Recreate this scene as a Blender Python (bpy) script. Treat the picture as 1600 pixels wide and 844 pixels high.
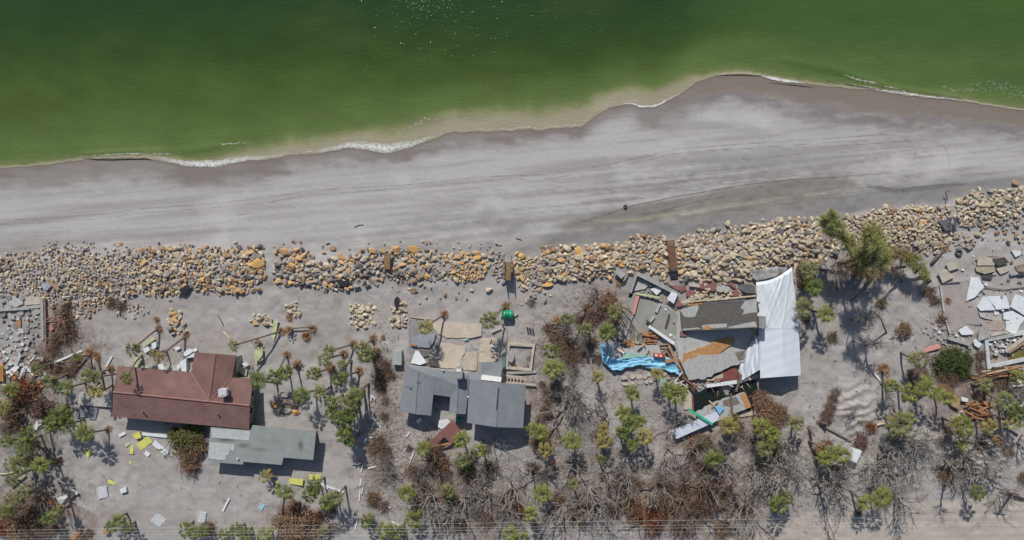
import bpy, bmesh, math, random
import numpy as np
from mathutils import Vector, Matrix, Quaternion
random.seed(11); RNG = np.random.default_rng(5)
for o in list(bpy.data.objects): bpy.data.objects.remove(o)
scene = bpy.context.scene
COL = scene.collection

# ------------------------------------------------------------------ camera
H = 106.7; FPX = 1067.0; CX, CY = 800.0, 422.0
_down = Vector((90.0, 52.0, -FPX)).normalized()
_z = -_down
_x = (Vector((1, 0, 0)) - _z * _z.x).normalized()
_y = _z.cross(_x)
R = Matrix((_x, _y, _z))                       # world from camera
def P(px, py, z=0.0):
    d = R @ Vector((px - CX, CY - py, -FPX))
    t = (z - H) / d.z
    return Vector((d.x * t, d.y * t, z))
cam = bpy.data.cameras.new('camera'); camo = bpy.data.objects.new('camera', cam); COL.objects.link(camo)
cam.sensor_width = 36.0; cam.lens = FPX / 1600 * 36.0; cam.clip_end = 5000; cam.clip_start = 1
mw = R.to_4x4(); mw.translation = Vector((0, 0, H)); camo.matrix_world = mw
scene.camera = camo

# ------------------------------------------------------------------ light
SDIR = Vector((0.20, -1.12, -1.0)).normalized()
sun = bpy.data.lights.new('sun', 'SUN'); sun.energy = 4.0; sun.angle = math.radians(0.5); sun.color = (1.0, 0.955, 0.895)
suno = bpy.data.objects.new('sun', sun); COL.objects.link(suno)
suno.rotation_euler = SDIR.to_track_quat('-Z', 'Y').to_euler(); suno.location = (0, 0, 150)
w = bpy.data.worlds.new('World'); scene.world = w; w.use_nodes = True
nt = w.node_tree; nt.nodes.clear()
sk = nt.nodes.new('ShaderNodeTexSky'); sk.sky_type = 'NISHITA'; sk.sun_disc = False
sk.sun_elevation = math.radians(41.3); sk.sun_rotation = math.radians(350); sk.air_density = 1.0; sk.dust_density = 1.0
bg = nt.nodes.new('ShaderNodeBackground'); bg.inputs[1].default_value = 0.085
wo = nt.nodes.new('ShaderNodeOutputWorld')
nt.links.new(sk.outputs[0], bg.inputs[0]); nt.links.new(bg.outputs[0], wo.inputs[0])
scene.view_settings.view_transform = 'Standard'; scene.view_settings.look = 'None'
scene.view_settings.exposure = 0.0; scene.view_settings.gamma = 1.0

# ------------------------------------------------------------------ helpers
KA = 0.95
def lin(c):
    c = c / 255.0
    return c / 12.92 if c <= 0.04045 else ((c + 0.055) / 1.055) ** 2.4
def A(r, g, b): return (lin(r) * KA, lin(g) * KA, lin(b) * KA)

MATS = {}
def mat(name, rgb, rough=0.85, var=0.25, scale=1.5, bump=0.3, rgb2=None, spots=(), spec=0.3, fine=14.0, metal=0.0, randv=0.0, bscale=8.0, trans=False):
    """procedural material: base colour broken up by two noises, optional second colour in blotches, stains at fixed world spots"""
    if name in MATS: return MATS[name]
    m = bpy.data.materials.new(name); m.use_nodes = True; MATS[name] = m
    n = m.node_tree.nodes; l = m.node_tree.links; n.clear()
    out = n.new('ShaderNodeOutputMaterial'); b = n.new('ShaderNodeBsdfPrincipled')
    l.new(b.outputs[0], out.inputs[0])
    b.inputs['Roughness'].default_value = rough; b.inputs['Specular IOR Level'].default_value = spec
    b.inputs['Metallic'].default_value = metal
    geo = n.new('ShaderNodeNewGeometry')
    tex = n.new('ShaderNodeTexNoise'); tex.inputs['Scale'].default_value = scale; tex.inputs['Detail'].default_value = 6; tex.inputs['Roughness'].default_value = 0.65
    l.new(geo.outputs['Position'], tex.inputs['Vector'])
    t2 = n.new('ShaderNodeTexNoise'); t2.inputs['Scale'].default_value = fine; t2.inputs['Detail'].default_value = 3
    l.new(geo.outputs['Position'], t2.inputs['Vector'])
    c1 = A(*rgb); c2 = A(*(rgb2 or tuple(int(v * (1 - var * 0.8)) for v in rgb)))
    ramp = n.new('ShaderNodeMapRange'); ramp.inputs['From Min'].default_value = 0.38; ramp.inputs['From Max'].default_value = 0.66
    l.new(tex.outputs[0], ramp.inputs['Value'])
    mix = n.new('ShaderNodeMix'); mix.data_type = 'RGBA'
    mix.inputs[6].default_value = (*c1, 1); mix.inputs[7].default_value = (*c2, 1)
    l.new(ramp.outputs[0], mix.inputs[0])
    cur = mix.outputs[2]
    for (px, py, rx, ry, col, st) in spots:
        c = P(px, py, 0); cz = P(px, py, 2.8)
        sub = n.new('ShaderNodeVectorMath'); sub.operation = 'SUBTRACT'; sub.inputs[1].default_value = (cz.x, cz.y, 0)
        l.new(geo.outputs['Position'], sub.inputs[0])
        mul = n.new('ShaderNodeVectorMath'); mul.operation = 'MULTIPLY'; mul.inputs[1].default_value = (10 / rx, 10 / ry, 0)
        l.new(sub.outputs[0], mul.inputs[0])
        ln = n.new('ShaderNodeVectorMath'); ln.operation = 'LENGTH'; l.new(mul.outputs[0], ln.inputs[0])
        ad = n.new('ShaderNodeMath'); ad.operation = 'MULTIPLY_ADD'; ad.inputs[1].default_value = 0.9; l.new(tex.outputs[0], ad.inputs[0]); l.new(ln.outputs['Value'], ad.inputs[2])
        mr = n.new('ShaderNodeMapRange'); mr.inputs['From Min'].default_value = 0.5; mr.inputs['From Max'].default_value = 1.5
        mr.inputs['To Min'].default_value = st; mr.inputs['To Max'].default_value = 0.0; mr.interpolation_type = 'SMOOTHSTEP'
        l.new(ad.outputs[0], mr.inputs['Value'])
        mx = n.new('ShaderNodeMix'); mx.data_type = 'RGBA'; mx.inputs[7].default_value = (*A(*col), 1)
        l.new(cur, mx.inputs[6]); l.new(mr.outputs[0], mx.inputs[0]); cur = mx.outputs[2]
    # fine value jitter
    hs = n.new('ShaderNodeHueSaturation'); l.new(cur, hs.inputs['Color'])
    mr2 = n.new('ShaderNodeMapRange'); mr2.inputs['From Min'].default_value = 0.3; mr2.inputs['From Max'].default_value = 0.7
    mr2.inputs['To Min'].default_value = 1 - var * 0.7; mr2.inputs['To Max'].default_value = 1 + var * 0.7
    l.new(t2.outputs[0], mr2.inputs['Value'])
    if randv > 0:
        oi = n.new('ShaderNodeObjectInfo'); mr3 = n.new('ShaderNodeMapRange')
        mr3.inputs['To Min'].default_value = 1 - randv; mr3.inputs['To Max'].default_value = 1 + randv
        l.new(oi.outputs['Random'], mr3.inputs['Value'])
        mm = n.new('ShaderNodeMath'); mm.operation = 'MULTIPLY'; l.new(mr2.outputs[0], mm.inputs[0]); l.new(mr3.outputs[0], mm.inputs[1])
        l.new(mm.outputs[0], hs.inputs['Value'])
    else: l.new(mr2.outputs[0], hs.inputs['Value'])
    l.new(hs.outputs[0], b.inputs['Base Color'])
    if bump > 0:
        t3 = n.new('ShaderNodeTexNoise'); t3.inputs['Scale'].default_value = bscale; t3.inputs['Detail'].default_value = 4
        l.new(geo.outputs['Position'], t3.inputs['Vector'])
        bp = n.new('ShaderNodeBump'); bp.inputs['Strength'].default_value = bump; bp.inputs['Distance'].default_value = 0.05
        l.new(t3.outputs[0], bp.inputs['Height']); l.new(bp.outputs[0], b.inputs['Normal'])
    return m

def mesh_obj(name, verts, faces, m=None, parent=None, smooth=False, loc=None):
    me = bpy.data.meshes.new(name)
    me.from_pydata([tuple(v) for v in verts], [], [tuple(f) for f in faces])
    me.validate(); me.update()
    if smooth: me.polygons.foreach_set('use_smooth', [True] * len(me.polygons))
    o = bpy.data.objects.new(name, me); COL.objects.link(o)
    if m is not None: me.materials.append(m)
    if loc is not None: o.location = loc
    if parent: o.parent = parent
    return o
def empty(name, loc=(0, 0, 0)):
    o = bpy.data.objects.new(name, None); o.empty_display_size = 0.5; COL.objects.link(o); o.location = loc
    return o
def child(name, verts, faces, m, parent, smooth=False):
    """verts in world coordinates, parent an unrotated empty"""
    L = parent.location
    pl = parent.location.copy()
    q = parent
    while q.parent: q = q.parent; pl = pl + q.location
    return mesh_obj(name, [Vector(v) - pl for v in verts], faces, m, parent, smooth)

AUTO = []      # (object, base label, px, py)
def tag(o, label, cat, group=None, kind=None, at=None, size=None):
    o['category'] = cat
    if group: o['group'] = group
    if kind: o['kind'] = kind
    if at is not None: AUTO.append((o, label, at[0], at[1]))
    else: o['label'] = label
    return o
def setting(o, label=None, kind='structure', cat=None):
    o['kind'] = kind
    if label: o['label'] = label
    if cat: o['category'] = cat
    return o

class MB:
    def __init__(s): s.v = []; s.f = []
    def add(s, v, f):
        k = len(s.v); s.v += [Vector(a) for a in v]; s.f += [tuple(i + k for i in q) for q in f]
    def tube(s, pts, rad, n=6, cap=True):
        pts = [Vector(p) for p in pts]; k = len(s.v)
        if not hasattr(rad, '__len__'): rad = [rad] * len(pts)
        ref = Vector((0, 0, 1))
        for i, p in enumerate(pts):
            d = (pts[min(i + 1, len(pts) - 1)] - pts[max(i - 1, 0)])
            if d.length < 1e-6: d = Vector((0, 0, 1))
            d.normalize()
            r = ref if abs(d.dot(ref)) < 0.95 else Vector((1, 0, 0))
            a = d.cross(r).normalized(); b = d.cross(a)
            for j in range(n):
                t = 2 * math.pi * j / n
                s.v.append(p + (a * math.cos(t) + b * math.sin(t)) * rad[i])
        for i in range(len(pts) - 1):
            for j in range(n):
                q = (j + 1) % n
                s.f.append((k + i * n + j, k + i * n + q, k + (i + 1) * n + q, k + (i + 1) * n + j))
        if cap:
            s.f.append(tuple(k + j for j in range(n))[::-1])
            s.f.append(tuple(k + (len(pts) - 1) * n + j for j in range(n)))
    def beam(s, a, b, w, h):
        a = Vector(a); b = Vector(b); d = (b - a).normalized()
        r = d.cross(Vector((0, 0, 1)))
        r = r.normalized() if r.length > 1e-4 else Vector((1, 0, 0))
        u = r.cross(d).normalized(); r = r * w / 2; u = u * h / 2
        v = [a - r - u, a + r - u, a + r + u, a - r + u, b - r - u, b + r - u, b + r + u, b - r + u]
        s.add(v, [(3, 2, 1, 0), (4, 5, 6, 7), (0, 1, 5, 4), (1, 2, 6, 5), (2, 3, 7, 6), (3, 0, 4, 7)])
    def box(s, c, sx, sy, sz, rz=0):
        c = Vector(c); q = Matrix.Rotation(rz, 3, 'Z')
        v = [c + q @ Vector((x * sx / 2, y * sy / 2, z * sz / 2)) for x, y, z in
             [(-1, -1, -1), (1, -1, -1), (1, 1, -1), (-1, 1, -1), (-1, -1, 1), (1, -1, 1), (1, 1, 1), (-1, 1, 1)]]
        s.add(v, [(3, 2, 1, 0), (4, 5, 6, 7), (0, 1, 5, 4), (1, 2, 6, 5), (2, 3, 7, 6), (3, 0, 4, 7)])
    def prism(s, top, drop):
        """top: list of Vectors (any winding), extruded down by drop (float) or to z=('z',v)"""
        n = len(top); top = [Vector(t) for t in top]
        ar = sum(top[i].x * top[(i + 1) % n].y - top[(i + 1) % n].x * top[i].y for i in range(n))
        if ar < 0: top = top[::-1]
        bot = [Vector((t.x, t.y, t.z - drop)) if not isinstance(drop, tuple) else Vector((t.x, t.y, drop[1])) for t in top]
        f = [tuple(range(n)), tuple(range(2 * n - 1, n - 1, -1))]
        for i in range(n):
            j = (i + 1) % n; f.append((i, n + i, n + j, j))
        s.add(top + bot, f)
    def build(s, name, m, parent=None, smooth=False):
        if parent is None: return mesh_obj(name, s.v, s.f, m, None, smooth)
        return child(name, s.v, s.f, m, parent, smooth)
    def origin_build(s, name, m, smooth=False):
        c = sum(s.v, Vector()) / len(s.v); c.z = min(v.z for v in s.v)
        return mesh_obj(name, [v - c for v in s.v], s.f, m, None, smooth, c)

# value noise (numpy)
_T = RNG.random((256, 256))
def vnoise(x, y):
    xi = np.floor(x).astype(int); yi = np.floor(y).astype(int); fx = x - xi; fy = y - yi
    fx = fx * fx * (3 - 2 * fx); fy = fy * fy * (3 - 2 * fy)
    a = _T[xi % 256, yi % 256]; b = _T[(xi + 1) % 256, yi % 256]; c = _T[xi % 256, (yi + 1) % 256]; d = _T[(xi + 1) % 256, (yi + 1) % 256]
    return (a * (1 - fx) + b * fx) * (1 - fy) + (c * (1 - fx) + d * fx) * fy
def fbm(x, y, o=4):
    r = 0; a = .5; t = 0
    for i in range(o):
        r = r + a * vnoise(x * 2 ** i + 17 * i, y * 2 ** i + 31 * i); t += a; a *= .55
    return r / t
def sstep(a, b, x):
    t = np.clip((x - a) / (b - a), 0, 1); return t * t * (3 - 2 * t)
def polydist(X, Y, poly):
    """signed distance, positive inside"""
    d = np.full(X.shape, 1e9); ins = np.zeros(X.shape, bool); n = len(poly)
    for i in range(n):
        x1, y1 = poly[i]; x2, y2 = poly[(i + 1) % n]
        dx, dy = x2 - x1, y2 - y1; L = dx * dx + dy * dy + 1e-9
        t = np.clip(((X - x1) * dx + (Y - y1) * dy) / L, 0, 1)
        d = np.minimum(d, np.hypot(X - x1 - t * dx, Y - y1 - t * dy))
        c = ((y1 > Y) != (y2 > Y)) & (X < (x2 - x1) * (Y - y1) / (y2 - y1 + 1e-12) + x1)
        ins ^= c
    return np.where(ins, d, -d)
def linedist(X, Y, pts):
    d = np.full(X.shape, 1e9)
    for i in range(len(pts) - 1):
        x1, y1 = pts[i]; x2, y2 = pts[i + 1]; dx, dy = x2 - x1, y2 - y1; L = dx * dx + dy * dy + 1e-9
        t = np.clip(((X - x1) * dx + (Y - y1) * dy) / L, 0, 1)
        d = np.minimum(d, np.hypot(X - x1 - t * dx, Y - y1 - t * dy))
    return d
def inside(x, y, poly):
    r = False; n = len(poly)
    for i in range(n):
        x1, y1 = poly[i]; x2, y2 = poly[(i + 1) % n]
        if (y1 > y) != (y2 > y) and x < (x2 - x1) * (y - y1) / (y2 - y1) + x1: r = not r
    return r

SH = [(-400, 275), (0, 263), (60, 259), (110, 252), (150, 248), (200, 247), (235, 248), (290, 259), (340, 260), (380, 252), (420, 249), (450, 243), (500, 240), (540, 232), (570, 231), (600, 236), (640, 231), (680, 217), (700, 208), (740, 206), (790, 206), (820, 202), (840, 204), (880, 200), (905, 200), (925, 186), (950, 170), (980, 162), (1000, 168), (1020, 168), (1040, 160), (1060, 150), (1075, 140), (1090, 128), (1120, 119), (1150, 116), (1180, 117), (1200, 122), (1240, 128), (1270, 133), (1310, 137), (1360, 140), (1400, 147), (1440, 152), (1480, 155), (1520, 160), (1560, 168), (1600, 172), (2000, 210)]
shx = np.array([a for a, b in SH], float); shy = np.array([b for a, b in SH], float)
_xs = np.arange(-400, 2001, 1.0); _ys = np.interp(_xs, shx, shy)
_k = np.exp(-np.linspace(-2, 2, 15) ** 2); _k /= _k.sum()
_ys = np.convolve(np.pad(_ys, 7, mode='edge'), _k, mode='valid')
_ys = _ys + (fbm(_xs / 9, _xs * 0 + 3.3, 3) - .5) * 5
def shore(x): return np.interp(x, _xs, _ys)
ZW = -0.6
def tz(px, py):
    """terrain height for pixel coordinates (numpy arrays or floats)"""
    px = np.asarray(px, float); py = np.asarray(py, float)
    ds = py - shore(px)
    z = np.where(ds > 0, ZW + 0.6 * sstep(0, 140, ds), ZW + np.maximum(ds * 0.012, -3))
    inner = sstep(60, 200, ds)
    z = z + inner * ((fbm(px / 60, py / 60, 3) - .5) * 0.5 + (fbm(px / 14 + 50, py / 14, 3) - .5) * 0.30) 
    for (cx, cy, rx, ry, hh) in MOUNDS:
        z = z + hh * np.exp(-((px - cx) / rx) ** 2 - ((py - cy) / ry) ** 2)
    for (cx, cy, rx, ry, hh, wl, ang) in RIPPLES:
        g = np.exp(-((px - cx) / rx) ** 2 - ((py - cy) / ry) ** 2)
        u = px * math.sin(ang) + py * math.cos(ang) + (fbm(px / 18, py / 18, 3) - .5) * 26
        z = z + hh * g * (0.5 - 0.5 * np.cos(u * 2 * math.pi / wl)) ** 1.5
    return z
MOUNDS = [(300, 425, 90, 26, .5), (120, 430, 80, 30, .4), (510, 425, 70, 24, .5), (640, 420, 30, 20, .4), (725, 415, 30, 18, .35), (910, 410, 80, 24, .6), (1130, 405, 90, 35, .7), (1240, 380, 60, 30, .6), (1420, 355, 60, 25, .5), (1540, 325, 50, 22, .4),
          (1320, 640, 28, 30, .5), (1520, 715, 45, 18, .5), (1440, 700, 25, 18, .5), (1400, 740, 40, 20, .3), (890, 670, 60, 40, .3), (100, 820, 80, 25, .3)]
RIPPLES = [(1335, 640, 26, 46, .55, 15, .3), (1525, 715, 42, 17, .6, 11, .2), (1450, 690, 22, 18, .3, 15, -.5), (1410, 750, 40, 20, .15, 12, .6), (1330, 600, 20, 20, .25, 14, .3)]
def TZ(px, py): return float(tz(px, py))
def PG(px, py, dz=0.0):
    return P(px, py, TZ(px, py) + dz)
# ------------------------------------------------------------------ ground sheet
def np_P(X, Y, Z):
    r = np.array(R)
    dx = X - CX; dy = CY - Y; dz = -FPX
    wx = r[0, 0] * dx + r[0, 1] * dy + r[0, 2] * dz; wy = r[1, 0] * dx + r[1, 1] * dy + r[1, 2] * dz; wz = r[2, 0] * dx + r[2, 1] * dy + r[2, 2] * dz
    t = (Z - H) / wz
    return wx * t, wy * t
def grid_mesh(name, X, Y, Z, colors, m, attrs=None):
    nr, nc = X.shape
    wx, wy = np_P(X, Y, Z)
    co = np.stack([wx, wy, Z], -1).reshape(-1, 3).astype(np.float32)
    idx = np.arange(nr * nc).reshape(nr, nc)
    q = np.stack([idx[:-1, :-1], idx[1:, :-1], idx[1:, 1:], idx[:-1, 1:]], -1).reshape(-1, 4)
    me = bpy.data.meshes.new(name)
    me.vertices.add(len(co)); me.vertices.foreach_set('co', co.ravel())
    me.loops.add(q.size); me.loops.foreach_set('vertex_index', q.ravel().astype(np.int32))
    me.polygons.add(len(q)); me.polygons.foreach_set('loop_start', (np.arange(len(q)) * 4).astype(np.int32)); me.polygons.foreach_set('loop_total', np.full(len(q), 4, np.int32))
    me.polygons.foreach_set('use_smooth', np.ones(len(q), bool))
    me.update(); me.validate()
    ca = me.color_attributes.new('Col', 'FLOAT_COLOR', 'POINT')
    c4 = np.concatenate([colors.reshape(-1, 3), np.ones((len(co), 1))], 1).astype(np.float32)
    ca.data.foreach_set('color', c4.ravel())
    for k, v in (attrs or {}).items():
        a = me.attributes.new(k, 'FLOAT', 'POINT'); a.data.foreach_set('value', v.ravel().astype(np.float32))
    me.materials.append(m)
    o = bpy.data.objects.new(name, me); COL.objects.link(o)
    return o
def ax(segs):
    r = []
    for a, b, st in segs: r += list(np.arange(a, b, st))
    return np.array(r + [segs[-1][1]], float)
gx = ax([(-5000, -1000, 1000), (-1000, -400, 200), (-400, -160, 40), (-160, 1760, 2.5), (1760, 2000, 40), (2000, 2600, 200), (2600, 6600, 1000)])
gy = ax([(60, 100, 20), (100, 960, 2.5), (960, 1200, 40), (1200, 1600, 100), (1600, 4600, 1000)])
X, Y = np.meshgrid(gx, gy)
Z = tz(X, Y)
def blend(C, m, rgb):
    return C * (1 - m[..., None]) + np.array(A(*rgb)) * m[..., None]
ds = Y - shore(X)
N1 = fbm(X / 70, Y / 45, 4); N2 = fbm(X / 16, Y / 12 + 9, 4); N3 = fbm(X / 5, Y / 4 + 3, 2)
NS = fbm((X + 1.2 * Y) / 120, (Y + X * .09) / 5.0, 4)       # streaks along the beach
NS2 = fbm((X) / 300, (Y + X * .09) / 14.0, 4)
C = np.ones(X.shape + (3,)) * np.array(A(163, 159, 155))
# beach sand
beach = 1 - sstep(150, 190, ds) * sstep(370, 400, Y)
C = blend(C, beach, (170, 167, 164))
C = blend(C, beach * sstep(.5, .75, NS2) * .95, (148, 145, 141))
C = blend(C, beach * np.clip(sstep(.46, .7, NS) * (.45 + .9 * np.exp(-((X - 1150) / 330) ** 2 - ((Y - 305 + (X - 1150) * .12) / 60) ** 2)), 0, 1), (143, 138, 135))
C = blend(C, beach * sstep(.55, .8, N1) * .5, (188, 185, 181))
# back shore sand
back = 1 - beach
C = blend(C, back * sstep(.45, .7, N1) * .6, (156, 149, 144))
C = blend(C, back * sstep(.55, .75, N2) * .5, (140, 131, 124))
C = blend(C, back * sstep(.6, .8, 1 - N2) * .35, (178, 173, 167))
# wet sand band
ww = np.interp(X, [-200, 0, 150, 300, 400, 500, 600, 700, 800, 900, 980, 1060, 1130, 1200, 1300, 1400, 1500, 1600, 1800], [38, 38, 44, 38, 36, 30, 30, 26, 24, 22, 24, 44, 46, 54, 66, 62, 55, 50, 50])
wn = ds + (fbm(X / 30, Y / 10, 4) - .5) * 30
wet = (1 - sstep(.4, 1.15, wn / ww))
C = blend(C, wet * .9, (132, 125, 120))
right = sstep(1040, 1100, X)
C = blend(C, wet * right * (1 - sstep(.35, .7, wn / ww)), (126, 116, 107))
C = blend(C, right * wet * sstep(.5, .72, wn / ww) * 1.0 * sstep(.25, .5, fbm(X / 40, Y / 9, 4)), (100, 95, 97))
C = blend(C, (1 - right) * wet * sstep(.4, .65, fbm(X / 60, Y / 16 + 5, 3)) * .5, (112, 103, 98))
C = blend(C, (1 - sstep(0, 6, ds)) * .7, (120, 108, 98))
# transitional damp tone
C = blend(C, (1 - sstep(.9, 1.6, wn / ww)) * (1 - wet) * .35, (142, 138, 138))
def soft(poly, col, s, k, nz=8, ns=18):
    global C
    d = polydist(X, Y, poly) + (fbm(X / ns, Y / (ns * .5) + 7, 4) - .5) * nz
    C = blend(C, sstep(-s, s, d) * k, col)
soft([(790, 395), (880, 362), (1000, 352), (1060, 342), (1160, 330), (1300, 305), (1420, 288), (1600, 273), (1700, 270), (1700, 290), (1600, 292), (1450, 322), (1300, 335), (1200, 350), (1050, 374), (880, 390)], (126, 123, 122), 9, .85)
soft([(862, 355), (930, 336), (1000, 322), (1060, 308), (1160, 291), (1240, 280), (1320, 277), (1345, 292), (1290, 312), (1200, 330), (1100, 340), (1000, 350), (900, 360)], (126, 122, 114), 6, .9)
soft([(1060, 334), (1120, 322), (1180, 314), (1232, 308), (1180, 318), (1110, 330), (1066, 338)], (170, 166, 150), 2.0, .8, 3)
soft([(1255, 304), (1300, 298), (1345, 291), (1300, 302), (1256, 308)], (163, 158, 146), 1.5, .7, 3)
soft([(930, 346), (1000, 341), (1060, 330), (1130, 320), (1050, 336), (1000, 346)], (155, 152, 132), 1.8, .7, 3)
soft([(1350, 288), (1410, 296), (1470, 288), (1540, 288), (1470, 294), (1400, 302), (1355, 294)], (112, 108, 109), 2.5, .8, 3)
soft([(640, 384), (700, 380), (780, 388), (800, 398), (700, 398), (560, 392)], (140, 138, 139), 5, .7)
soft([(760, 322), (810, 345), (830, 362), (790, 368), (740, 345)], (143, 139, 135), 8, .6)
soft([(1060, 180), (1120, 190), (1200, 205), (1180, 212), (1080, 200)], (140, 138, 140), 8, .5)
soft([(1080, 250), (1200, 225), (1330, 235), (1340, 265), (1150, 275)], (148, 145, 145), 12, .5)
soft([(0, 385), (60, 380), (60, 395), (0, 400)], (150, 143, 138), 8, .6)
# road and driveways of packed sand, lower edge
soft([(1130, 836), (1250, 806), (1400, 786), (1500, 779), (1620, 776), (1800, 774), (2400, 774), (2400, 1000), (1000, 1000), (1000, 850)], (176, 166, 156), 5, .97, 6)
soft([(205, 815), (250, 800), (330, 805), (335, 845), (300, 1000), (200, 1000)], (155, 150, 145), 6, .8)
soft([(640, 760), (680, 820), (680, 900), (640, 900)], (150, 146, 143), 8, .5)
for yy, s in ((800, .35), (812, .3), (826, .35), (838, .25)):
    d = np.abs(Y - (yy - (X - 1500) * .02)); m = (1 - sstep(1, 4, d)) * sstep(1380, 1480, X) * s; C = blend(C, m, (138, 128, 122))
# brown litter and disturbed soil
for (cx, cy, rx, ry, col, k) in [(100, 560, 60, 45, (118, 98, 88), .7), (40, 620, 55, 45, (120, 98, 82), .75), (40, 700, 50, 50, (112, 102, 96), .6), (30, 800, 60, 45, (112, 88, 74), .75), (90, 520, 18, 40, (122, 98, 90), .6), (180, 475, 30, 12, (128, 118, 114), .5),
    (90, 815, 60, 25, (115, 98, 88), .6), (600, 600, 25, 50, (138, 125, 115), .6), (590, 720, 40, 60, (140, 128, 120), .5), (700, 760, 60, 50, (118, 108, 103), .6), (850, 640, 22, 60, (138, 118, 106), .7), (900, 720, 70, 70, (122, 114, 109), .55), (1010, 780, 100, 50, (112, 98, 90), .7), (1020, 805, 40, 22, (130, 80, 58), .6),
    (1120, 770, 60, 55, (120, 108, 100), .6), (1180, 660, 50, 40, (128, 112, 103), .6), (1090, 690, 45, 20, (130, 112, 100), .6), (1020, 600, 60, 60, (140, 130, 124), .5), (970, 480, 40, 40, (135, 120, 112), .5), (900, 540, 40, 50, (128, 118, 112), .5), (1500, 570, 60, 30, (140, 126, 120), .4), (1520, 640, 50, 30, (130, 112, 100), .6), (1560, 600, 60, 25, (132, 108, 90), .6), (1390, 780, 40, 30, (138, 130, 124), .4),
    (350, 530, 70, 30, (152, 145, 142), .4), (640, 660, 40, 25, (138, 126, 120), .4), (820, 585, 20, 18, (140, 128, 122), .5), (1470, 620, 40, 40, (130, 118, 112), .5), (1300, 480, 50, 60, (150, 140, 132), .4), (1130, 820, 90, 30, (125, 112, 104), .5), (820, 800, 100, 50, (118, 104, 95), .55), (470, 810, 60, 25, (125, 100, 86), .5), (720, 830, 90, 14, (115, 105, 98), .4)]:
    g = np.exp(-((X - cx) / rx) ** 2 - ((Y - cy) / ry) ** 2) * (.45 + 1.1 * sstep(.38, .62, N2)) * sstep(.3, .6, N3 * .5 + .25 + N2 * .3)
    C = blend(C, np.clip(g, 0, 1) * k, col)
# wheel track marks where sand is pressed darker
def ground_material():
    m = bpy.data.materials.new('sand'); m.use_nodes = True
    n = m.node_tree.nodes; l = m.node_tree.links; b = n['Principled BSDF']
    b.inputs['Roughness'].default_value = .92; b.inputs['Specular IOR Level'].default_value = .15
    at = n.new('ShaderNodeAttribute'); at.attribute_name = 'Col'
    geo = n.new('ShaderNodeNewGeometry')
    t1 = n.new('ShaderNodeTexNoise'); t1.inputs['Scale'].default_value = 3.2; t1.inputs['Detail'].default_value = 8; t1.inputs['Roughness'].default_value = .72
    l.new(geo.outputs['Position'], t1.inputs['Vector'])
    mp = n.new('ShaderNodeMapping'); mp.inputs['Rotation'].default_value = (0, 0, -.09); mp.inputs['Scale'].default_value = (.12, 2.2, 1)
    l.new(geo.outputs['Position'], mp.inputs[0])
    t2 = n.new('ShaderNodeTexNoise'); t2.inputs['Scale'].default_value = 1.0; t2.inputs['Detail'].default_value = 5
    l.new(mp.outputs[0], t2.inputs['Vector'])
    a = n.new('ShaderNodeMath'); a.operation = 'ADD'; l.new(t1.outputs[0], a.inputs[0])
    sm = n.new('ShaderNodeMath'); sm.operation = 'MULTIPLY'; sm.inputs[1].default_value = .35; l.new(t2.outputs[0], sm.inputs[0]); l.new(sm.outputs[0], a.inputs[1])
    mr = n.new('ShaderNodeMapRange'); mr.inputs['From Min'].default_value = .45; mr.inputs['From Max'].default_value = .95; mr.inputs['To Min'].default_value = .90; mr.inputs['To Max'].default_value = 1.15
    l.new(a.outputs[0], mr.inputs['Value'])
    hs = n.new('ShaderNodeHueSaturation'); l.new(at.outputs['Color'], hs.inputs['Color']); l.new(mr.outputs[0], hs.inputs['Value'])
    # dark grains and shell bits
    vo = n.new('ShaderNodeTexVoronoi'); vo.inputs['Scale'].default_value = 1.3; l.new(geo.outputs['Position'], vo.inputs['Vector'])
    vr = n.new('ShaderNodeMapRange'); vr.inputs['From Min'].default_value = .05; vr.inputs['From Max'].default_value = .16; vr.inputs['To Min'].default_value = .72; vr.inputs['To Max'].default_value = 1
    l.new(vo.outputs['Distance'], vr.inputs['Value'])
    mm = n.new('ShaderNodeMix'); mm.data_type = 'RGBA'; mm.blend_type = 'MULTIPLY'; mm.inputs[0].default_value = .35
    l.new(hs.outputs[0], mm.inputs[6]); l.new(vr.outputs[0], mm.inputs[7]); l.new(mm.outputs[2], b.inputs['Base Color'])
    bp = n.new('ShaderNodeBump'); bp.inputs['Strength'].default_value = .35; bp.inputs['Distance'].default_value = .07
    l.new(a.outputs[0], bp.inputs['Height']); l.new(bp.outputs[0], b.inputs['Normal'])
    return m
ground = grid_mesh('ground', X, Y, Z, C, ground_material())
setting(ground, 'grey beach sand and sandy yards between the rock band and the road')

# ------------------------------------------------------------------ sea
wd = np.array([0, 1, 2, 3, 4, 6, 8, 11, 14, 17, 20, 24, 28, 32, 36, 40, 45, 50, 56, 62, 70, 80, 90, 100, 112, 125, 140, 155, 170, 190, 210, 235, 260, 300, 350, 420, 520, 700, 1000, 1600, 2600, 4000], float)
wx_ = ax([(-5000, -1000, 1000), (-1000, -400, 200), (-400, -160, 40), (-160, 1760, 4), (1760, 2000, 40), (2000, 2600, 200), (2600, 6600, 1000)])
XW, D = np.meshgrid(wx_, wd[::-1]); YW = shore(XW) - D
tw = np.interp(XW, [-200, 0, 200, 300, 400, 470, 540, 640, 740, 850, 905, 950, 1000, 1060, 1100, 1200, 1300, 1450, 1600, 1800], [4, 4, 6, 14, 20, 26, 32, 42, 34, 42, 46, 26, 36, 30, 9, 6, 6, 4, 5, 5])
CW = np.ones(XW.shape + (3,)) * np.array(A(156, 149, 126))
nz = (fbm(XW / 60, YW / 30, 4) - .5)
nzf = (fbm(XW / 12, YW / 8, 3) - .5)
dd = D + nz * 20 * sstep(4, 30, D) + nzf * 4
CW = blend(CW, sstep(.25, .9, dd / tw) * .75, (136, 137, 96))
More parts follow.
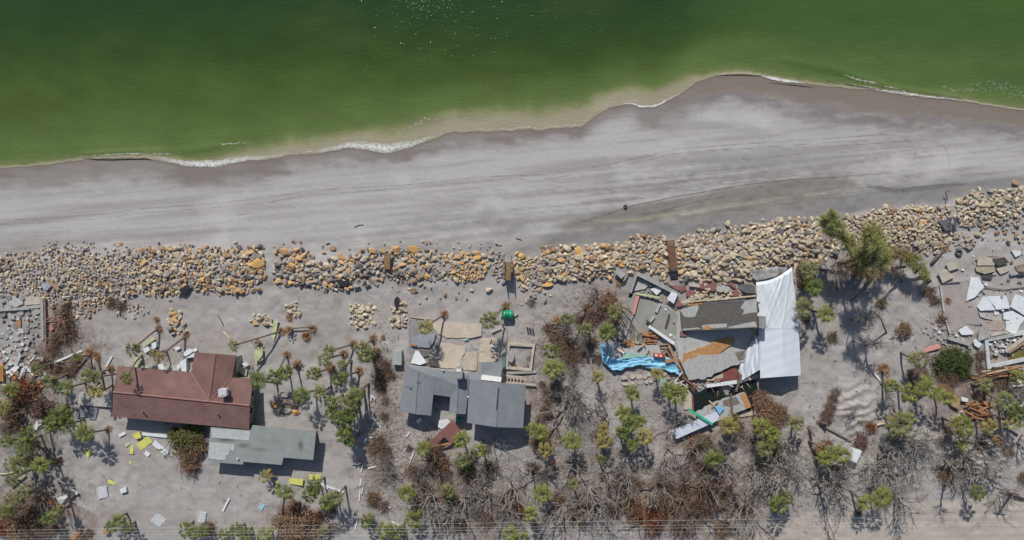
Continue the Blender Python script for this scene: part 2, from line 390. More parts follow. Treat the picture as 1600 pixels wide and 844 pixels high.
g1 = (92, 111, 60); g2 = (77, 95, 46); g3 = (54, 75, 33); g4 = (40, 64, 34)
CW = blend(CW, sstep(.5, 1.15, dd / tw) * .9, (106, 118, 72))
CW = blend(CW, sstep(tw * .7, tw * 1.0 + 12, dd), g1)
CW = blend(CW, sstep(20, 90, dd - tw * .5), g2)
yy = YW + nz * 60
CW = blend(CW, sstep(170, 60, yy) * sstep(40, 90, dd), g3)
CW = blend(CW, sstep(90, -30, yy) * sstep(40, 90, dd), g4)
rr = sstep(1000, 1300, XW)
CW = blend(CW, rr * sstep(10, 30, dd) * .75, (82, 103, 58))
CW = blend(CW, rr * sstep(110, 10, YW) * .6, (62, 88, 38))
CW = blend(CW, sstep(.5, .75, fbm(XW / 130 + 4, YW / 60, 3)) * sstep(30, 60, D) * .35, (70, 82, 40))
CW = blend(CW, np.exp(-((XW - 1290) / 42) ** 2 - ((YW - (104 + (XW - 1290) * .28)) / 5.5) ** 2) * .4, (62, 92, 34))
def water_material():
    m = bpy.data.materials.new('sea_water'); m.use_nodes = True
    n = m.node_tree.nodes; l = m.node_tree.links; b = n['Principled BSDF']
    b.inputs['Roughness'].default_value = .12; b.inputs['IOR'].default_value = 1.33; b.inputs['Specular IOR Level'].default_value = .5
    at = n.new('ShaderNodeAttribute'); at.attribute_name = 'Col'
    geo = n.new('ShaderNodeNewGeometry')
    t0 = n.new('ShaderNodeTexNoise'); t0.inputs['Scale'].default_value = .22; t0.inputs['Detail'].default_value = 7; t0.inputs['Roughness'].default_value = .6
    mp0 = n.new('ShaderNodeMapping'); mp0.inputs['Scale'].default_value = (.6, 1.5, 1); mp0.inputs['Rotation'].default_value = (0, 0, .15)
    l.new(geo.outputs['Position'], mp0.inputs[0]); l.new(mp0.outputs[0], t0.inputs['Vector'])
    mr = n.new('ShaderNodeMapRange'); mr.inputs['From Min'].default_value = .3; mr.inputs['From Max'].default_value = .7; mr.inputs['To Min'].default_value = .9; mr.inputs['To Max'].default_value = 1.1
    l.new(t0.outputs[0], mr.inputs['Value'])
    hs = n.new('ShaderNodeHueSaturation'); l.new(at.outputs['Color'], hs.inputs['Color']); l.new(mr.outputs[0], hs.inputs['Value']); l.new(hs.outputs[0], b.inputs['Base Color'])
    mp = n.new('ShaderNodeMapping'); mp.inputs['Scale'].default_value = (.55, 1.4, 1); mp.inputs['Rotation'].default_value = (0, 0, .12)
    l.new(geo.outputs['Position'], mp.inputs[0])
    t1 = n.new('ShaderNodeTexNoise'); t1.inputs['Scale'].default_value = 1.6; t1.inputs['Detail'].default_value = 5; t1.inputs['Roughness'].default_value = .6; t1.inputs['Distortion'].default_value = .4
    l.new(mp.outputs[0], t1.inputs['Vector'])
    bp = n.new('ShaderNodeBump'); bp.inputs['Strength'].default_value = .55; bp.inputs['Distance'].default_value = .12
    l.new(t1.outputs[0], bp.inputs['Height']); l.new(bp.outputs[0], b.inputs['Normal'])
    return m
ZWt = np.full(XW.shape, ZW + .03) + .03 * (fbm(XW / 25, YW / 12, 3) - .5) * sstep(2, 20, D)
# gentle swell lines near the shore
for (pts, hgt, wdt) in [([(130, 240), (200, 236), (290, 236), (345, 227)], .12, 3.5), ([(1225, 92), (1270, 102), (1312, 112), (1345, 122), (1380, 131)], .14, 5), ([(1380, 133), (1440, 143), (1500, 152)], .1, 3), ([(640, 190), (700, 180), (760, 176)], .04, 5)]:
    d = linedist(XW, YW, pts); ZWt += hgt * np.exp(-(d / wdt) ** 2)
sea = grid_mesh('sea', XW, YW, ZWt, CW, water_material()); setting(sea, 'green turbid sea along the beach')

# ------------------------------------------------------------------ foam and marks on sand: thin ribbons following a line
def lace_material(name, rgb, thr, soft_, scale, rough=.6, stretch=(1, 1, 1), rot=0.0):
    m = bpy.data.materials.new(name); m.use_nodes = True
    n = m.node_tree.nodes; l = m.node_tree.links; b = n['Principled BSDF']
    b.inputs['Base Color'].default_value = (*A(*rgb), 1); b.inputs['Roughness'].default_value = rough; b.inputs['Specular IOR Level'].default_value = .2
    at = n.new('ShaderNodeAttribute'); at.attribute_name = 'dens'
    geo = n.new('ShaderNodeNewGeometry')
    mp = n.new('ShaderNodeMapping'); mp.inputs['Scale'].default_value = stretch; mp.inputs['Rotation'].default_value = (0, 0, rot); l.new(geo.outputs['Position'], mp.inputs[0])
    t1 = n.new('ShaderNodeTexNoise'); t1.inputs['Scale'].default_value = scale; t1.inputs['Detail'].default_value = 6; t1.inputs['Roughness'].default_value = .7; t1.inputs['Distortion'].default_value = .6
    l.new(mp.outputs[0], t1.inputs['Vector'])
    a = n.new('ShaderNodeMath'); a.operation = 'ADD'; l.new(t1.outputs[0], a.inputs[0]); l.new(at.outputs['Fac'], a.inputs[1])
    mr = n.new('ShaderNodeMapRange'); mr.inputs['From Min'].default_value = thr; mr.inputs['From Max'].default_value = thr + soft_; l.new(a.outputs[0], mr.inputs['Value'])
    l.new(mr.outputs[0], b.inputs['Alpha'])
    return m
def ribbon(pts, wid, dens, zoff, water=False, asym=0.0, step=3.0, jit=0.0, nrow=5):
    """rows across; returns verts, faces, densities. wid/dens can be lists along the line"""
    pts = np.array(pts, float); seg = np.hypot(*np.diff(pts, axis=0).T); s = np.concatenate([[0], np.cumsum(seg)])
    n = max(3, int(s[-1] / step)); t = np.linspace(0, s[-1], n)
    x = np.interp(t, s, pts[:, 0]); y = np.interp(t, s, pts[:, 1])
    if len(pts) > 3:
        k = np.array([.25, .5, .25])
        for _ in range(3):
            x[1:-1] = np.convolve(x, k, 'valid'); y[1:-1] = np.convolve(y, k, 'valid')
    W = np.interp(t / s[-1], np.linspace(0, 1, len(wid)), wid) if hasattr(wid, '__len__') else np.full(n, float(wid))
    Dn = np.interp(t / s[-1], np.linspace(0, 1, len(dens)), dens) if hasattr(dens, '__len__') else np.full(n, float(dens))
    tx = np.gradient(x); ty = np.gradient(y); L = np.hypot(tx, ty) + 1e-9; nx = -ty / L; ny = tx / L
    j = (fbm(t / 7, t * 0 + pts[0, 0], 3) - .5) * 2 * jit
    V = []; DD = []; F = []
    for i in range(n):
        for k in range(nrow):
            u = k / (nrow - 1) * 2 - 1
            px = x[i] + nx[i] * (u * W[i] / 2 + j[i]); py = y[i] + ny[i] * (u * W[i] / 2 + j[i])
            z = (ZW + .03 if water else TZ(px, py)) + zoff
            V.append(P(px, py, z))
            e = 1 - abs(u) ** 2
            if asym: e = (1 - abs(u) ** 4) * (.5 + .5 * u * asym) 
            fade = min(1, i / 4, (n - 1 - i) / 4)
            DD.append(Dn[i] * e * fade)
    for i in range(n - 1):
        for k in range(nrow - 1):
            a = i * nrow + k; F.append((a, a + 1, a + nrow + 1, a + nrow))
    return V, F, DD
def ribbons(name, m, rib):
    V = []; F = []; DD = []
    for v, f, d in rib:
        k = len(V); V += v; F += [tuple(i + k for i in q) for q in f]; DD += d
    o = mesh_obj(name, V, F, m, None, True)
    a = o.data.attributes.new('dens', 'FLOAT', 'POINT'); a.data.foreach_set('value', np.array(DD, np.float32))
    return o
def shl(x0, x1, off, st=6): return [(float(x), float(shore(x)) + off) for x in np.arange(x0, x1 + .1, st)]
foamM = lace_material('sea_foam', (216, 216, 211), .86, .38, 2.2)
rb = []
rb.append(ribbon([(118, 245), (135, 243), (165, 241), (200, 239), (235, 239), (262, 241), (290, 236), (320, 230), (345, 226), (380, 223), (420, 220), (460, 214)], [3, 5, 6, 6, 5, 6, 7, 6, 5, 4, 3, 2], [.4, .55, .6, .6, .5, .55, .6, .6, .5, .35, .3, .2], .05, True, 0, 2, 1.2))
rb.append(ribbon(shl(238, 455, -4), [5, 11, 16, 18, 15, 12, 8, 6], [.5, .62, .72, .74, .68, .6, .5, .45], .05, True, 0, 2, .8))
rb.append(ribbon(shl(460, 700, -4), [5, 9, 14, 20, 24, 20, 12, 6], [.4, .52, .62, .7, .72, .66, .5, .4], .05, True, 0, 2, .8))
rb.append(ribbon(shl(690, 930, -3), [4, 6, 5, 7, 6, 7, 5], [.45, .4, .45, .5, .45, .5, .4], .05, True, 0, 2, .8))
rb.append(ribbon([(905, 197), (920, 182), (935, 170), (955, 163), (985, 158), (1010, 160)], [3, 3, 4, 3, 4, 3], [.4, .5, .45, .4, .5, .4], .05, True, 0, 2, 1))
rb.append(ribbon(shl(965, 1100, -1.5), [3, 6, 6, 3, 3], [.5, .75, .7, .4, .35], .05, True, 0, 2, .4))
rb.append(ribbon([(560, 222), (620, 208), (660, 190), (700, 182), (760, 184), (800, 190), (860, 186)], [10, 14, 14, 12, 12, 12, 8], [.1, .3, .4, .3, .28, .35, .1], .05, True, 0, 3, 1))
rb.append(ribbon([(655, 183), (668, 186), (680, 187)], 4, .55, .06, True, 0, 2, .5))
rb.append(ribbon(shl(1100, 1200, -2), [2, 3, 3, 3], [.35, .5, .5, .55], .05, True, 0, 2, .4))
rb.append(ribbon([(1185, 118), (1205, 122), (1225, 126), (1250, 129), (1268, 134)], [3, 8, 8, 6, 3], [.5, .8, .8, .6, .3], .06, True, 0, 2, .5))
rb.append(ribbon([(1290, 127), (1340, 134), (1375, 140), (1440, 150), (1500, 156), (1560, 166), (1610, 173)], [2, 4, 7, 6, 4, 3, 3], [.35, .55, .7, .65, .5, .45, .5], .06, True, 0, 2, .5))
rb.append(ribbon([(1311, 114), (1322, 118), (1338, 124), (1358, 128), (1380, 132)], [3, 7, 8, 8, 4], [.36, .56, .48, .56, .3], .16, True, 0, 2, .4))
rb.append(ribbon([(1376, 134), (1400, 138), (1420, 146), (1450, 152)], [6, 5, 4, 3], [.55, .45, .4, .3], .12, True, 0, 2, .6))
rb.append(ribbon([(1455, 141), (1475, 135), (1490, 141), (1510, 149)], [4, 6, 6, 4], [.3, .42, .4, .25], .08, True, 0, 2, 1))
rb.append(ribbon([(1455, 142), (1500, 138), (1550, 136), (1620, 150)], [16, 40, 52, 52], [.25, .34, .34, .34], .075, True, 0, 2, 2, 13))
for k in range(18):
    x0 = random.uniform(1490, 1590); y0 = random.uniform(116, 158); a = random.uniform(-.6, 1.2); L = random.uniform(10, 26)
    rb.append(ribbon([(x0, y0), (x0 + L * .4 * math.cos(a) + random.uniform(-3, 3), y0 + L * .4 * math.sin(a) + random.uniform(-3, 3)), (x0 + L * math.cos(a), y0 + L * math.sin(a) * .7)], random.uniform(3, 6), random.uniform(.28, .42), .085 + k * .001, True, 0, 2, 1.5))
foam = ribbons('sea_foam', foamM, rb); tag(foam, 'white lacy foam where small waves break along the shore', 'foam', kind='stuff')
# sun glints on the open water, painted as small pale flecks
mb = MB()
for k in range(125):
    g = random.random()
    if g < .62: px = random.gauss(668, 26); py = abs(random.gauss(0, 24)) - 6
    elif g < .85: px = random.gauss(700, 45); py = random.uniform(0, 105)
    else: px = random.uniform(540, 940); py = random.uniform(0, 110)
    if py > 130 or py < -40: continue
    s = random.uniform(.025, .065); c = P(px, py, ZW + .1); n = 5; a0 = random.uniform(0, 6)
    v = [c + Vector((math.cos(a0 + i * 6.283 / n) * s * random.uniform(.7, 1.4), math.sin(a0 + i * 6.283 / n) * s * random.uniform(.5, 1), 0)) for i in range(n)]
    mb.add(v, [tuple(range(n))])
glintM = mat('glint_white', (190, 202, 188), rough=.3, var=.05, bump=0, spec=.5)
fl = mb.build('glint_flecks', glintM); tag(fl, 'tiny white flecks painting sun glints on the dark green water at the top', 'foam', kind='stuff')

trackM = lace_material('track_sand', (128, 124, 123), .78, .35, 1.2, .95, (.5, 3, 1), -.09)
rb = []
def tr(pts, wd_=1.5, dn=.5): rb.append(ribbon(pts, wd_, dn, .035, False, 0, 6, .15, 3))
for off, dn in ((0, .5), (7, .42), (17, .3), (22, .35)):
    tr([(-50, 345 + off), (60, 342 + off), (160, 334 + off), (230, 325 + off), (330, 318 + off), (420, 309 + off), (480, 298 + off), (540, 294 + off), (640, 288 + off), (760, 276 + off), (860, 272 + off), (960, 255 + off), (1060, 232 + off), (1180, 224 + off), (1300, 215 + off), (1380, 211 + off)], random.uniform(1.2, 2.2), dn)
tr([(1260, 232), (1340, 226), (1400, 221), (1450, 218), (1472, 224), (1483, 240), (1484, 262), (1470, 276)], 1.4, .55)
tr([(1270, 220), (1330, 213), (1390, 210), (1415, 215), (1430, 230), (1432, 250), (1420, 265)], 1.4, .55)
tr([(1360, 228), (1395, 226), (1415, 240), (1418, 260), (1405, 270)], 1.2, .4)
tr([(1400, 225), (1440, 226), (1462, 240), (1466, 262)], 1.2, .35)
for k in range(26):
    x0 = random.uniform(820, 1240); y0 = 300 - (x0 - 800) * .13 + random.uniform(-38, 22); L = random.uniform(90, 260)
    tr([(x0, y0), (x0 + L * .5, y0 - L * .055), (x0 + L, y0 - L * .1)], random.uniform(1, 2), random.uniform(.25, .42))
for k in range(14):
    x0 = random.uniform(1080, 1400); y0 = 345 - (x0 - 1060) * .15 + random.uniform(-14, 6); L = random.uniform(80, 200)
    tr([(x0, y0), (x0 + L * .5, y0 - L * .07), (x0 + L, y0 - L * .14)], random.uniform(1, 2), random.uniform(.3, .45))
for k in range(30):
    x0 = random.choice([random.uniform(1200, 1250), random.uniform(1370, 1440), random.uniform(1470, 1530)]); y0 = random.uniform(238, 262)
    tr([(x0, y0), (x0 - 1.5, y0 + 6), (x0 - 4, y0 + 12)], 2, .32)
for k in range(10):
    x0 = random.uniform(-40, 500); y0 = 350 - x0 * .08 + random.uniform(-20, 20); L = random.uniform(80, 200)
    tr([(x0, y0), (x0 + L * .5, y0 - L * .05), (x0 + L, y0 - L * .09)], 1.4, random.uniform(.25, .35))
tr([(895, 350), (920, 344), (950, 334), (985, 322), (1015, 316), (1060, 306), (1110, 298), (1160, 289), (1240, 280), (1320, 276)], 3, .75); tr([(985, 338), (1015, 334), (1050, 325), (1100, 312), (1150, 305)], 2.4, .7); tr([(1350, 287), (1400, 296), (1460, 289), (1530, 286)], 3, .7)
tr([(1400, 804), (1500, 800), (1600, 798), (1750, 797)], 2, .4); tr([(1380, 822), (1500, 816), (1600, 815), (1750, 812)], 2, .35); tr([(1440, 781), (1520, 778), (1620, 780), (1750, 779)], 1.6, .6)
for k in range(16):
    x0, y0 = random.choice(((300, 790), (360, 800), (240, 760), (430, 800), (640, 470), (720, 480), (560, 470), (880, 460), (1440, 520), (1300, 560), (330, 500), (480, 480), (1500, 400), (1280, 600), (350, 760), (200, 770))); a = random.gauss(0, .5); L = random.uniform(40, 130); x0 += random.gauss(0, 20); y0 += random.gauss(0, 8)
    q = [(x0 + L * u * math.cos(a) + random.gauss(0, 2), y0 + L * u * math.sin(a) + 14 * u * u) for u in (0, .3, .6, 1)]
    tr(q, 1.3, .38); tr([(x, y + 12) for x, y in q], 1.3, .38)
tk = ribbons('wheel_tracks', trackM, rb); setting(tk, 'faint wheel tracks pressed into the beach sand')
# lip of the small wave collapsing on the shore, its shadow painted dark
mb = MB()
def lip(pts, r):
    mb.tube([P(x, y, ZW + .05) for x, y in pts], [r * s for s in np.interp(np.linspace(0, 1, len(pts)), [0, .2, .8, 1], [.2, 1, 1, .2])], 6)
lip([(128, 246), (150, 249), (175, 249.5), (200, 248.5), (225, 248), (238, 250)], .09)
lip([(1290, 126), (1330, 133), (1370, 139), (1400, 143), (1438, 151)], .06); lip([(1110, 118), (1150, 117), (1190, 119)], .05); lip([(1200, 129), (1240, 133), (1272, 137)], .05)
o = mb.build('shore_wave', mat('wave_lip_shadow', (72, 74, 62), rough=.3, var=.2, bump=.2), None, True); setting(o, 'low wave lip with its shadow painted dark at the edge of the wet sand')
# ------------------------------------------------------------------ rocks
ROCKC = {'ochre': (200, 158, 104), 'golden': (208, 158, 76), 'tan': (194, 178, 153), 'cream': (208, 194, 168), 'grey': (166, 158, 150), 'dark': (112, 108, 106), 'brown': (170, 140, 110)}
ROCKM = {k: mat('rock_' + k, c, rough=.9, var=.35, scale=2.2, bump=.45, rgb2=((176, 152, 120) if k in ('ochre', 'golden') else None), randv=.13, bscale=5, fine=9) for k, c in ROCKC.items()}
def rock_shape(seed, sub=2):
    rn = np.random.default_rng(seed)
    bm = bmesh.new(); bmesh.ops.create_icosphere(bm, subdivisions=sub, radius=1.0)
    V = np.array([v.co[:] for v in bm.verts]); F = [tuple(v.index for v in f.verts) for f in bm.faces]; bm.free()
    for _ in range(10):
        nrm = rn.normal(size=3); nrm /= np.linalg.norm(nrm); d = rn.uniform(.34, .72)
        V = V - np.maximum(V @ nrm - d, 0)[:, None] * nrm
    V += rn.normal(size=V.shape) * .02
    V /= np.abs(V[:, :2]).max()
    V *= np.array([1, rn.uniform(.55, 1), rn.uniform(.48, .66)])
    return V, F
SHAPES = [rock_shape(i) for i in range(14)]
LOW = [rock_shape(100 + i, 1) for i in range(14)]
BIG = [(226,409,9,'ochre'),(212,398,7,'grey'),(248,428,9,'tan'),(277,395.5,8,'tan'),(275.5,423,8,'tan'),(287,425.5,5,'tan'),(298.6,410,6,'ochre'),(334,418.5,7,'tan'),(357,399,8,'brown'),(372,411,8,'tan'),(383,403,8,'tan'),(390,394.7,9,'ochre'),(400,400,7,'grey'),(401,411,11,'golden'),(405.7,425.5,6,'ochre'),(274.7,441.6,7,'tan'),(274,448.6,7,'cream'),(289,445.5,6,'ochre'),(362,449,6,'golden'),(374,454,5,'ochre'),(231,461,6,'tan'),(270,488.6,7,'golden'),(266,468.6,4,'grey'),(262,431,5,'grey'),
(447,395.4,8,'ochre'),(464,390,6,'ochre'),(475.5,398.5,6,'ochre'),(433,407,8,'grey'),(467,404,5,'golden'),(456,414,6,'golden'),(485.5,412.4,7,'cream'),(522.5,405.4,7,'tan'),(533,401,6,'ochre'),(534,410,5,'ochre'),(545,405,6,'ochre'),(548,412.4,5,'tan'),(533,421,6,'cream'),(545,422.4,5,'golden'),(532.5,431.6,6,'cream'),(566.4,405.4,8,'tan'),(582.6,391.6,6,'ochre'),(582.6,437.8,7,'grey'),(518.6,388.5,6,'brown'),(507,395.4,5,'ochre'),(548,448.6,4,'ochre'),
(617.7,389,8,'ochre'),(647,389.3,9,'golden'),(656,398.5,6,'cream'),(628.5,405.4,5,'cream'),(617.7,420,6,'ochre'),(644,408.5,6,'ochre'),(669,414.7,6,'tan'),(659,425.5,7,'tan'),(666,431.6,6,'golden'),(657.8,442.4,6,'tan'),(648.5,454.7,7,'brown'),(681.7,404.7,7,'tan'),(678.6,427.8,6,'grey'),(715.6,400.8,6,'ochre'),(726,407.8,6,'tan'),(742.5,396,8,'ochre'),(747,404,6,'golden'),(754.8,399.3,5,'tan'),(739.4,407,4,'cream'),(754.8,410,4,'golden'),(708.6,421.6,4,'golden'),(764.9,452.4,6,'tan'),
(817,400.8,8,'golden'),(857.8,393,7,'ochre'),(873,397,7,'tan'),(886,389.3,7,'cream'),(903,390.8,8,'golden'),(920,389.3,6,'ochre'),(892.4,396,6,'tan'),(875.5,407,7,'ochre'),(938.7,399.3,5,'ochre'),(941,411.6,5,'brown'),(970,414,6,'golden'),(906,404.7,8,'tan'),(877,417,6,'cream'),(874,433,7,'tan'),(921,435.5,4,'cream'),(856,444.7,8,'golden'),(820,447.8,5,'cream'),(816,454,4,'grey'),(888.6,435.5,5,'tan'),(837,440,7,'grey'),(844.7,451.7,4,'ochre'),
(1064,424.6,5,'ochre'),(1067,399,5,'ochre'),(1062,391.4,4,'ochre'),(1075.5,381.5,8,'tan'),(1136,350,5,'cream'),(1073,413,7,'tan'),(1095.4,423,7,'tan'),(1117,433,8,'cream'),(1083,425.5,7,'cream'),(1088,436,6,'tan'),(1135,404,10,'tan'),(1163.4,409,6,'cream'),(1172.6,404,6,'ochre'),(1171,413,5,'cream'),(1163.4,395.6,8,'tan'),(1194,394.8,6,'tan'),(1181,396.4,6,'tan'),(1100,456,6,'ochre'),(1027.4,405.5,5,'ochre'),(1005,418,6,'brown'),(1019,415.5,7,'tan'),
(1253,385.5,8,'tan'),(1219.5,411,6,'tan'),(1258.6,398,5,'ochre'),(1234,390,6,'tan'),(1221,363,8,'dark'),(1260.4,365,6,'dark'),(1443,347,6,'ochre'),(1482.4,371,7,'tan'),(1438,383.5,7,'tan'),(1539,322,7,'tan'),(1526,317,5,'cream'),(1394.4,327.5,6,'brown'),(1587,284,6,'brown'),(1545.5,309,6,'grey'),(1508,342.6,5,'cream'),(1507,368,5,'grey'),(1497,388,4,'grey'),
(432,634,8,'golden'),(461,644,8,'golden'),(445,618,6,'grey'),(451,628,6,'brown'),(447,641,6,'grey'),(407,499,7,'tan'),(414,507,7,'tan'),(401,506,6,'ochre'),(416,497,6,'cream'),(411,494,6,'tan'),(558,487,6,'cream'),(566,481,6,'cream'),(576,485,6,'cream'),(563,496,6,'cream'),(571,493,5,'cream'),(564,507,6,'cream'),(553,498,4,'cream'),(550,505,4,'cream'),(576,477,5,'tan'),(624,488,5,'tan'),(622,496,6,'cream'),(623,503,5,'tan'),(621,509,6,'tan'),(632,474,5,'tan'),(628,482,5,'tan'),(271,499,6,'golden'),(273,515,5,'golden'),(281,497,5,'tan'),(276,508,5,'tan'),(282,487,4,'cream'),(285,503,5,'tan'),(455,478,4,'tan'),(459,484,4,'tan'),(453,487,4,'tan'),(462,478,3.6,'tan')]
# belt: polygon, number, size range, colour weights
BELT = [
 ([(0,400),(60,392),(130,395),(210,396),(210,455),(160,468),(145,488),(120,500),(75,470),(60,458),(0,458)], 560, (2.6,5.2), {'grey':4,'tan':4,'cream':1,'brown':1.2,'ochre':.5,'dark':.4}),
 ([(100,440),(160,430),(200,440),(160,470),(140,490),(105,480)], 110, (2.4,4), {'tan':4,'brown':2,'ochre':1.5,'cream':1}),
 ([(55,378),(200,378),(215,396),(130,396),(60,394)], 34, (2.2,4.4), {'tan':3,'brown':2,'ochre':2,'grey':3}),
 ([(207,393),(250,388),(300,387),(345,391),(408,388),(412,415),(405,440),(395,455),(350,456),(300,448),(275,460),(235,460),(210,458)], 430, (2.6,6), {'tan':4,'ochre':2.6,'cream':1.2,'grey':3,'brown':2,'golden':.5,'dark':.3}),
 ([(428,402),(440,390),(482,392),(490,412),(540,404),(556,398),(600,394),(600,430),(590,440),(555,450),(510,452),(480,445),(430,442)], 330, (2.8,6), {'tan':3,'ochre':2,'cream':.8,'grey':5,'brown':1.5,'dark':2.5,'golden':.6}),
 ([(612,392),(650,392),(688,400),(676,415),(665,432),(640,438),(608,436)], 130, (2.6,6), {'tan':3,'ochre':2.5,'grey':3,'brown':2,'golden':.5,'dark':2.5}),
 ([(705,412),(765,408),(762,425),(742,438),(710,436)], 110, (2.2,4), {'ochre':3,'golden':1.5,'tan':3,'grey':1}),
 ([(672,415),(705,410),(706,432),(690,440),(672,432)], 28, (2.2,4.2), {'grey':4,'tan':2}),
 ([(692,398),(735,396),(735,410),(700,412)], 26, (2.5,4.5), {'ochre':3,'tan':3,'golden':1}),
 ([(765,394),(785,394),(787,440),(772,436),(768,415)], 26, (2,4), {'grey':4,'tan':3}),
 ([(803,398),(830,404),(850,402),(850,448),(812,444),(802,430)], 110, (2.3,5), {'tan':4,'ochre':2.6,'cream':1,'grey':1.5,'golden':1}),
 ([(848,390),(880,388),(930,387),(960,384),(1000,379),(1044,376),(1046,400),(1048,424),(1040,436),(1025,424),(1000,418),(990,420),(975,430),(940,432),(880,434),(850,440)], 560, (3,6.6), {'tan':5,'cream':1.6,'grey':1.6,'ochre':1.2,'brown':1.2,'golden':.3}),
 ([(985,374),(1040,370),(1040,395),(985,400)], 90, (2.6,5), {'brown':3,'ochre':2,'tan':3}),
 ([(1057,377),(1080,368),(1120,362),(1170,354),(1200,350),(1232,346),(1280,342),(1300,360),(1310,390),(1290,404),(1262,410),(1245,412),(1215,413),(1185,420),(1172,434),(1160,440),(1118,441),(1090,440),(1062,436)], 880, (3,6.8), {'tan':5,'cream':2.4,'grey':1.8,'ochre':.6,'brown':1.2,'dark':.25}),
 ([(1085,452),(1120,456),(1150,455),(1158,466),(1090,470),(1078,466)], 60, (2.3,4.4), {'tan':4,'cream':3,'ochre':1}),
 ([(1320,344),(1380,330),(1440,324),(1480,326),(1490,345),(1494,366),(1482,376),(1468,390),(1450,396),(1430,384),(1390,378),(1350,400),(1320,380)], 640, (2.6,5.2), {'tan':6,'cream':2,'brown':2,'grey':1,'ochre':.5}),
 ([(1496,322),(1520,302),(1560,302),(1598,290),(1640,285),(1640,320),(1600,325),(1570,342),(1550,352),(1520,356),(1497,347)], 250, (2.8,5.6), {'tan':5,'cream':2,'brown':2,'grey':2}),
 ([(1520,350),(1600,330),(1640,330),(1640,380),(1530,375)], 34, (2,4.4), {'tan':3,'brown':3,'grey':2}),
 ([(1450,385),(1500,360),(1530,380),(1470,400)], 16, (2,4), {'tan':3,'grey':3}),
 ([(160,440),(215,470),(240,490),(200,500),(160,480)], 26, (1.6,3.2), {'grey':3,'cream':2,'tan':2}),
 ([(550,475),(582,478),(584,505),(555,512),(547,500)], 26, (2.6,4.6), {'cream':5,'tan':2}),
 ([(448,474),(464,474),(466,492),(450,494)], 12, (2,3.4), {'tan':5,'cream':2}),
 ([(395,495),(424,492),(424,510),(398,512)], 14, (2.6,4.6), {'tan':4,'ochre':2,'cream':2}),
 ([(262,486),(286,484),(290,520),(266,520)], 22, (2.6,4.6), {'tan':3,'ochre':2,'golden':1,'grey':3}),
 ([(436,612),(458,614),(466,646),(440,646)], 14, (2.6,4.6), {'grey':4,'brown':2,'dark':2}),
 ([(612,480),(632,468),(634,500),(626,515),(614,510)], 12, (2.6,4.2), {'cream':3,'tan':3}),
 ([(800,455),(860,450),(860,475),(810,480)], 10, (1.6,3.2), {'grey':3,'tan':3}),
 ([(600,444),(760,446),(760,470),(620,475)], 12, (1.6,3), {'grey':3,'tan':3,'brown':1}),
 ([(225,380),(780,378),(780,392),(225,390)], 34, (1.6,3.2), {'grey':2,'tan':3,'brown':2,'ochre':1}),
]
placed = []
cell = {}
def near(px, py, r, fac):
    cx, cy = int(px // 12), int(py // 12)
    for i in (-1, 0, 1):
        for j in (-1, 0, 1):
            for (x, y, q) in cell.get((cx + i, cy + j), ()):
                if math.hypot(px - x, py - y) < (r + q) * fac: return True
    return False
def put(px, py, r): cell.setdefault((int(px // 12), int(py // 12)), []).append((px, py, r))
ALLR = []
WALK = [[(600,393),(612,395),(610,424),(598,422)], [(786,400),(801,400),(800,446),(786,446)], [(1039,374),(1056,372),(1062,442),(1046,442)], [(957,416),(982,416),(982,440),(960,440)], [(1478,340),(1500,340),(1500,364),(1478,364)]]
for (x, y, r, c) in BIG:
    ALLR.append((x, y, r * .95, c, 0)); put(x, y, r)
for (poly, n, (r0, r1), wts) in BELT:
    xs = [p[0] for p in poly]; ys = [p[1] for p in poly]; ks = list(wts); ws = [wts[k] for k in ks]
    wts = {k: (v * .75 if k in ('ochre', 'golden') else v) for k, v in wts.items()}; q_ = .88 if max(p[0] for p in poly) < 230 else 1.0 if min(p[0] for p in poly) > 1300 else 1.12; r0 *= q_; r1 *= q_ * 1.05; wts = {k: (v * .4 if (k in ('ochre', 'golden', 'brown') and min(p[0] for p in poly) > 1050) else v) for k, v in wts.items()}; ws = [wts[k] for k in ks]
    for fac, frac, lay in ((.77, .74, 0), (.58, .42, 1)):
        c = 0; tries = 0
        while c < n * frac and tries < n * 14:
            tries += 1
            x = random.uniform(min(xs) - 2, max(xs) + 2); y = random.uniform(min(ys) - 2, max(ys) + 2)
            if not inside(x + random.gauss(0, 2.5), y + random.gauss(0, 2.5), poly): continue
            if any(inside(x, y, q) for q in WALK): continue
            if float(fbm(np.array(x / 15.), np.array(y / 8.), 3)) < (.48 if 425 < x < 850 else .45 if 205 < x < 425 else .41) and random.random() < .8: continue
            r = r0 + (r1 - r0) * random.random() ** (1.9 if lay == 0 else 2.6)
            if near(x, y, r, fac): continue
            put(x, y, r); c += 1
            ALLR.append((x, y, r, random.choices(ks, ws)[0], lay))
print('rocks', len(ALLR))
ALLR.sort(key=lambda t: -t[2])
SZ = lambda r: 'big ' if r > 6.4 else 'medium ' if r > 4.9 else 'small '
CN = {'ochre': 'orange tan', 'golden': 'golden orange', 'tan': 'tan', 'cream': 'pale cream', 'grey': 'grey', 'dark': 'dark grey', 'brown': 'reddish brown'}
rockmeshes = {}
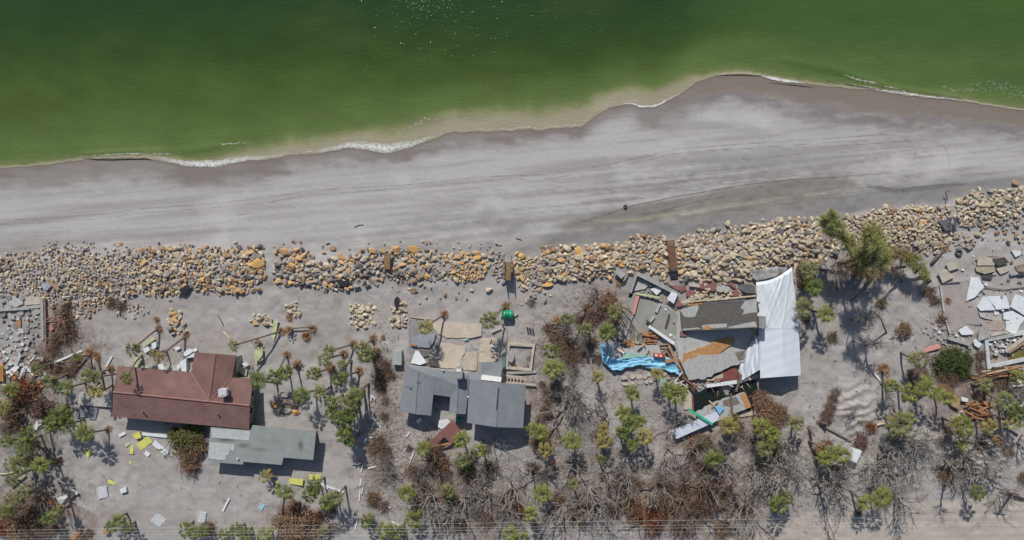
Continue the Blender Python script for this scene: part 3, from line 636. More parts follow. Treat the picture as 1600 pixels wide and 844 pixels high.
for i, (x, y, r, c, lay) in enumerate(ALLR[:296]):
    si = random.randrange(14)
    if si not in rockmeshes:
        V, F = SHAPES[si]; me = bpy.data.meshes.new('boulder'); me.from_pydata([tuple(v) for v in V], [], F); me.update(); me.materials.append(ROCKM['tan']); rockmeshes[si] = me
    o = bpy.data.objects.new('boulder', rockmeshes[si]); COL.objects.link(o)
    o.material_slots[0].link = 'OBJECT'; o.material_slots[0].material = ROCKM[c]
    s = r * .122; zz = s * .2 + lay * .2
    o.location = PG(x, y, zz); o.scale = (s, s, s * random.uniform(.8, 1.0))
    o.rotation_euler = (random.uniform(-.25, .25), random.uniform(-.25, .25), random.uniform(-.5, .5) + (math.pi if random.random() < .5 else 0))
    tag(o, SZ(r) + CN[c] + ' boulder', 'boulder', 'boulders of the rock band along the beach', at=(x, y))
rest = ALLR[296:]
xs_ = np.array([t[0] for t in rest]); ys_ = np.array([t[1] for t in rest]); zs_ = tz(xs_, ys_)
mats_ = list(ROCKM); V = []; F = []; MI = []
for k, (x, y, r, c, lay) in enumerate(rest):
    v, f = (LOW if r < 3.6 else SHAPES)[random.randrange(14)]; s = r * .127; a = random.uniform(0, 6.283); ca, sa = math.cos(a), math.sin(a)
    tilt = Matrix.Rotation(random.uniform(-.4, .4), 3, 'X'); rot = np.array(Matrix.Rotation(a, 3, 'Z') @ tilt)
    p = P(x, y, float(zs_[k]) + s * .26 + lay * .2)
    vv = (v * s) @ rot.T + np.array(p)
    b = len(V); V += [tuple(q) for q in vv]; F += [tuple(i + b for i in g) for g in f]; MI += [mats_.index(c)] * len(f)
rr_ = mesh_obj('rock_rubble', V, F, None)
for k in mats_: rr_.data.materials.append(ROCKM[k])
rr_.data.polygons.foreach_set('material_index', MI); rr_.data.update()
tag(rr_, 'smaller grey and tan stones filling the rock band between the boulders', 'rubble', kind='stuff')
# ------------------------------------------------------------------ buildings
def roof_quad(mb, r0, r1, e1, e0, n, lip=.035):
    """courses between ridge edge r0-r1 and eave edge e0-e1 (world points); each course laps over the next"""
    r0, r1, e0, e1 = map(Vector, (r0, r1, e0, e1))
    for k in range(n):
        t0 = k / n; t1 = (k + 1) / n
        a = r0.lerp(e0, t0); b = r1.lerp(e1, t0); c = r1.lerp(e1, t1); d = r0.lerp(e0, t1)
        up = Vector((0, 0, lip))
        v = [a, b, c + up, d + up, c, d]
        f = [(0, 1, 2, 3), (3, 2, 4, 5)]
        nrm = (b - a).cross(c - a)
        if nrm.z < 0: f = [q[::-1] for q in f]
        mb.add(v, f)
def fascia(mb, pts, t=.22):
    pts = [Vector(p) for p in pts]
    for a, b in zip(pts[:-1], pts[1:]):
        mb.beam(a + Vector((0, 0, -t / 2)), b + Vector((0, 0, -t / 2)), .06, t)
def inset(pts, d):
    c = sum(pts, Vector()) / len(pts); out = []
    n = len(pts)
    ar = sum(pts[i].x * pts[(i + 1) % n].y - pts[(i + 1) % n].x * pts[i].y for i in range(n)); sg = 1 if ar > 0 else -1
    for i in range(n):
        p0, p1, p2 = pts[i - 1], pts[i], pts[(i + 1) % n]
        d1 = (p1 - p0); d1.z = 0; d1.normalize(); d2 = (p2 - p1); d2.z = 0; d2.normalize()
        n1 = Vector((-d1.y, d1.x, 0)) * sg; n2 = Vector((-d2.y, d2.x, 0)) * sg
        b = n1 + n2; b = b / max(b.dot(n1), .35) if b.length > 1e-3 else n1
        out.append(p1 + b * d)
    return out
def add_window(par, a, b, t, wd_, ht, z0, centre, fm, gm, name='window'):
    a = Vector(a); b = Vector(b); d = (b - a); d.z = 0; d.normalize(); n = Vector((-d.y, d.x, 0))
    p = a.lerp(b, t); p.z = z0 + ht / 2
    if (p - centre).dot(n) < 0: n = -n
    m = MB(); ang = math.atan2(d.y, d.x)
    for s in (-1, 1):
        m.box(p + n * .03 + d * s * wd_ / 2, .09, .08, ht + .09, ang)
        m.box(p + n * .03 + Vector((0, 0, s * ht / 2)), wd_ + .09, .082, .09, ang)
    f = m.build(name, fm, par)
    g = MB(); g.box(p + n * .015, wd_ - .02, .04, ht - .02, ang)
    mesh = child('pane' if name == 'window' else 'leaf', g.v, g.f, gm, par)
    mesh.parent = f; mesh.location = (0, 0, 0)
    return f
glass = mat('window_glass', (40, 48, 55), rough=.15, var=.1, bump=0, spec=.6)
frameM = mat('window_frame', (215, 215, 212), rough=.5, var=.1, bump=.05)
doorM = mat('door_paint', (150, 150, 145), rough=.5, var=.1, bump=.05)

# --- house with the reddish brown tiled roof
h1 = empty('house', PG(285, 615)); tag(h1, 'house with reddish brown tiled roof and a projecting front wing, left of centre', 'house')
brown = mat('brown_tile', (132, 102, 96), rough=.75, var=.22, scale=.5, bump=.4, rgb2=(116, 88, 82), randv=0, bscale=3, spots=[(235, 595, 24, 7, (112, 88, 82), .5), (318, 590, 10, 12, (108, 82, 78), .5), (270, 600, 14, 8, (142, 116, 108), .5), (200, 635, 14, 5, (104, 78, 74), .5), (352, 645, 14, 8, (106, 80, 76), .5), (290, 640, 20, 4, (138, 110, 102), .4), (352, 575, 8, 10, (138, 110, 104), .4)])
brown_ridge = mat('ridge_tile', (158, 115, 108), rough=.75, var=.15, scale=2)
zr, ze = 3.7, 2.7
A0, A1 = P(177.5, 612.5, zr), P(390.5, 633.6, zr)
Rm = P(327, 627.3, zr)
m = MB()
roof_quad(m, A0, Rm, P(298.6, 583, ze), P(184, 572, ze), 13)
roof_quad(m, Rm, A1, P(394.7, 591.5, ze), P(362.6, 590, ze), 13)
roof_quad(m, P(337, 553.5, zr - .15), Rm + Vector((0, 0, .004)), P(298.6, 583, ze), P(304.8, 551.3, ze), 10)
roof_quad(m, P(337, 553.5, zr - .15), Rm + Vector((0, 0, .004)), P(362.6, 590, ze), P(368.5, 556, ze), 10)
roof_quad(m, A0, A1, P(389.3, 670.6, ze), P(175.8, 650.8, ze), 14, .06)
fascia(m, [P(184, 572, ze), A0, P(175.8, 650.8, ze), P(389.3, 670.6, ze), A1, P(394.7, 591.5, ze)]); fascia(m, [P(304.8, 551.3, ze), P(337, 553.5, zr - .15), P(368.5, 556, ze), P(362.6, 590, ze)]); fascia(m, [P(304.8, 551.3, ze), P(298.6, 583, ze), P(184, 572, ze)])
rf = m.build('roof', brown, h1)
m = MB(); up = Vector((0, 0, .07))
m.tube([A0 + up, A1 + up], .13, 6); m.tube([P(337, 553.5, zr - .15) + up, Rm + up], .11, 6); m.tube([P(298.6, 583, ze + .06), Rm + up], .1, 6); m.tube([P(362.6, 590, ze + .06), Rm + up], .1, 6)
rc = m.build('ridge_tiles', brown_ridge, h1); rc.parent = rf; 
m = MB(); m.box(P(349.5, 613, 4.3), 1.15, 1.15, 1.2, .0); m.box(P(349.5, 613, 4.95), 1.0, 1.0, .12)
for s in (-1, 1): m.box(P(349.5, 613, 5.04) + Vector((s * .25, 0, 0)), .1, .8, .06)
vb = m.build('roof_unit', mat('white_metal', (205, 207, 205), rough=.5, var=.12, bump=.1), h1)
vb.parent = rf
for (x, y) in ((339.5, 647), (222, 643)):
    m = MB(); m.tube([P(x, y, 3.2), P(x, y, 3.85)], .11, 8); q = m.build('vent_pipe', brown_ridge, h1); q.parent = rf
wm = mat('stucco_olive', (140, 145, 128), rough=.9, var=.2, rgb2=(118, 118, 104))
pw = inset([P(184, 572, 0), P(175.8, 650.8, 0), P(389.3, 670.6, 0), P(394.7, 591.5, 0)], .0)
def world_foot(pts, z, d): return inset([Vector((p.x, p.y, z)) for p in [P(x, y, zz) for x, y, zz in pts]], d)
f1 = world_foot([(184, 572, ze), (175.8, 650.8, ze), (389.3, 670.6, ze), (394.7, 591.5, ze)], ze - .1, .45)
m = MB(); m.prism(f1, ('z', -.4))
# gable ends
for (e0, rr0, e1) in (((184, 572), (177.5, 612.5), (175.8, 650.8)), ((394.7, 591.5), (390.5, 633.6), (389.3, 670.6))):
    a, b, c = P(*e0, ze - .1), P(*rr0, zr - .12), P(*e1, ze - .1); cc = sum(f1, Vector()) / 4
    off = Vector((cc.x - b.x, 0, 0)).normalized() * .46
    v = [a + off, b + off, c + off]; v += [q + off * .3 for q in v]
    m.add(v, [(0, 1, 2), (5, 4, 3), (0, 3, 4, 1), (1, 4, 5, 2)])
f2 = world_foot([(304.8, 551.3, ze), (300, 590, ze), (364, 600, ze), (368.5, 556, ze)], ze - .1, .4)
m.prism(f2, ('z', -.4))
wl = m.build('wall', wm, h1)
cc = sum(f1, Vector()) / 4
for t in (.12, .3, .5, .72, .88): add_window(h1, f1[1], f1[2], t, 1.3, 1.1, .9, cc, frameM, glass)
for t in (.3, .7): add_window(h1, f1[2], f1[3], t, 1.2, 1.1, .9, cc, frameM, glass)
add_window(h1, f1[1], f1[2], .4, .95, 2.0, .05, cc, frameM, doorM, 'door')

# --- grey flat roofed annex
h2 = empty('annex', PG(412, 700)); tag(h2, 'low annex with flat grey green roof, patched pale grey at its left end', 'annex')
gr = mat('grey_membrane', (142, 147, 144), rough=.8, var=.12, scale=.9, bump=.15, rgb2=(132, 138, 135),
         spots=[(352, 688, 24, 5, (88, 88, 82), .85), (380, 697, 16, 6, (92, 92, 86), .75), (405, 703, 22, 5, (104, 106, 100), .6), (469, 697, 7, 13, (88, 92, 90), .9), (430, 690, 20, 10, (120, 126, 120), .4)])
zt = 2.6
an = [(329, 667.5), (391.5, 672.4), (394.5, 664.8), (494, 673.8), (489.3, 718.8), (442.8, 715.2), (440, 726.6), (380.7, 721.6), (379.5, 726), (324, 721.5)]
top = [P(x, y, zt + (x - 410) * .0006) for x, y in an]
m = MB(); m.prism(top, .2); rfa = m.build('roof', gr, h2)
for nm, pts in (('roof_patch', [(330.5, 669), (391.5, 674), (389, 688.5), (331, 684)]), ('roof_patch', [(327.5, 690.5), (367, 694.5), (366, 704.5), (359, 704), (357.5, 711), (354, 711), (352, 719.5), (325.5, 717)])):
    m = MB(); m.prism([P(x, y, zt + .035) for x, y in pts], .03); q = m.build(nm, mat('pale_membrane', (184, 186, 184), rough=.7, var=.14, scale=1.5, bump=.1), h2); q['label'] = 'pale patch of roofing sheet'; q.parent = rfa
m = MB(); m.tube([P(371, 717, zt), P(371, 717, zt + .35)], .14, 8); q = m.build('vent_pipe', frameM, h2); q.parent = rfa
fa = world_foot([(331, 668, zt), (492, 675, zt), (488, 717, zt), (326, 719, zt)], zt - .22, .5)
m = MB(); m.prism(fa, ('z', -.4)); m.build('wall', mat('stucco_grey', (150, 148, 142), var=.15), h2)
cc = sum(fa, Vector()) / 4
for t in (.2, .42, .8): add_window(h2, fa[2], fa[3], t, 1.3, 1.1, .9, cc, frameM, glass)
add_window(h2, fa[2], fa[3], .6, .95, 2.0, .05, cc, frameM, doorM, 'door')

# --- grey shingled house in the middle
h3 = empty('house', PG(725, 615)); tag(h3, 'house with blue grey shingle roof in two blocks and an open notch, in the middle', 'house')
sh = mat('grey_shingle', (131, 135, 139), rough=.85, var=.2, scale=.8, bump=.3, rgb2=(123, 127, 130), fine=9, spots=[(640, 605, 12, 3, (84, 90, 95), .5), (655, 598, 5, 5, (80, 84, 88), .6), (690, 590, 16, 5, (116, 120, 124), .6), (755, 630, 12, 20, (124, 128, 130), .5), (800, 640, 10, 16, (138, 142, 144), .4), (640, 630, 8, 8, (112, 116, 120), .5)])
e1_, r1_ = 2.75, 3.35
m = MB(); L = .02
bodyL = [(635, 570.3), (651, 578), (728, 582)]
# west leg, gable north-south
roof_quad(m, P(654, 580, r1_), P(649.3, 646.5, r1_), P(624.2, 641.3, e1_), P(634.7, 570.3, e1_), 9, L)
roof_quad(m, P(654, 580, r1_), P(649.3, 647.5, r1_), P(673.5, 649.3, e1_), P(678.5, 603, r1_ - .25), 7, L)
# bar joining the legs
roof_quad(m, P(654, 580, r1_), P(716, 602, r1_), P(733, 583.5, e1_ + .1), P(634.7, 570.3, e1_), 8, L)
roof_quad(m, P(654, 580, r1_ - .01), P(716, 602, r1_ - .01), P(703.8, 620.3, e1_ + .15), P(676.7, 616.5, e1_ + .15), 8, L)
# middle leg
roof_quad(m, P(716, 602, r1_), P(714, 646.3, r1_), P(702, 644.6, e1_ + .1), P(703.8, 620.3, e1_ + .15), 6, L)
roof_quad(m, P(716, 602, r1_), P(714, 646.3, r1_), P(727.4, 647.2, e1_ + .1), P(731, 618, e1_ + .1), 6, L)
roof_quad(m, P(716, 602, r1_), P(731.5, 618, e1_ + .1), P(733.5, 583.5, e1_ + .1), P(733, 583.5, e1_ + .11), 4, L)
# east block, gable north-south
e2_, r2_ = 3.4, 4.7
roof_quad(m, P(780.5, 598, r2_), P(775.5, 667.3, r2_), P(730, 660.5, e2_), P(734, 592.5, e2_), 12, L)
roof_quad(m, P(780.5, 598, r2_), P(775.5, 667.3, r2_), P(817, 668.5, e2_), P(821.3, 600.8, e2_), 12, L)
# low porch roofs toward the patio
m.prism([P(731, 583.5, 2.9), P(751.5, 585, 2.9), P(751.5, 566, 2.75), P(786, 566, 2.75), P(784, 590, 2.9), P(781, 599.5, 3.4), P(733.6, 594, 3.3)], .15)
m.prism([P(751.5, 570, 2.68), P(775, 568.5, 2.68), P(784, 557, 2.6), P(785.5, 586, 2.68), P(751.5, 586, 2.68)], .12)
fascia(m, [P(678, 603, e1_), P(676.7, 616.5, e1_ + .13), P(673.5, 649.3, e1_), P(649.3, 646.9, r1_), P(624.2, 641.3, e1_), P(634.7, 570.3, e1_)])
fascia(m, [P(676.7, 616.5, e1_ + .13), P(703.8, 620.3, e1_ + .13), P(702, 644.6, e1_ + .08), P(714, 646.3, r1_), P(727.4, 647.2, e1_ + .08), P(731, 618, e1_ + .08)])
fascia(m, [P(734, 592.5, e2_), P(730, 660.5, e2_), P(775.5, 667.3, r2_), P(817, 668.5, e2_), P(821.3, 600.8, e2_)])
rf3 = m.build('roof', sh, h3)
m = MB(); m.tube([P(654, 580, r1_ + .03), P(649.4, 646, r1_ + .03)], .06, 5); m.tube([P(716, 602, r1_ + .03), P(714, 646, r1_ + .03)], .06, 5); m.tube([P(780, 606, r2_ + .02), P(775.6, 667, r2_ + .02)], .06, 5)
q = m.build('ridge_cap', mat('ridge_grey', (118, 126, 131)), h3); q.parent = rf3
m = MB(); m.prism([P(778.2, 606, r2_ + .06), P(779.6, 606, r2_ + .06), P(777.0, 640, r2_ + .06), P(775.2, 640, r2_ + .06)], .05)
q = m.build('ridge_opening', mat('dark_gap', (30, 32, 40), var=.1, bump=0), h3); q.parent = rf3; q['label'] = 'dark open slot along the ridge'
m = MB(); m.box(P(717.5, 583, 3.8), .95, 1.5, 2.2, 0); m.box(P(717.5, 583, 4.94), 1.05, 1.6, .1)
ch = m.build('chimney', mat('grey_block', (148, 150, 148), var=.2), h3); ch.parent = rf3
m = MB(); m.box(P(716.5, 578.8, 5.04), .8, .5, .09); q = m.build('chimney_cap', frameM, h3); q.parent = rf3
for (x, y) in ((692, 578), (731.5, 620), (745.5, 619), (641, 606), (655, 596)):
    m = MB(); m.tube([P(x, y, 2.9), P(x, y, 3.75 if x > 735 else 3.45)], .13, 7); q = m.build('vent_pipe', frameM if x in (692, 731.5) else sh, h3); q.parent = rf3
for pts in ([(652, 590.5), (656, 586), (668, 587), (666, 590)],):
    m = MB(); m.prism([P(x, y, 3.30) for x, y in pts], .03); q = m.build('torn_shingles', mat('torn', (128, 136, 140), var=.5, fine=20), h3); q.parent = rf3
m = MB(); m.prism([P(753, 585.5, 3.25), P(784, 589.5, 3.25), P(782.5, 597, 3.45), P(751.5, 593.5, 3.45)], .08)
q = m.build('white_flashing', mat('white_paint', (222, 222, 218), rough=.5, var=.1, bump=.1), h3); q.parent = rf3
ww = mat('stucco_white', (172, 170, 165), var=.15)
m = MB()
fw = world_foot([(635, 571, e1_), (625, 640, e1_), (673, 648, e1_), (677, 617, e1_), (704, 620, e1_), (702, 644, e1_), (727, 646, e1_), (731, 600, e1_), (733, 584, e1_)], e1_ - .25, .35); m.prism(fw, ('z', -.4))
fe = world_foot([(734, 593, e2_), (731, 659, e2_), (816, 668, e2_), (821, 601.5, e2_)], e2_ - .2, .6); m.prism(fe, ('z', -.4))
a, b, c = P(731, 660, e2_ - .22), P(775.5, 667.3, r2_ - .25), P(817, 668.2, e2_ - .22); o_ = Vector((0, .6, 0)); v = [a + o_, b + o_, c + o_]; v += [q + o_ * .3 for q in v]; m.add(v, [(0, 1, 2), (5, 4, 3), (0, 3, 4, 1), (1, 4, 5, 2)])
m.build('wall', ww, h3)
cc = sum(fe, Vector()) / 4
for t in (.2, .5, .8): add_window(h3, fe[1], fe[2], t, 1.4, 1.2, 1.0, cc, frameM, glass)
cw = sum(fw, Vector()) / len(fw)
for t in (.3, .7): add_window(h3, fw[1], fw[2], t, 1.2, 1.1, .9, cw, frameM, glass)
add_window(h3, fe[1], fe[2], .35, .95, 2.0, .05, cc, frameM, doorM, 'door')

# --- house under white tarpaulins
h4 = empty('house', PG(1215, 510)); tag(h4, 'house whose roof is wrapped in bright white tarpaulin, right of the dark roof', 'house')
def drape(pts_fn, nu, nv, name, m_, par, amp=.05, seed=0):
    V = []; F = []
    for i in range(nu + 1):
        for j in range(nv + 1):
            p = pts_fn(i / nu, j / nv); V.append(p)
    for i in range(nu):
        for j in range(nv):
            a = i * (nv + 1) + j; F.append((a, a + nv + 1, a + nv + 2, a + 1))
    me = mesh_obj(name, V, F, m_, None, True)
    n0 = me.data.polygons[len(F) // 2].normal
    if n0.z < 0: me.data.flip_normals()
    if par:
        pl = par.location
        for v in me.data.vertices: v.co -= pl
        me.parent = par
    return me
tarp = mat('white_tarp', (211, 217, 222), rough=.45, var=.04, scale=.6, bump=.25, spec=.4, bscale=1.2, rgb2=(204, 211, 217), fine=3)
def bil(c, u, v):
    (x0, y0), (x1, y1), (x2, y2), (x3, y3) = c     # (0,0),(1,0),(1,1),(0,1)
    return ((x0 * (1 - u) + x1 * u) * (1 - v) + (x3 * (1 - u) + x2 * u) * v, (y0 * (1 - u) + y1 * u) * (1 - v) + (y3 * (1 - u) + y2 * u) * v)
def tN(u, v):
    x, y = bil([(1181.5, 441), (1237, 417), (1248, 509), (1184, 511)], u, v)
    if v < .35: y += 6 * math.sin(u * 3.1) * (1 - v / .35)
    z = 2.25 + .95 * (1 - abs(u - .58) / .58 if u < .58 else 1 - (u - .58) / .42)
    z += .10 * math.sin((u * 5 + v * 3.3) * 3) * (.3 + u * 0) * (1 - v) + .07 * math.sin((u * 9 - v * 6)) * math.exp(-((u - .45 + v * .25) / .25) ** 2)
    fold = (u - .8 + v * .62); z += .16 * math.exp(-(fold / .035) ** 2) + .12 * math.exp(-((fold + .13) / .025) ** 2) + .10 * math.exp(-((u - .95 + v * .35) / .02) ** 2)
    z += .025 * math.sin(u * 37 + v * 11) * math.sin(v * 23)
    if v < .06: z -= (0.06 - v) * 8
    return P(x, y, z)
def tS(u, v):
    x, y = bil([(1185.5, 511), (1248, 508.6), (1251.3, 586.6), (1188, 591)], u, v)
    z = 2.2 + 1.0 * (1 - abs(u - .56) / .56 if u < .56 else 1 - (u - .56) / .44)
    z += .012 * math.sin(u * 23 + v * 5) + .012 * math.sin(v * 31 + u * 7) + .05 * math.exp(-((v - .03) / .02) ** 2)
    return P(x, y, z)
t1_ = drape(tN, 60, 70, 'roof', tarp, h4); t1_['label'] = 'northern half of the roof under a crumpled white tarpaulin'
t2_ = drape(tS, 40, 50, 'roof', tarp, h4); t2_['label'] = 'southern half of the roof under a smooth white tarpaulin'
def tD(u, v):      # loose hanging flap at the west side
    x, y = bil([(1196, 511), (1190, 512), (1188.5, 577), (1156, 598)], u, v)
    x -= 14 * math.sin(v * 3.0) * (1 - u); y += 0
    z = .5 + 1.7 * u + .3 * (1 - v) + .22 * math.sin(u * 13 + v * 5) * (1 - u * .6) * (.4 + v) + .1 * math.sin(u * 27 - v * 9)
    return P(x, y, max(z, .25))
fl_ = drape(lambda u, v: tD(v, u), 50, 40, 'tarp_flap', tarp, h4); fl_['label'] = 'loose white tarpaulin flap hanging off the west side'
m = MB(); fb = world_foot([(1184, 450, 2.2), (1186, 589, 2.2), (1251, 585, 2.2), (1240, 425, 2.2)], 2.0, .4); m.prism(fb, ('z', -.4))
m.build('wall', mat('stucco_pale', (160, 158, 156), var=.2), h4)
m = MB(); a, b, c = P(1188, 590.8, 2.15), P(1223, 588.8, 3.1), P(1251, 586.5, 2.15); o_ = Vector((0, .45, 0)); v = [a + o_, b + o_, c + o_]; v += [q + o_ * .3 for q in v]; m.add(v, [(0, 1, 2), (5, 4, 3), (0, 3, 4, 1), (1, 4, 5, 2)])
m.build('gable', mat('stucco_pale', (160, 158, 156)), h4)
cc = sum(fb, Vector()) / 4
for t in (.3, .7): add_window(h4, fb[1], fb[2], t, 1.3, 1.1, .7, cc, frameM, glass)
for t in (.25, .5, .75): add_window(h4, fb[2], fb[3], t, 1.3, 1.1, .7, cc, frameM, glass)

# --- long collapsed dark roof
h5 = empty('collapsed_roof', PG(1122, 492)); tag(h5, 'long dark grey roof slab with torn pale membrane, tilted beside the white tarpaulin', 'roof')
def zd(x): return .95 + (x - 1062) / 122 * 3.2
dk = mat('dark_roof', (98, 95, 90), rough=.9, var=.3, scale=1.2, bump=.3, rgb2=(88, 84, 80), fine=5)
pts = [(1062.5, 484), (1074, 477), (1097, 472.5), (1130, 469), (1182, 464), (1184, 512), (1140, 514.5), (1100, 516.5), (1067, 517), (1064, 503)]
m = MB(); m.prism([P(x, y, zd(x)) for x, y in pts], .25); rr5 = m.build('roof_deck', dk, h5)
pm = mat('torn_membrane', (176, 176, 174), rough=.8, var=.2, scale=2.5, rgb2=(150, 148, 146)); om = mat('bare_plywood', (184, 140, 92), var=.3, scale=3, rgb2=(156, 114, 74))
def patch(par, pts, m_, nm, zf, dz=.03, lab=None):
    m = MB(); m.prism([P(x, y, zf(x, y) + dz) for x, y in pts], .03); q = m.build(nm, m_, par)
    if lab: q['label'] = lab
    return q
z5 = lambda x, y: zd(x)
patch(h5, [(1062, 484.5), (1078, 479.5), (1090.7, 475.8), (1091.7, 481.5), (1086, 494.8), (1078, 496), (1069, 494.8)], pm, 'torn_membrane', z5)
patch(h5, [(1164, 470), (1182, 466.5), (1183, 488), (1172, 489), (1160, 492), (1163, 485), (1157, 481.5)], pm, 'torn_membrane', z5)
patch(h5, [(1097, 508.3), (1116, 506.5), (1135.5, 505.5), (1136, 511.5), (1118, 513), (1098, 513.5)], pm, 'torn_membrane', z5)
patch(h5, [(1138, 511), (1160, 506), (1180, 502.5), (1183, 511), (1139, 513)], pm, 'torn_membrane', z5)
patch(h5, [(1067, 514), (1090, 512), (1096, 513.5), (1067, 516.5)], pm, 'torn_membrane', z5)
patch(h5, [(1092, 472.5), (1128, 469.5), (1165, 466.3), (1166, 469), (1130, 471.5), (1100, 474)], pm, 'torn_membrane', z5, .034)
patch(h5, [(1098.5, 511.5), (1105, 508.3), (1111.5, 511.5), (1109, 515.5), (1098.5, 515.8)], om, 'bare_plywood', z5, .06)
patch(h5, [(1073, 474.5), (1103, 470.2), (1096, 475.5), (1075, 477.8)], om, 'bare_plywood', z5, .06)
patch(h5, [(1169, 464), (1181, 463), (1181, 466), (1170, 466.5)], om, 'bare_plywood', z5, .06)
m = MB(); m.beam(P(1064, 472.5, 1.2), P(1181, 462.3, 4.35), .2, .16); q = m.build('edge_beam', mat('pale_timber', (206, 190, 160), var=.2), h5)
m = MB(); m.prism([P(1185.4, 494.8, 4.3), P(1197, 494.8, 4.3), P(1197, 513.7, 4.3), P(1186.2, 512.8, 4.3)], .9); m.build('roof_box', mat('grey_block', (148, 150, 148)), h5)
m = MB()
for (x, y) in ((1070, 513), (1178, 508), (1176, 470), (1125, 512)): m.box((P(x, y, 0).x, P(x, y, 0).y, zd(x) / 2 - .2), .3, .3, zd(x) + .1 - .4)
m.build('post', mat('grey_block', (148, 150, 148)), h5)
m = MB(); m.prism([P(1175, 422.7, 1.1), P(1215, 417, 1.1), P(1231, 418.5, 1.3), P(1212, 432, 1.3), P(1182.7, 439, 1.1), P(1176, 434, 1.1)], .2)
h6 = m.origin_build('roof_fragment', mat('torn_membrane2', (168, 168, 168), var=.2, scale=1.2, rgb2=(110, 104, 102))); tag(h6, 'pale grey roof corner sticking out north of the white tarpaulin', 'roof fragment')
# ------------------------------------------------------------------ palms
LEAFM = {'green': mat('frond_green', (108, 116, 56), rough=.6, var=.4, scale=4, rgb2=(68, 82, 38), bump=0, randv=.16),
         'lime': mat('frond_lime', (132, 134, 62), rough=.6, var=.4, scale=4, rgb2=(80, 92, 42), bump=0, randv=.12),
         'dull': mat('frond_dull', (130, 128, 82), rough=.7, var=.35, scale=4, rgb2=(76, 82, 50), bump=0, randv=.14),
         'yellow': mat('frond_yellow', (158, 142, 84), rough=.7, var=.35, scale=4, rgb2=(104, 104, 56), bump=0, randv=.1),
         'dead': mat('frond_dead', (166, 134, 98), rough=.9, var=.35, scale=4, rgb2=(112, 84, 60), bump=0, randv=.12)}
barkM = mat('palm_bark', (120, 108, 98), rough=.95, var=.3, scale=6, bump=.8)
rootM = mat('root_brown', (172, 134, 100), rough=.95, var=.35, scale=5, bump=.3, rgb2=(136, 100, 72))
def crown_mesh(seed, n, lo, hi, reach=1.0, droop=.5, fan=9):
    rn = random.Random(seed); V = []; F = []
    for i in range(n):
        az = i * 2.39996 + rn.uniform(-.25, .25); el = math.radians(lo + (hi - lo) * (i / n) ** .85 + rn.uniform(-8, 8))
        L = reach * rn.uniform(.38, .66); d = Vector((math.cos(az) * math.cos(el), math.sin(az) * math.cos(el), math.sin(el))); d0 = d; L = L * (.45 + .55 * math.cos(el))
        side = Vector((-math.sin(az), math.cos(az), 0)); hz = Vector((math.cos(az), math.sin(az), 0)); e_ = d0 * L; d = (d0 + hz * (.9 if el > .3 else .1) - Vector((0, 0, .25 if el > .3 else 0))).normalized(); upv = side.cross(d) * -1
        if upv.z < 0: upv = -upv
        e = e_; w_ = .018; k = len(V)
        V += [side * -w_, side * w_, e + side * w_, e - side * w_]; F.append((k, k + 1, k + 2, k + 3))
        fl = reach * rn.uniform(.62, 1.0); spread = rn.uniform(.4, .72)
        for j in range(fan):
            a = (j / (fan - 1) * 2 - 1) * spread
            ll = fl * (1 - .28 * abs(a) / spread) * rn.uniform(.85, 1.1)
            dr = d * math.cos(a) + side * math.sin(a); dr.normalize()
            mid = e + dr * ll * .55 + upv * .05; tip = e + dr * ll - Vector((0, 0, 1)) * ll * droop * rn.uniform(.4, 1)
            pr = dr.cross(upv).normalized() * (.034 * reach); k = len(V)
            V += [e, mid + pr, tip, mid - pr]; F += [(k, k + 1, k + 2, k + 3)]
    me = bpy.data.meshes.new('crown'); me.from_pydata([tuple(v) for v in V], [], F); me.update(); me.materials.append(LEAFM['green']); return me
CROWNS = [crown_mesh(20 + i, 26, 72, -30, 1.2, .28, 7) for i in range(5)]
THIN = [crown_mesh(50 + i, 22, 66, -42, 1.15, .4, 8) for i in range(4)]
DEADC = [crown_mesh(80 + i, 20, 20, -75, .9, .8, 7) for i in range(3)]
SKIRT = [crown_mesh(90 + i, 14, -35, -78, .85, .9, 6) for i in range(3)]
def tuft_mesh(seed, n, r):
    rn = random.Random(seed); V = []; F = []
    for i in range(n):
        a = rn.uniform(0, 6.283); el = rn.uniform(-.1, 1.1); d = Vector((math.cos(a) * math.cos(el), math.sin(a) * math.cos(el), math.sin(el)))
        p = Vector((0, 0, .05)); q = d * r * rn.uniform(.5, 1.0); q.z *= .7; mid = q * .5 + Vector((rn.uniform(-.1, .1), rn.uniform(-.1, .1), rn.uniform(0, .15)))
        s = Vector((-math.sin(a), math.cos(a), 0)) * .022; k = len(V)
        V += [p - s, p + s, mid + s, mid - s, q]; F += [(k, k + 1, k + 2, k + 3), (k + 3, k + 2, k + 4)]
    me = bpy.data.meshes.new('roots'); me.from_pydata([tuple(v) for v in V], [], F); me.update(); me.materials.append(rootM); return me
TUFTS = [tuft_mesh(i, 190, 1.15) for i in range(3)]
def set_mat(o, m): o.material_slots[0].link = 'OBJECT'; o.material_slots[0].material = m
LBL = {'green': 'green fan palm', 'lime': 'bright lime green fan palm', 'dull': 'dull olive green fan palm', 'yellow': 'yellowing fan palm', 'dead': 'dead brown fan palm'}
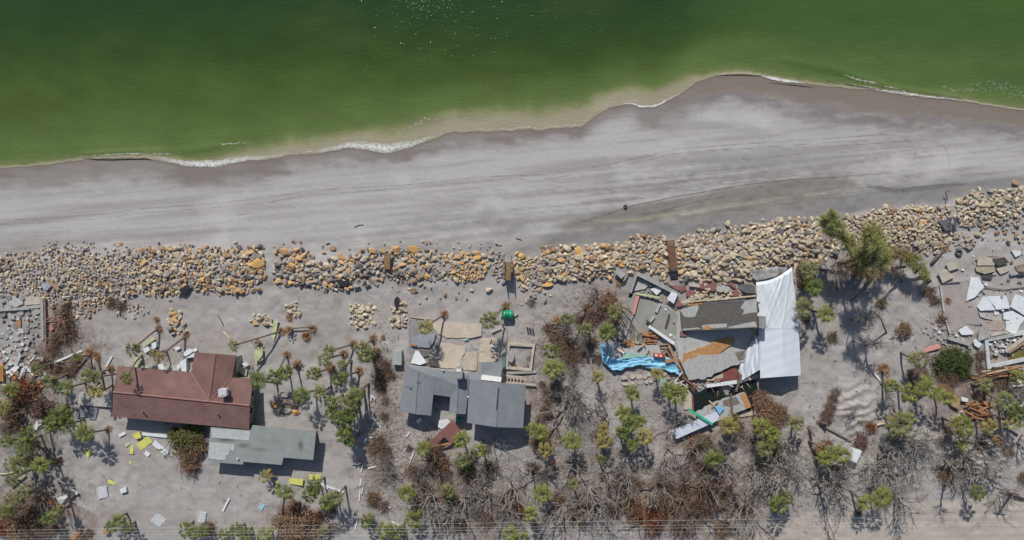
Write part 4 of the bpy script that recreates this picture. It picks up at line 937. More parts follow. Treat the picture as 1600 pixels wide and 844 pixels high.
def palm(cx, cy, h=50, kind='green', s=1.0, base=None, root=False, thin=None, label=None):
    if cy > 803 and cx < 860: h *= .6
    h = h * .1
    top = P(cx, cy, h)
    if base: b = PG(*base)
    else:
        b = Vector((top.x + random.gauss(0, .35), top.y + random.gauss(0, .35), 0))
    b.z = 0
    # ground pixel roughly, for height
    t = empty('palm_tree', b)
    lb = LBL[kind] + (' on bared brown roots' if root else '')
    tag(t, label or lb, 'palm tree', 'fan palms around the damaged houses', at=None if label else (cx, cy))
    if label: t['label'] = label
    m = MB(); n = 7; bend = Vector((random.gauss(0, .15), random.gauss(0, .15), 0)); pts = []
    for i in range(n):
        u = i / (n - 1); p = b.lerp(top, u) + bend * math.sin(u * math.pi)
        if base: p = b + Vector(((top - b).x * u ** 1.3, (top - b).y * u ** 1.3, h * u)) 
        pts.append(p)
    pts[0] = pts[0] - Vector((0, 0, .3))
    m.tube(pts, [.22, .17, .15, .14, .145, .15, .17], 7); m.build('trunk', barkM, t, True)
    dr = (pts[-1] - pts[-2]).normalized()
    cl = CROWNS if thin is None and random.random() < .65 else THIN
    if thin is False: cl = CROWNS
    if kind == 'dead': cl = DEADC
    c = bpy.data.objects.new('crown', random.choice(cl)); COL.objects.link(c); c.parent = t; set_mat(c, LEAFM[kind])
    c.location = top - b; sc = s * random.uniform(.88, 1.06); c.scale = (sc * random.uniform(.86, 1.14), sc * random.uniform(.86, 1.14), sc)
    q = Vector((0, 0, 1)).rotation_difference((dr + Vector((0, 0, 1.2))).normalized()); e = (q @ Quaternion((0, 0, 1), random.uniform(0, 6.28))).to_euler(); c.rotation_euler = e
    if kind != 'dead' and random.random() < .55:
        k = bpy.data.objects.new('dead_fronds', random.choice(SKIRT)); COL.objects.link(k); k.parent = t; set_mat(k, LEAFM['dead']); k.location = top - b - dr * .15; k.scale = (s * 1.1,) * 3; k.rotation_euler = e
    if root:
        k = bpy.data.objects.new('roots', random.choice(TUFTS)); COL.objects.link(k); k.parent = t; k.location = (0, 0, 0); k.scale = (1.1, .95, .9); k.rotation_euler = (0, 0, random.uniform(0, 6))
    return t
PALMS = [
 # centre left cluster
 (365, 540, 50, 'dull', .8, (441, 517), True), (404, 594, 50, 'green', 1.05, (433, 598)), (431, 589, 46, 'green', 1.0, (449, 554), True), (446, 583, 52, 'green', 1, (465, 570), True),
 (489.4, 584, 48, 'green', 1.05, (516, 575), True), (514, 549, 40, 'dull', .9, (553, 537), True), (507, 562, 46, 'dull', .95, (538, 552), True), (565, 545, 52, 'dull', 1.05, (583, 529), True), (571, 556, 48, 'green', 1.05),
 (535, 569, 34, 'dull', .7), (529, 592, 46, 'green', 1.05, (562, 579), True), (470.5, 618, 48, 'green', 1.05), (499, 614, 48, 'dull', 1), (520, 629, 50, 'green', 1.0), (516, 644, 46, 'green', .9), (556, 617, 50, 'green', 1.1), (541, 630, 48, 'dull', 1), (530, 653, 50, 'green', 1.05), (545, 650, 44, 'green', .9), (538, 667, 46, 'green', 1), (536, 680, 46, 'green', 1), (546, 690, 42, 'green', .85), (549, 622, 48, 'dull', .9),
 (446, 770, 46, 'green', .95, (443, 802)), (484, 774, 46, 'green', 1), (491, 762, 48, 'green', 1.05), (510, 786, 50, 'green', 1.05), (524, 778, 46, 'dull', .95), (414.5, 744.5, 22, 'yellow', 1.0),
 # in front of the tiled house
 (206, 547, 48, 'dull', 1.15, (249, 513), True), (198, 591, 58, 'green', .85, (222, 555)), (247, 559, 44, 'yellow', .75, (291, 525), True), (238, 552, 40, 'dull', .7),
 # far left thicket
 (136.5, 588, 46, 'green', 1.1, (174, 576), True), (131, 677, 44, 'lime', 1.25, (169, 671), True), (76, 597, 40, 'green', 1.1), (57, 577, 34, 'green', .9), (102, 606, 42, 'green', 1.0), (91, 650, 48, 'green', 1.4), (80, 662, 46, 'green', 1.2), (104, 662, 44, 'green', 1.1), (43, 680, 46, 'green', 1.3), (36, 697, 48, 'green', 1.25), (17, 610, 36, 'green', 1.1), (6, 638, 40, 'lime', 1.0), (31, 727, 48, 'green', 1.3), (63, 726, 46, 'lime', 1.3, (91, 721), True), (20, 782, 46, 'dull', 1.3), (36, 770, 44, 'dull', 1.0), (8, 800, 40, 'green', 1.0), (77, 809, 42, 'green', 1.1), (90, 798, 40, 'dull', 1),
 (175, 822, 40, 'green', 1.1), (186, 812, 42, 'lime', .95), (199, 826, 44, 'green', 1.0), (120, 558, 30, 'green', .8), (20, 750, 44, 'green', 1.0), (150, 590, 40, 'dull', .8), (10, 690, 44, 'green', 1.0), (16, 724, 44, 'dull', 1.0),
 # bottom edge, left half
 (290, 828, 36, 'green', 1.05), (303, 832, 38, 'lime', 1.0), (318, 830, 34, 'green', .8), (369, 828, 36, 'green', 1.0), (384, 836, 36, 'lime', .95), (414, 836, 36, 'lime', 1.0), (350, 836, 34, 'green', .8), (505, 832, 30, 'dull', .8),
 (554, 628, 46, 'green', .9), (543, 649, 46, 'green', .9),
 # middle bottom
 (661.5, 700.5, 44, 'lime', 1.05), (720.5, 687, 44, 'lime', 1.15), (749.5, 705.5, 46, 'lime', 1.15), (724, 719, 34, 'dull', 1.15), (635.5, 770.5, 40, 'lime', 1.05), (647, 811, 42, 'lime', 1.15), (699, 768, 36, 'dull', 1.2), (573, 815, 40, 'green', 1.15), (601, 829, 38, 'lime', 1.05), (622, 832, 38, 'green', 1.1), (797, 833, 44, 'lime', 1.1), (816, 841, 40, 'lime', .9),
 # beside the grey house
 (665, 511, 46, 'yellow', .9, (695, 491), True), (764.5, 501, 54, 'dull', 1.3, (790, 478), True),
 (861, 549, 40, 'green', 1.0), (864, 575, 46, 'lime', 1.25), (886.7, 498, 44, 'green', .8, (916.5, 481), True), (915, 514, 44, 'dull', 1.0), (960.5, 488, 44, 'dull', 1.0), (948, 519, 44, 'green', 1.2), (933.6, 589, 36, 'yellow', .75), (1027, 584.5, 40, 'yellow', .9), (988, 614.5, 44, 'lime', 1.05), (1057, 616, 50, 'lime', 1.35), (1046, 608, 44, 'dull', 1.0),
 (833, 671, 44, 'lime', 1.0), (845, 676, 44, 'lime', .95), (852, 703, 42, 'yellow', 1.15), (894, 689, 44, 'lime', 1.1), (847.6, 772, 44, 'lime', 1.25), (829, 802, 44, 'lime', 1.0), (897, 757, 38, 'dull', .85), (976, 646, 44, 'lime', 1.15), (984, 664, 46, 'green', 1.25), (1001, 658, 40, 'lime', .8), (1007, 682, 44, 'yellow', 1.15), (987, 695, 40, 'lime', .8), (943, 690, 36, 'yellow', .9), (943, 670, 34, 'yellow', .7), (940, 718, 34, 'green', .7), (973, 675, 44, 'green', .9),
 (1139, 666, 34, 'yellow', 1.1), (1190, 668, 44, 'lime', 1.25), (1207, 679, 42, 'lime', 1.0), (1196, 700, 40, 'dull', 1.2), (1245, 662, 42, 'dull', 1.0), (1115, 717, 38, 'green', 1.15), (1219, 788, 40, 'green', 1.25), (1229, 776, 38, 'dull', .9), (1291, 716, 44, 'lime', 1.05), (1314, 711, 44, 'lime', 1.1), (1300, 708, 40, 'dull', .9),
 (1352, 786, 46, 'lime', 1.0, (1331, 769)), (1378, 776, 48, 'lime', 1.3), (1392, 603, 48, 'lime', 1.05, (1378, 577), True), (1421, 615, 46, 'lime', 1.1), (1449, 606, 46, 'lime', 1.1), (1477.5, 622, 44, 'lime', 1.05), (1405, 663, 44, 'dull', 1.4), (1418, 655, 40, 'yellow', .95), (1503.5, 665, 44, 'lime', 1.4), (1547, 667, 36, 'yellow', .95), (1570, 628, 46, 'dull', 1.25), (1587, 643, 44, 'green', 1.15), (1581, 662, 40, 'yellow', .8), (1561, 688, 30, 'dead', .95), (1528, 771, 40, 'green', .85), (1436.6, 562, 46, 'dull', 1.2), (1596, 655, 40, 'green', 1.0), (1540, 600, 26, 'dull', .8), (1592, 590, 36, 'lime', .9),
 (1265, 421, 46, 'dull', 1.1), (1273, 449, 46, 'green', 1.2), (1266, 438, 40, 'green', .9), (1256, 482, 44, 'dull', 1.1), (1290, 491, 46, 'lime', .95), (1503, 696, 30, 'lime', .6),
 (868, 500, 10, 'dead', .9), (449, 516, 13, 'dead', .9), (478, 525, 6, 'dead', .8), (399, 535, 12, 'dead', 1.0), (583, 548, 16, 'dead', .9), (516, 576, 16, 'dead', .9), (464, 569, 10, 'dead', .9), (150, 611, 38, 'yellow', .9),
 (1285, 700, 40, 'dead', .9), (665, 660, 12, 'dead', .1) ]
PALMS = PALMS[:-1]
for p in PALMS:
    cx, cy, h, kind, s = p[:5]; base = p[5] if len(p) > 5 else None; root = p[6] if len(p) > 6 else False
    palm(cx, cy, h, kind, s, base, root)
# standing root mounds and broken stumps without a crown
def rootmound(x, y, s, label, stump=0):
    t = empty('root_mound', PG(x, y)); tag(t, label, 'root mound', 'brown root mounds left on the sand', at=(x, y))
    k = bpy.data.objects.new('roots', random.choice(TUFTS)); COL.objects.link(k); k.parent = t; k.scale = (s, s, s); k.rotation_euler = (0, 0, random.uniform(0, 6))
    m = MB(); p = t.location; d = Vector((random.uniform(-.5, .5), random.uniform(-.5, .2), 1)).normalized() * (stump or .35)
    m.tube([p - Vector((0, 0, .2)), p + d * .5, p + d], [.26, .2, .16], 7); m.build('stump', barkM, t)
for x, y, s in ((489, 513, 1.0), (478, 526, 1.0), (453, 496, .9), (245.7, 499, .8), (599, 527, .6), (632, 505, .6), (967.7, 441, .9), (1561, 690, .9), (1382, 575, 1.1), (1474, 386, .9), (140, 550, 1.1), (152, 556, 1.1), (1345, 690, 1.3), (1480, 470, .8)):
    rootmound(x, y, s, 'brown root tangle around a stump')
for x, y, h in ((1250, 688, 1.6), (1264, 668, 2.0), (1278, 660, 1.8), (1287, 690, 1.8), (1394, 420, 2.5), (1408, 400, 1.2)):
    rootmound(x, y, .5, 'broken brown stump standing in the sand', h)

# ------------------------------------------------------------------ bare trees
greyB = mat('bare_branch', (154, 147, 139), rough=.95, var=.25, scale=6, bump=.2, rgb2=(112, 104, 98)); brownB = mat('brown_branch', (136, 116, 100), rough=.95, var=.3, scale=6, bump=.2, rgb2=(92, 74, 62))
def bare_meshes(seed, reach=4.2, hgt=3.0, lean=(0, 0)):
    rn = random.Random(seed); T = MB(); B = MB()
    def grow(p, d, L, r, lv):
        n = 4; pts = [p]; q = p.copy(); dd = d.copy()
        for i in range(n):
            dd = (dd + Vector((rn.uniform(-1, 1), rn.uniform(-1, 1), rn.uniform(-.35, .6))) * .36).normalized()
            q = q + dd * L / n; q.z = max(q.z, .12); pts.append(q.copy())
        (T if lv <= 1 else B).tube(pts, [r, r * .9, r * .8, r * .72, r * .62], 5 if lv < 2 else 3, False)
        if lv >= 3 + (rn.random() < .35): return
        for k in range(rn.choice((2, 3, 3)) if lv < 3 else 3):
            i = rn.choice((2, 3, 4)); a = rn.uniform(.45, 1.1)
            ax_ = Vector((rn.uniform(-1, 1), rn.uniform(-1, 1), rn.uniform(-.3, .3))).normalized()
            nd = (Matrix.Rotation(a, 3, ax_) @ dd); nd.z = nd.z * .7 + .22
            grow(pts[i], nd.normalized(), L * rn.uniform(.6, .85), r * .6, lv + 1)
    for k in range(rn.choice((3, 4, 5))):
        a = rn.uniform(0, 6.283); grow(Vector((0, 0, -.2)), Vector((math.cos(a) + lean[0], math.sin(a) + lean[1], rn.uniform(.5, 1.3))).normalized(), reach * rn.uniform(.4, .6), rn.uniform(.13, .19), 0)
    out = []
    for nm, q in (('trunk', T), ('branches', B)):
        me = bpy.data.meshes.new(nm); me.from_pydata([tuple(v) for v in q.v], [], q.f); me.update(); me.materials.append(greyB); out.append(me)
    return out
BARE = [bare_meshes(300 + i, 4.8 + (i % 3) * .7, 3, ((i % 3 - 1) * .4, -.3)) for i in range(8)]
BT = [(880, 645, 1.0), (905, 640, .9), (925, 665, 1.0), (930, 640, .8), (895, 725, 1.0), (870, 745, .8), (920, 760, 1.1), (950, 740, 1.0), (965, 770, 1.0), (985, 740, .8), (1000, 770, 1.0), (1030, 760, 1.0), (1050, 735, 1.0), (1070, 760, 1.0), (1095, 745, 1.0), (1110, 780, 1.1), (1140, 760, 1.1), (1165, 785, 1.0), (1150, 815, 1.0), (1090, 810, .9), (1050, 815, .8), (1000, 815, .8), (960, 810, .8), (920, 800, .9), (880, 790, 1.0), (860, 725, .8), (1080, 700, .8), (1130, 715, .9), (1160, 720, .9), (1180, 740, 1.0), (1210, 730, 1.0), (1235, 745, 1.0), (1200, 770, 1.0), (1250, 720, .8), (1275, 745, 1.2), (1265, 765, 1.1), (1300, 760, 1.1), (1295, 735, 1.0), (1285, 790, 1.0), (1310, 780, .8), (1375, 700, 1.2), (1390, 720, 1.2), (1410, 745, 1.2), (1395, 690, 1.1), (1430, 690, .7), (1430, 765, 1.0), (1400, 775, 1.0), (1360, 725, .8), (1470, 745, .9), (1480, 720, .9), (1500, 700, 1.0), (1510, 690, .9), (1510, 740, .9), (1530, 695, .8), (1535, 745, .8), (1475, 780, .7), (690, 780, 1.2), (705, 795, 1.0), (740, 745, 1.2), (755, 760, 1.1), (725, 780, 1.0), (770, 770, .8), (665, 735, 1.0), (680, 720, .9), (655, 755, .8), (730, 735, 1.0), (770, 690, .7), (895, 610, .9), (910, 590, .7), (880, 600, .8), (950, 650, .7), (1050, 665, .7), (1090, 680, .7), (960, 470, .9), (930, 470, .6), (1000, 700, .8), (1040, 700, .8), (1560, 770, .6), (820, 740, .8), (800, 760, .9), (790, 800, .8), (840, 740, .9), (860, 660, .6), (45, 640, .9), (70, 620, .8), (100, 620, .7), (30, 665, .9), (60, 700, .8), (20, 700, .7), (60, 770, .9), (40, 800, .8), (100, 780, .7), (1160, 650, .7), (1215, 700, .9), (1190, 720, .9), (1240, 800, .9), (1330, 650, .4), (610, 740, .6), (110, 600, .7), (1380, 600, .5), (1560, 610, .8), (1590, 690, .7), (1545, 620, .6)]
for i, (x, y, s) in enumerate([b for k, b in enumerate(BT) if k % 10 not in (2, 5, 8)]):
    brown_ = (x < 150) or (930 < x < 1170 and y > 740 and i % 2) or (640 < x < 700 and y < 760) or (930 <= x <= 970 and y < 500)
    t = empty('bare_tree', PG(x, y)); tag(t, 'leafless ' + ('brown' if brown_ else 'grey') + (' small tree' if s < .85 else ' tree with twisting limbs'), 'bare tree', 'leafless trees in the lower part', at=(x, y))
    var = random.choice(BARE); rz = random.uniform(0, 6.283)
    for me in var:
        k = bpy.data.objects.new(me.name.split('.')[0], me); COL.objects.link(k); k.parent = t; k.rotation_euler = (0, 0, rz); k.scale = (s * .95, s * .95, s * random.uniform(.8, 1.2)); set_mat(k, brownB if brown_ else greyB)

# ------------------------------------------------------------------ dead brush, shrubs
def brush_mesh(seed, stems, r, hgt, leaves, lr=.07):
    rn = random.Random(seed); S = MB(); V = []; F = []
    for i in range(stems):
        a = rn.uniform(0, 6.283); rr = r * rn.uniform(.35, 1.0); p0 = Vector((rn.gauss(0, r * .25), rn.gauss(0, r * .25), 0))
        q = p0 + Vector((math.cos(a) * rr, math.sin(a) * rr, hgt * rn.uniform(.05, 1))); mid = p0.lerp(q, .5) + Vector((rn.gauss(0, .12), rn.gauss(0, .12), hgt * .25))
        S.tube([p0, mid, q], [.028, .018, .008], 3, False)
        for j in range(leaves):
            u = rn.uniform(.25, 1.05); c = mid.lerp(q, (u - .5) * 2) if u > .5 else p0.lerp(mid, u * 2); c = c + Vector((rn.gauss(0, .13), rn.gauss(0, .13), rn.gauss(0, .1)))
            c.z = max(c.z, .03)
            b = Vector((rn.gauss(0, 1), rn.gauss(0, 1), rn.gauss(0, .5))).normalized() * lr * rn.uniform(.6, 1.5); d = Vector((rn.gauss(0, 1), rn.gauss(0, 1), rn.gauss(0, .6))).normalized() * lr * rn.uniform(.4, .9)
            k = len(V); V += [c - b, c + d, c + b, c - d]; F.append((k, k + 1, k + 2, k + 3))
    me1 = bpy.data.meshes.new('stems'); me1.from_pydata([tuple(v) for v in S.v], [], S.f); me1.update(); me1.materials.append(brownB)
    me2 = bpy.data.meshes.new('foliage'); me2.from_pydata([tuple(v) for v in V], [], F); me2.update(); me2.materials.append(LEAFM['dead'])
    return me1, me2
BR = {'twig': [brush_mesh(400 + i, 120, 1.0, .6, 2, .05) for i in range(4)], 'leafy': [brush_mesh(420 + i, 70, 1.0, .9, 20, .075) for i in range(4)]}
LEAF2 = {'reddish': mat('leaf_reddish', (152, 120, 96), var=.4, scale=5, rgb2=(118, 92, 74), bump=0, randv=.1), 'brown': mat('leaf_brown', (144, 122, 98), var=.4, scale=5, rgb2=(110, 92, 72), bump=0, randv=.1), 'maroon': mat('leaf_maroon', (132, 104, 98), var=.4, scale=5, rgb2=(102, 78, 72), bump=0), 'rust': mat('leaf_rust', (150, 96, 66), var=.4, scale=5, rgb2=(112, 62, 42), bump=0),
  'olive': mat('leaf_olive', (112, 112, 60), var=.4, scale=5, rgb2=(78, 82, 42), bump=0), 'dark green': mat('leaf_darkgreen', (80, 94, 48), var=.4, scale=5, rgb2=(52, 66, 34), bump=0), 'grey': mat('leaf_grey', (122, 114, 106), var=.35, scale=5, rgb2=(92, 84, 78), bump=0), 'green': mat('leaf_green', (88, 104, 48), var=.4, scale=5, rgb2=(60, 76, 34), bump=0)}
BUSH = [(100, 500, 22, 'reddish', 'twig'), (108, 520, 22, 'maroon', 'twig'), (90, 530, 18, 'reddish', 'twig'), (105, 480, 14, 'brown', 'twig'), (85, 545, 16, 'reddish', 'twig'), (70, 565, 18, 'brown', 'twig'), (90, 575, 16, 'maroon', 'twig'), (110, 580, 14, 'reddish', 'twig'), (40, 607, 22, 'rust', 'leafy'), (28, 612, 18, 'dark green', 'leafy'), (50, 618, 16, 'reddish', 'leafy'), (72, 636, 16, 'maroon', 'leafy'), (60, 645, 14, 'maroon', 'twig'), (55, 600, 14, 'brown', 'twig'), (20, 645, 20, 'brown', 'leafy'), (25, 660, 18, 'brown', 'twig'), (10, 670, 16, 'grey', 'twig'), (120, 565, 14, 'brown', 'twig'), (145, 610, 10, 'brown', 'leafy'), (8, 820, 18, 'rust', 'leafy'), (30, 828, 20, 'reddish', 'leafy'), (50, 822, 20, 'brown', 'leafy'), (70, 830, 18, 'brown', 'twig'), (20, 806, 16, 'brown', 'leafy'), (48, 798, 14, 'brown', 'leafy'), (100, 835, 14, 'grey', 'twig'), (85, 825, 14, 'brown', 'twig'), (130, 838, 12, 'brown', 'twig'), (140, 832, 10, 'brown', 'twig'),
 (290, 682, 26, 'olive', 'leafy'), (304, 676, 22, 'olive', 'leafy'), (310, 692, 18, 'brown', 'leafy'), (298, 704, 16, 'reddish', 'leafy'), (293, 722, 14, 'reddish', 'leafy'), (304, 728, 14, 'reddish', 'leafy'), (312, 705, 14, 'reddish', 'leafy'), (275, 676, 12, 'olive', 'leafy'),
 (450, 815, 24, 'brown', 'leafy'), (470, 808, 26, 'reddish', 'leafy'), (482, 822, 24, 'brown', 'leafy'), (455, 828, 20, 'reddish', 'leafy'), (462, 793, 10, 'rust', 'leafy'), (462, 788, 8, 'reddish', 'leafy'), (500, 808, 14, 'brown', 'twig'), (520, 825, 14, 'grey', 'twig'), (330, 825, 14, 'brown', 'twig'), (496, 806, 8, 'rust', 'leafy'), (520, 795, 10, 'brown', 'twig'),
 (590, 690, 16, 'brown', 'twig'), (596, 700, 18, 'brown', 'twig'), (602, 722, 18, 'grey', 'twig'), (606, 740, 16, 'grey', 'twig'), (583, 700, 12, 'brown', 'twig'), (583, 775, 12, 'brown', 'leafy'), (586, 785, 10, 'brown', 'twig'), (600, 790, 12, 'brown', 'twig'), (598, 610, 8, 'maroon', 'twig'), (602, 625, 10, 'grey', 'twig'), (596, 590, 16, 'brown', 'twig'), (600, 570, 14, 'brown', 'twig'), (610, 585, 12, 'brown', 'twig'), (588, 560, 12, 'brown', 'twig'), (645, 735, 16, 'brown', 'twig'), (660, 740, 18, 'grey', 'twig'), (690, 720, 16, 'reddish', 'leafy'), (680, 712, 14, 'brown', 'leafy'), (665, 765, 16, 'maroon', 'twig'), (660, 785, 14, 'brown', 'twig'), (690, 740, 20, 'grey', 'twig'), (730, 740, 20, 'brown', 'twig'), (750, 745, 22, 'grey', 'twig'), (765, 730, 18, 'grey', 'twig'), (768, 727, 7, 'dark green', 'leafy'), (760, 700, 10, 'grey', 'twig'), (600, 650, 10, 'brown', 'twig'),
 (700, 778, 14, 'brown', 'leafy'), (730, 725, 14, 'dark green', 'leafy'), (640, 700, 8, 'brown', 'twig'), (690, 815, 14, 'brown', 'twig'), (720, 820, 16, 'brown', 'twig'), (760, 815, 18, 'brown', 'twig'), (780, 790, 16, 'reddish', 'twig'), (800, 780, 14, 'brown', 'twig'), (815, 795, 12, 'reddish', 'leafy'), (740, 800, 16, 'grey', 'twig'),
 (868, 520, 18, 'brown', 'twig'), (876, 530, 18, 'brown', 'twig'), (884, 545, 18, 'brown', 'twig'), (890, 560, 18, 'brown', 'twig'), (880, 512, 16, 'grey', 'twig'), (905, 555, 14, 'brown', 'twig'), (855, 512, 10, 'maroon', 'twig'), (905, 500, 12, 'reddish', 'twig'), (930, 495, 18, 'maroon', 'twig'), (945, 480, 18, 'reddish', 'twig'), (952, 468, 14, 'reddish', 'leafy'), (920, 500, 14, 'maroon', 'twig'), (958, 500, 12, 'maroon', 'twig'), (925, 535, 14, 'brown', 'twig'), (910, 530, 14, 'grey', 'twig'), (935, 560, 10, 'maroon', 'twig'), (895, 580, 14, 'grey', 'twig'),
 (853, 612, 10, 'brown', 'twig'), (854, 626, 11, 'brown', 'twig'), (851, 640, 11, 'reddish', 'twig'), (849, 654, 10, 'brown', 'twig'), (860, 650, 10, 'brown', 'twig'), (865, 600, 12, 'grey', 'twig'), (847, 600, 8, 'brown', 'twig'), (875, 620, 14, 'grey', 'twig'), (850, 690, 12, 'brown', 'leafy'), (835, 690, 12, 'brown', 'twig'), (832, 730, 14, 'brown', 'twig'), (845, 745, 14, 'grey', 'twig'),
 (943, 684, 12, 'brown', 'leafy'), (936, 678, 8, 'brown', 'leafy'), (970, 760, 18, 'brown', 'twig'), (990, 755, 16, 'brown', 'twig'), (1005, 800, 18, 'rust', 'leafy'), (1020, 806, 18, 'rust', 'leafy'), (1035, 795, 16, 'reddish', 'leafy'), (1050, 780, 18, 'brown', 'leafy'), (1062, 765, 16, 'brown', 'twig'), (1030, 748, 16, 'grey', 'twig'), (1040, 760, 18, 'brown', 'twig'), (985, 790, 16, 'brown', 'leafy'), (960, 790, 16, 'brown', 'twig'), (925, 785, 14, 'brown', 'twig'), (900, 800, 16, 'brown', 'leafy'), (1020, 828, 16, 'reddish', 'twig'), (1060, 825, 18, 'brown', 'twig'), (1075, 790, 18, 'reddish', 'twig'), (1090, 770, 18, 'maroon', 'twig'), (1110, 752, 18, 'maroon', 'twig'), (1125, 775, 18, 'brown', 'twig'), (1100, 735, 14, 'brown', 'twig'), (1090, 725, 12, 'brown', 'twig'), (1125, 790, 16, 'brown', 'twig'), (1095, 800, 18, 'brown', 'twig'), (1130, 825, 18, 'brown', 'twig'), (1160, 800, 16, 'brown', 'twig'), (1070, 740, 14, 'grey', 'twig'), (970, 728, 12, 'grey', 'twig'), (870, 780, 14, 'brown', 'twig'), (1085, 785, 10, 'rust', 'leafy'),
 (1186, 620, 12, 'reddish', 'leafy'), (1190, 632, 16, 'reddish', 'leafy'), (1198, 645, 18, 'reddish', 'leafy'), (1210, 652, 16, 'reddish', 'leafy'), (1216, 640, 12, 'brown', 'leafy'), (1200, 658, 14, 'brown', 'leafy'), (1225, 655, 12, 'grey', 'twig'), (1085, 690, 12, 'reddish', 'leafy'), (1098, 686, 12, 'brown', 'leafy'), (1080, 710, 14, 'brown', 'twig'), (1108, 700, 16, 'grey', 'twig'), (1125, 705, 14, 'grey', 'twig'), (1150, 680, 14, 'grey', 'twig'), (1155, 665, 10, 'reddish', 'twig'), (1172, 690, 16, 'grey', 'twig'), (1185, 700, 18, 'grey', 'twig'), (1205, 695, 16, 'dark green', 'leafy'),
 (1292, 648, 12, 'maroon', 'twig'), (1296, 636, 12, 'brown', 'twig'), (1300, 622, 10, 'brown', 'twig'), (1305, 612, 10, 'grey', 'twig'), (1290, 656, 8, 'maroon', 'leafy'), (1282, 702, 12, 'reddish', 'leafy'), (1290, 695, 10, 'reddish', 'leafy'), (1275, 708, 10, 'brown', 'twig'), (1345, 688, 12, 'maroon', 'leafy'), (1344, 697, 9, 'maroon', 'twig'), (1360, 665, 9, 'rust', 'leafy'),
 (1300, 527, 12, 'olive', 'twig'), (1254, 425, 10, 'reddish', 'leafy'), (1252, 437, 9, 'reddish', 'leafy'), (1258, 447, 9, 'brown', 'leafy'), (1260, 500, 8, 'brown', 'twig'), (1250, 410, 8, 'reddish', 'leafy'),
 (1375, 474, 8, 'brown', 'leafy'), (1410, 518, 11, 'brown', 'leafy'), (1413, 510, 8, 'brown', 'leafy'), (1450, 455, 12, 'maroon', 'twig'), (1460, 470, 10, 'maroon', 'twig'), (1320, 415, 16, 'maroon', 'twig'), (1330, 425, 12, 'maroon', 'leafy'),
 (1470, 500, 10, 'maroon', 'twig'), (1530, 555, 10, 'maroon', 'twig'), (1530, 575, 9, 'maroon', 'twig'), (1470, 690, 12, 'grey', 'twig'), (1475, 740, 14, 'maroon', 'twig'), (1478, 750, 12, 'brown', 'twig'), (1500, 735, 12, 'grey', 'twig'), (1545, 595, 14, 'brown', 'twig'), (1565, 598, 14, 'brown', 'twig'), (1590, 608, 14, 'grey', 'twig'), (1600, 625, 12, 'grey', 'twig'), (1575, 705, 12, 'reddish', 'twig'), (1598, 745, 12, 'maroon', 'twig'), (1490, 590, 10, 'maroon', 'twig'), (1470, 585, 14, 'brown', 'twig'), (1480, 600, 14, 'brown', 'twig'), (1530, 695, 12, 'brown', 'twig'), (1480, 672, 10, 'brown', 'twig'),
 (1474, 560, 15, 'dark green', 'leafy'), (1496, 566, 17, 'dark green', 'leafy'), (1503, 579, 11, 'green', 'leafy'), (1486, 552, 13, 'green', 'leafy'), (1468, 570, 14, 'dark green', 'leafy'), (1508, 561, 10, 'green', 'leafy'),
 (100, 645, 18, 'dark green', 'leafy'), (85, 655, 16, 'dark green', 'leafy'), (1115, 712, 12, 'green', 'leafy'), (175, 472, 12, 'maroon', 'twig'), (190, 478, 12, 'brown', 'twig'), (1340, 800, 10, 'grey', 'twig'), (830, 472, 9, 'grey', 'twig'), (1140, 652, 12, 'yellow', 'leafy') ]
LEAF2['yellow'] = LEAFM['yellow']
for (x, y, r, col, kd) in BUSH:
    z0 = .0
    t = empty('shrub', PG(x, y)); s = r * .1
    nm = {'twig': 'tangle of dead twigs', 'leafy': 'leafy shrub' if col in ('dark green', 'green', 'olive', 'yellow') else 'withered shrub'}[kd]
    tag(t, ('large ' if r > 17 else 'small ' if r < 12 else '') + col + ' ' + nm, 'shrub', 'shrubs and dead brush in the yards', at=(x, y))
    s1, s2 = random.choice(BR[kd]); rz = random.uniform(0, 6.283)
    for me, m_ in ((s1, brownB if col not in ('grey',) else greyB), (s2, LEAF2[col])):
        k = bpy.data.objects.new(me.name.split('.')[0], me); COL.objects.link(k); k.parent = t; k.rotation_euler = (0, 0, rz); k.scale = (s, s, s * .8 + .3); set_mat(k, m_)

# feathery pine at the right of the rock band, leaning north west
def pine(name, trunkpts, clumps, label, colr, seed):
    rn = random.Random(seed); b = PG(*trunkpts[0][:2]); t = empty(name, b); tag(t, label, 'pine tree')
    m = MB(); tp = [P(x, y, z) for x, y, z in trunkpts]; tp[0] = b - Vector((0, 0, .3)); m.tube(tp, list(np.linspace(.28, .07, len(tp))), 7)
    m.build('trunk', brownB, t, True)
    BRm = MB(); V = []; F = []
    for (x, y, z, r, dens) in clumps:
        c = P(x, y, z); a = min(tp, key=lambda q: (q - c).length - (q.z < c.z) * 1.0)
        mid = a.lerp(c, .5) + Vector((rn.gauss(0, .3), rn.gauss(0, .3), .1)); BRm.tube([a, mid, c], [.1, .07, .04], 4, False)
        for i in range(int(26 * dens)):
            d = Vector((rn.gauss(0, 1), rn.gauss(0, 1), rn.gauss(0, .6) + .15)).normalized() * r * .1 * rn.uniform(.5, 1.15); e = c + d
            BRm.tube([c, c + d * .5 + Vector((0, 0, .08)), e], [.03, .02, .008], 3, False)
            for j in range(74):
                u = rn.uniform(.25, 1.08); p = c + d * u + Vector((rn.gauss(0, .13), rn.gauss(0, .13), rn.gauss(0, .1)))
                dd = (d.normalized() + Vector((rn.gauss(0, .6), rn.gauss(0, .6), rn.gauss(0, .4)))).normalized() * rn.uniform(.16, .34); sd = dd.cross(Vector((rn.gauss(0, 1), rn.gauss(0, 1), rn.gauss(0, 1)))).normalized() * .019
                k = len(V); V += [p - sd, p + sd, p + dd + sd * .3, p + dd - sd * .3]; F.append((k, k + 1, k + 2, k + 3))
    BRm.build('branches', brownB, t); child('foliage', V, F, colr, t)
    return t
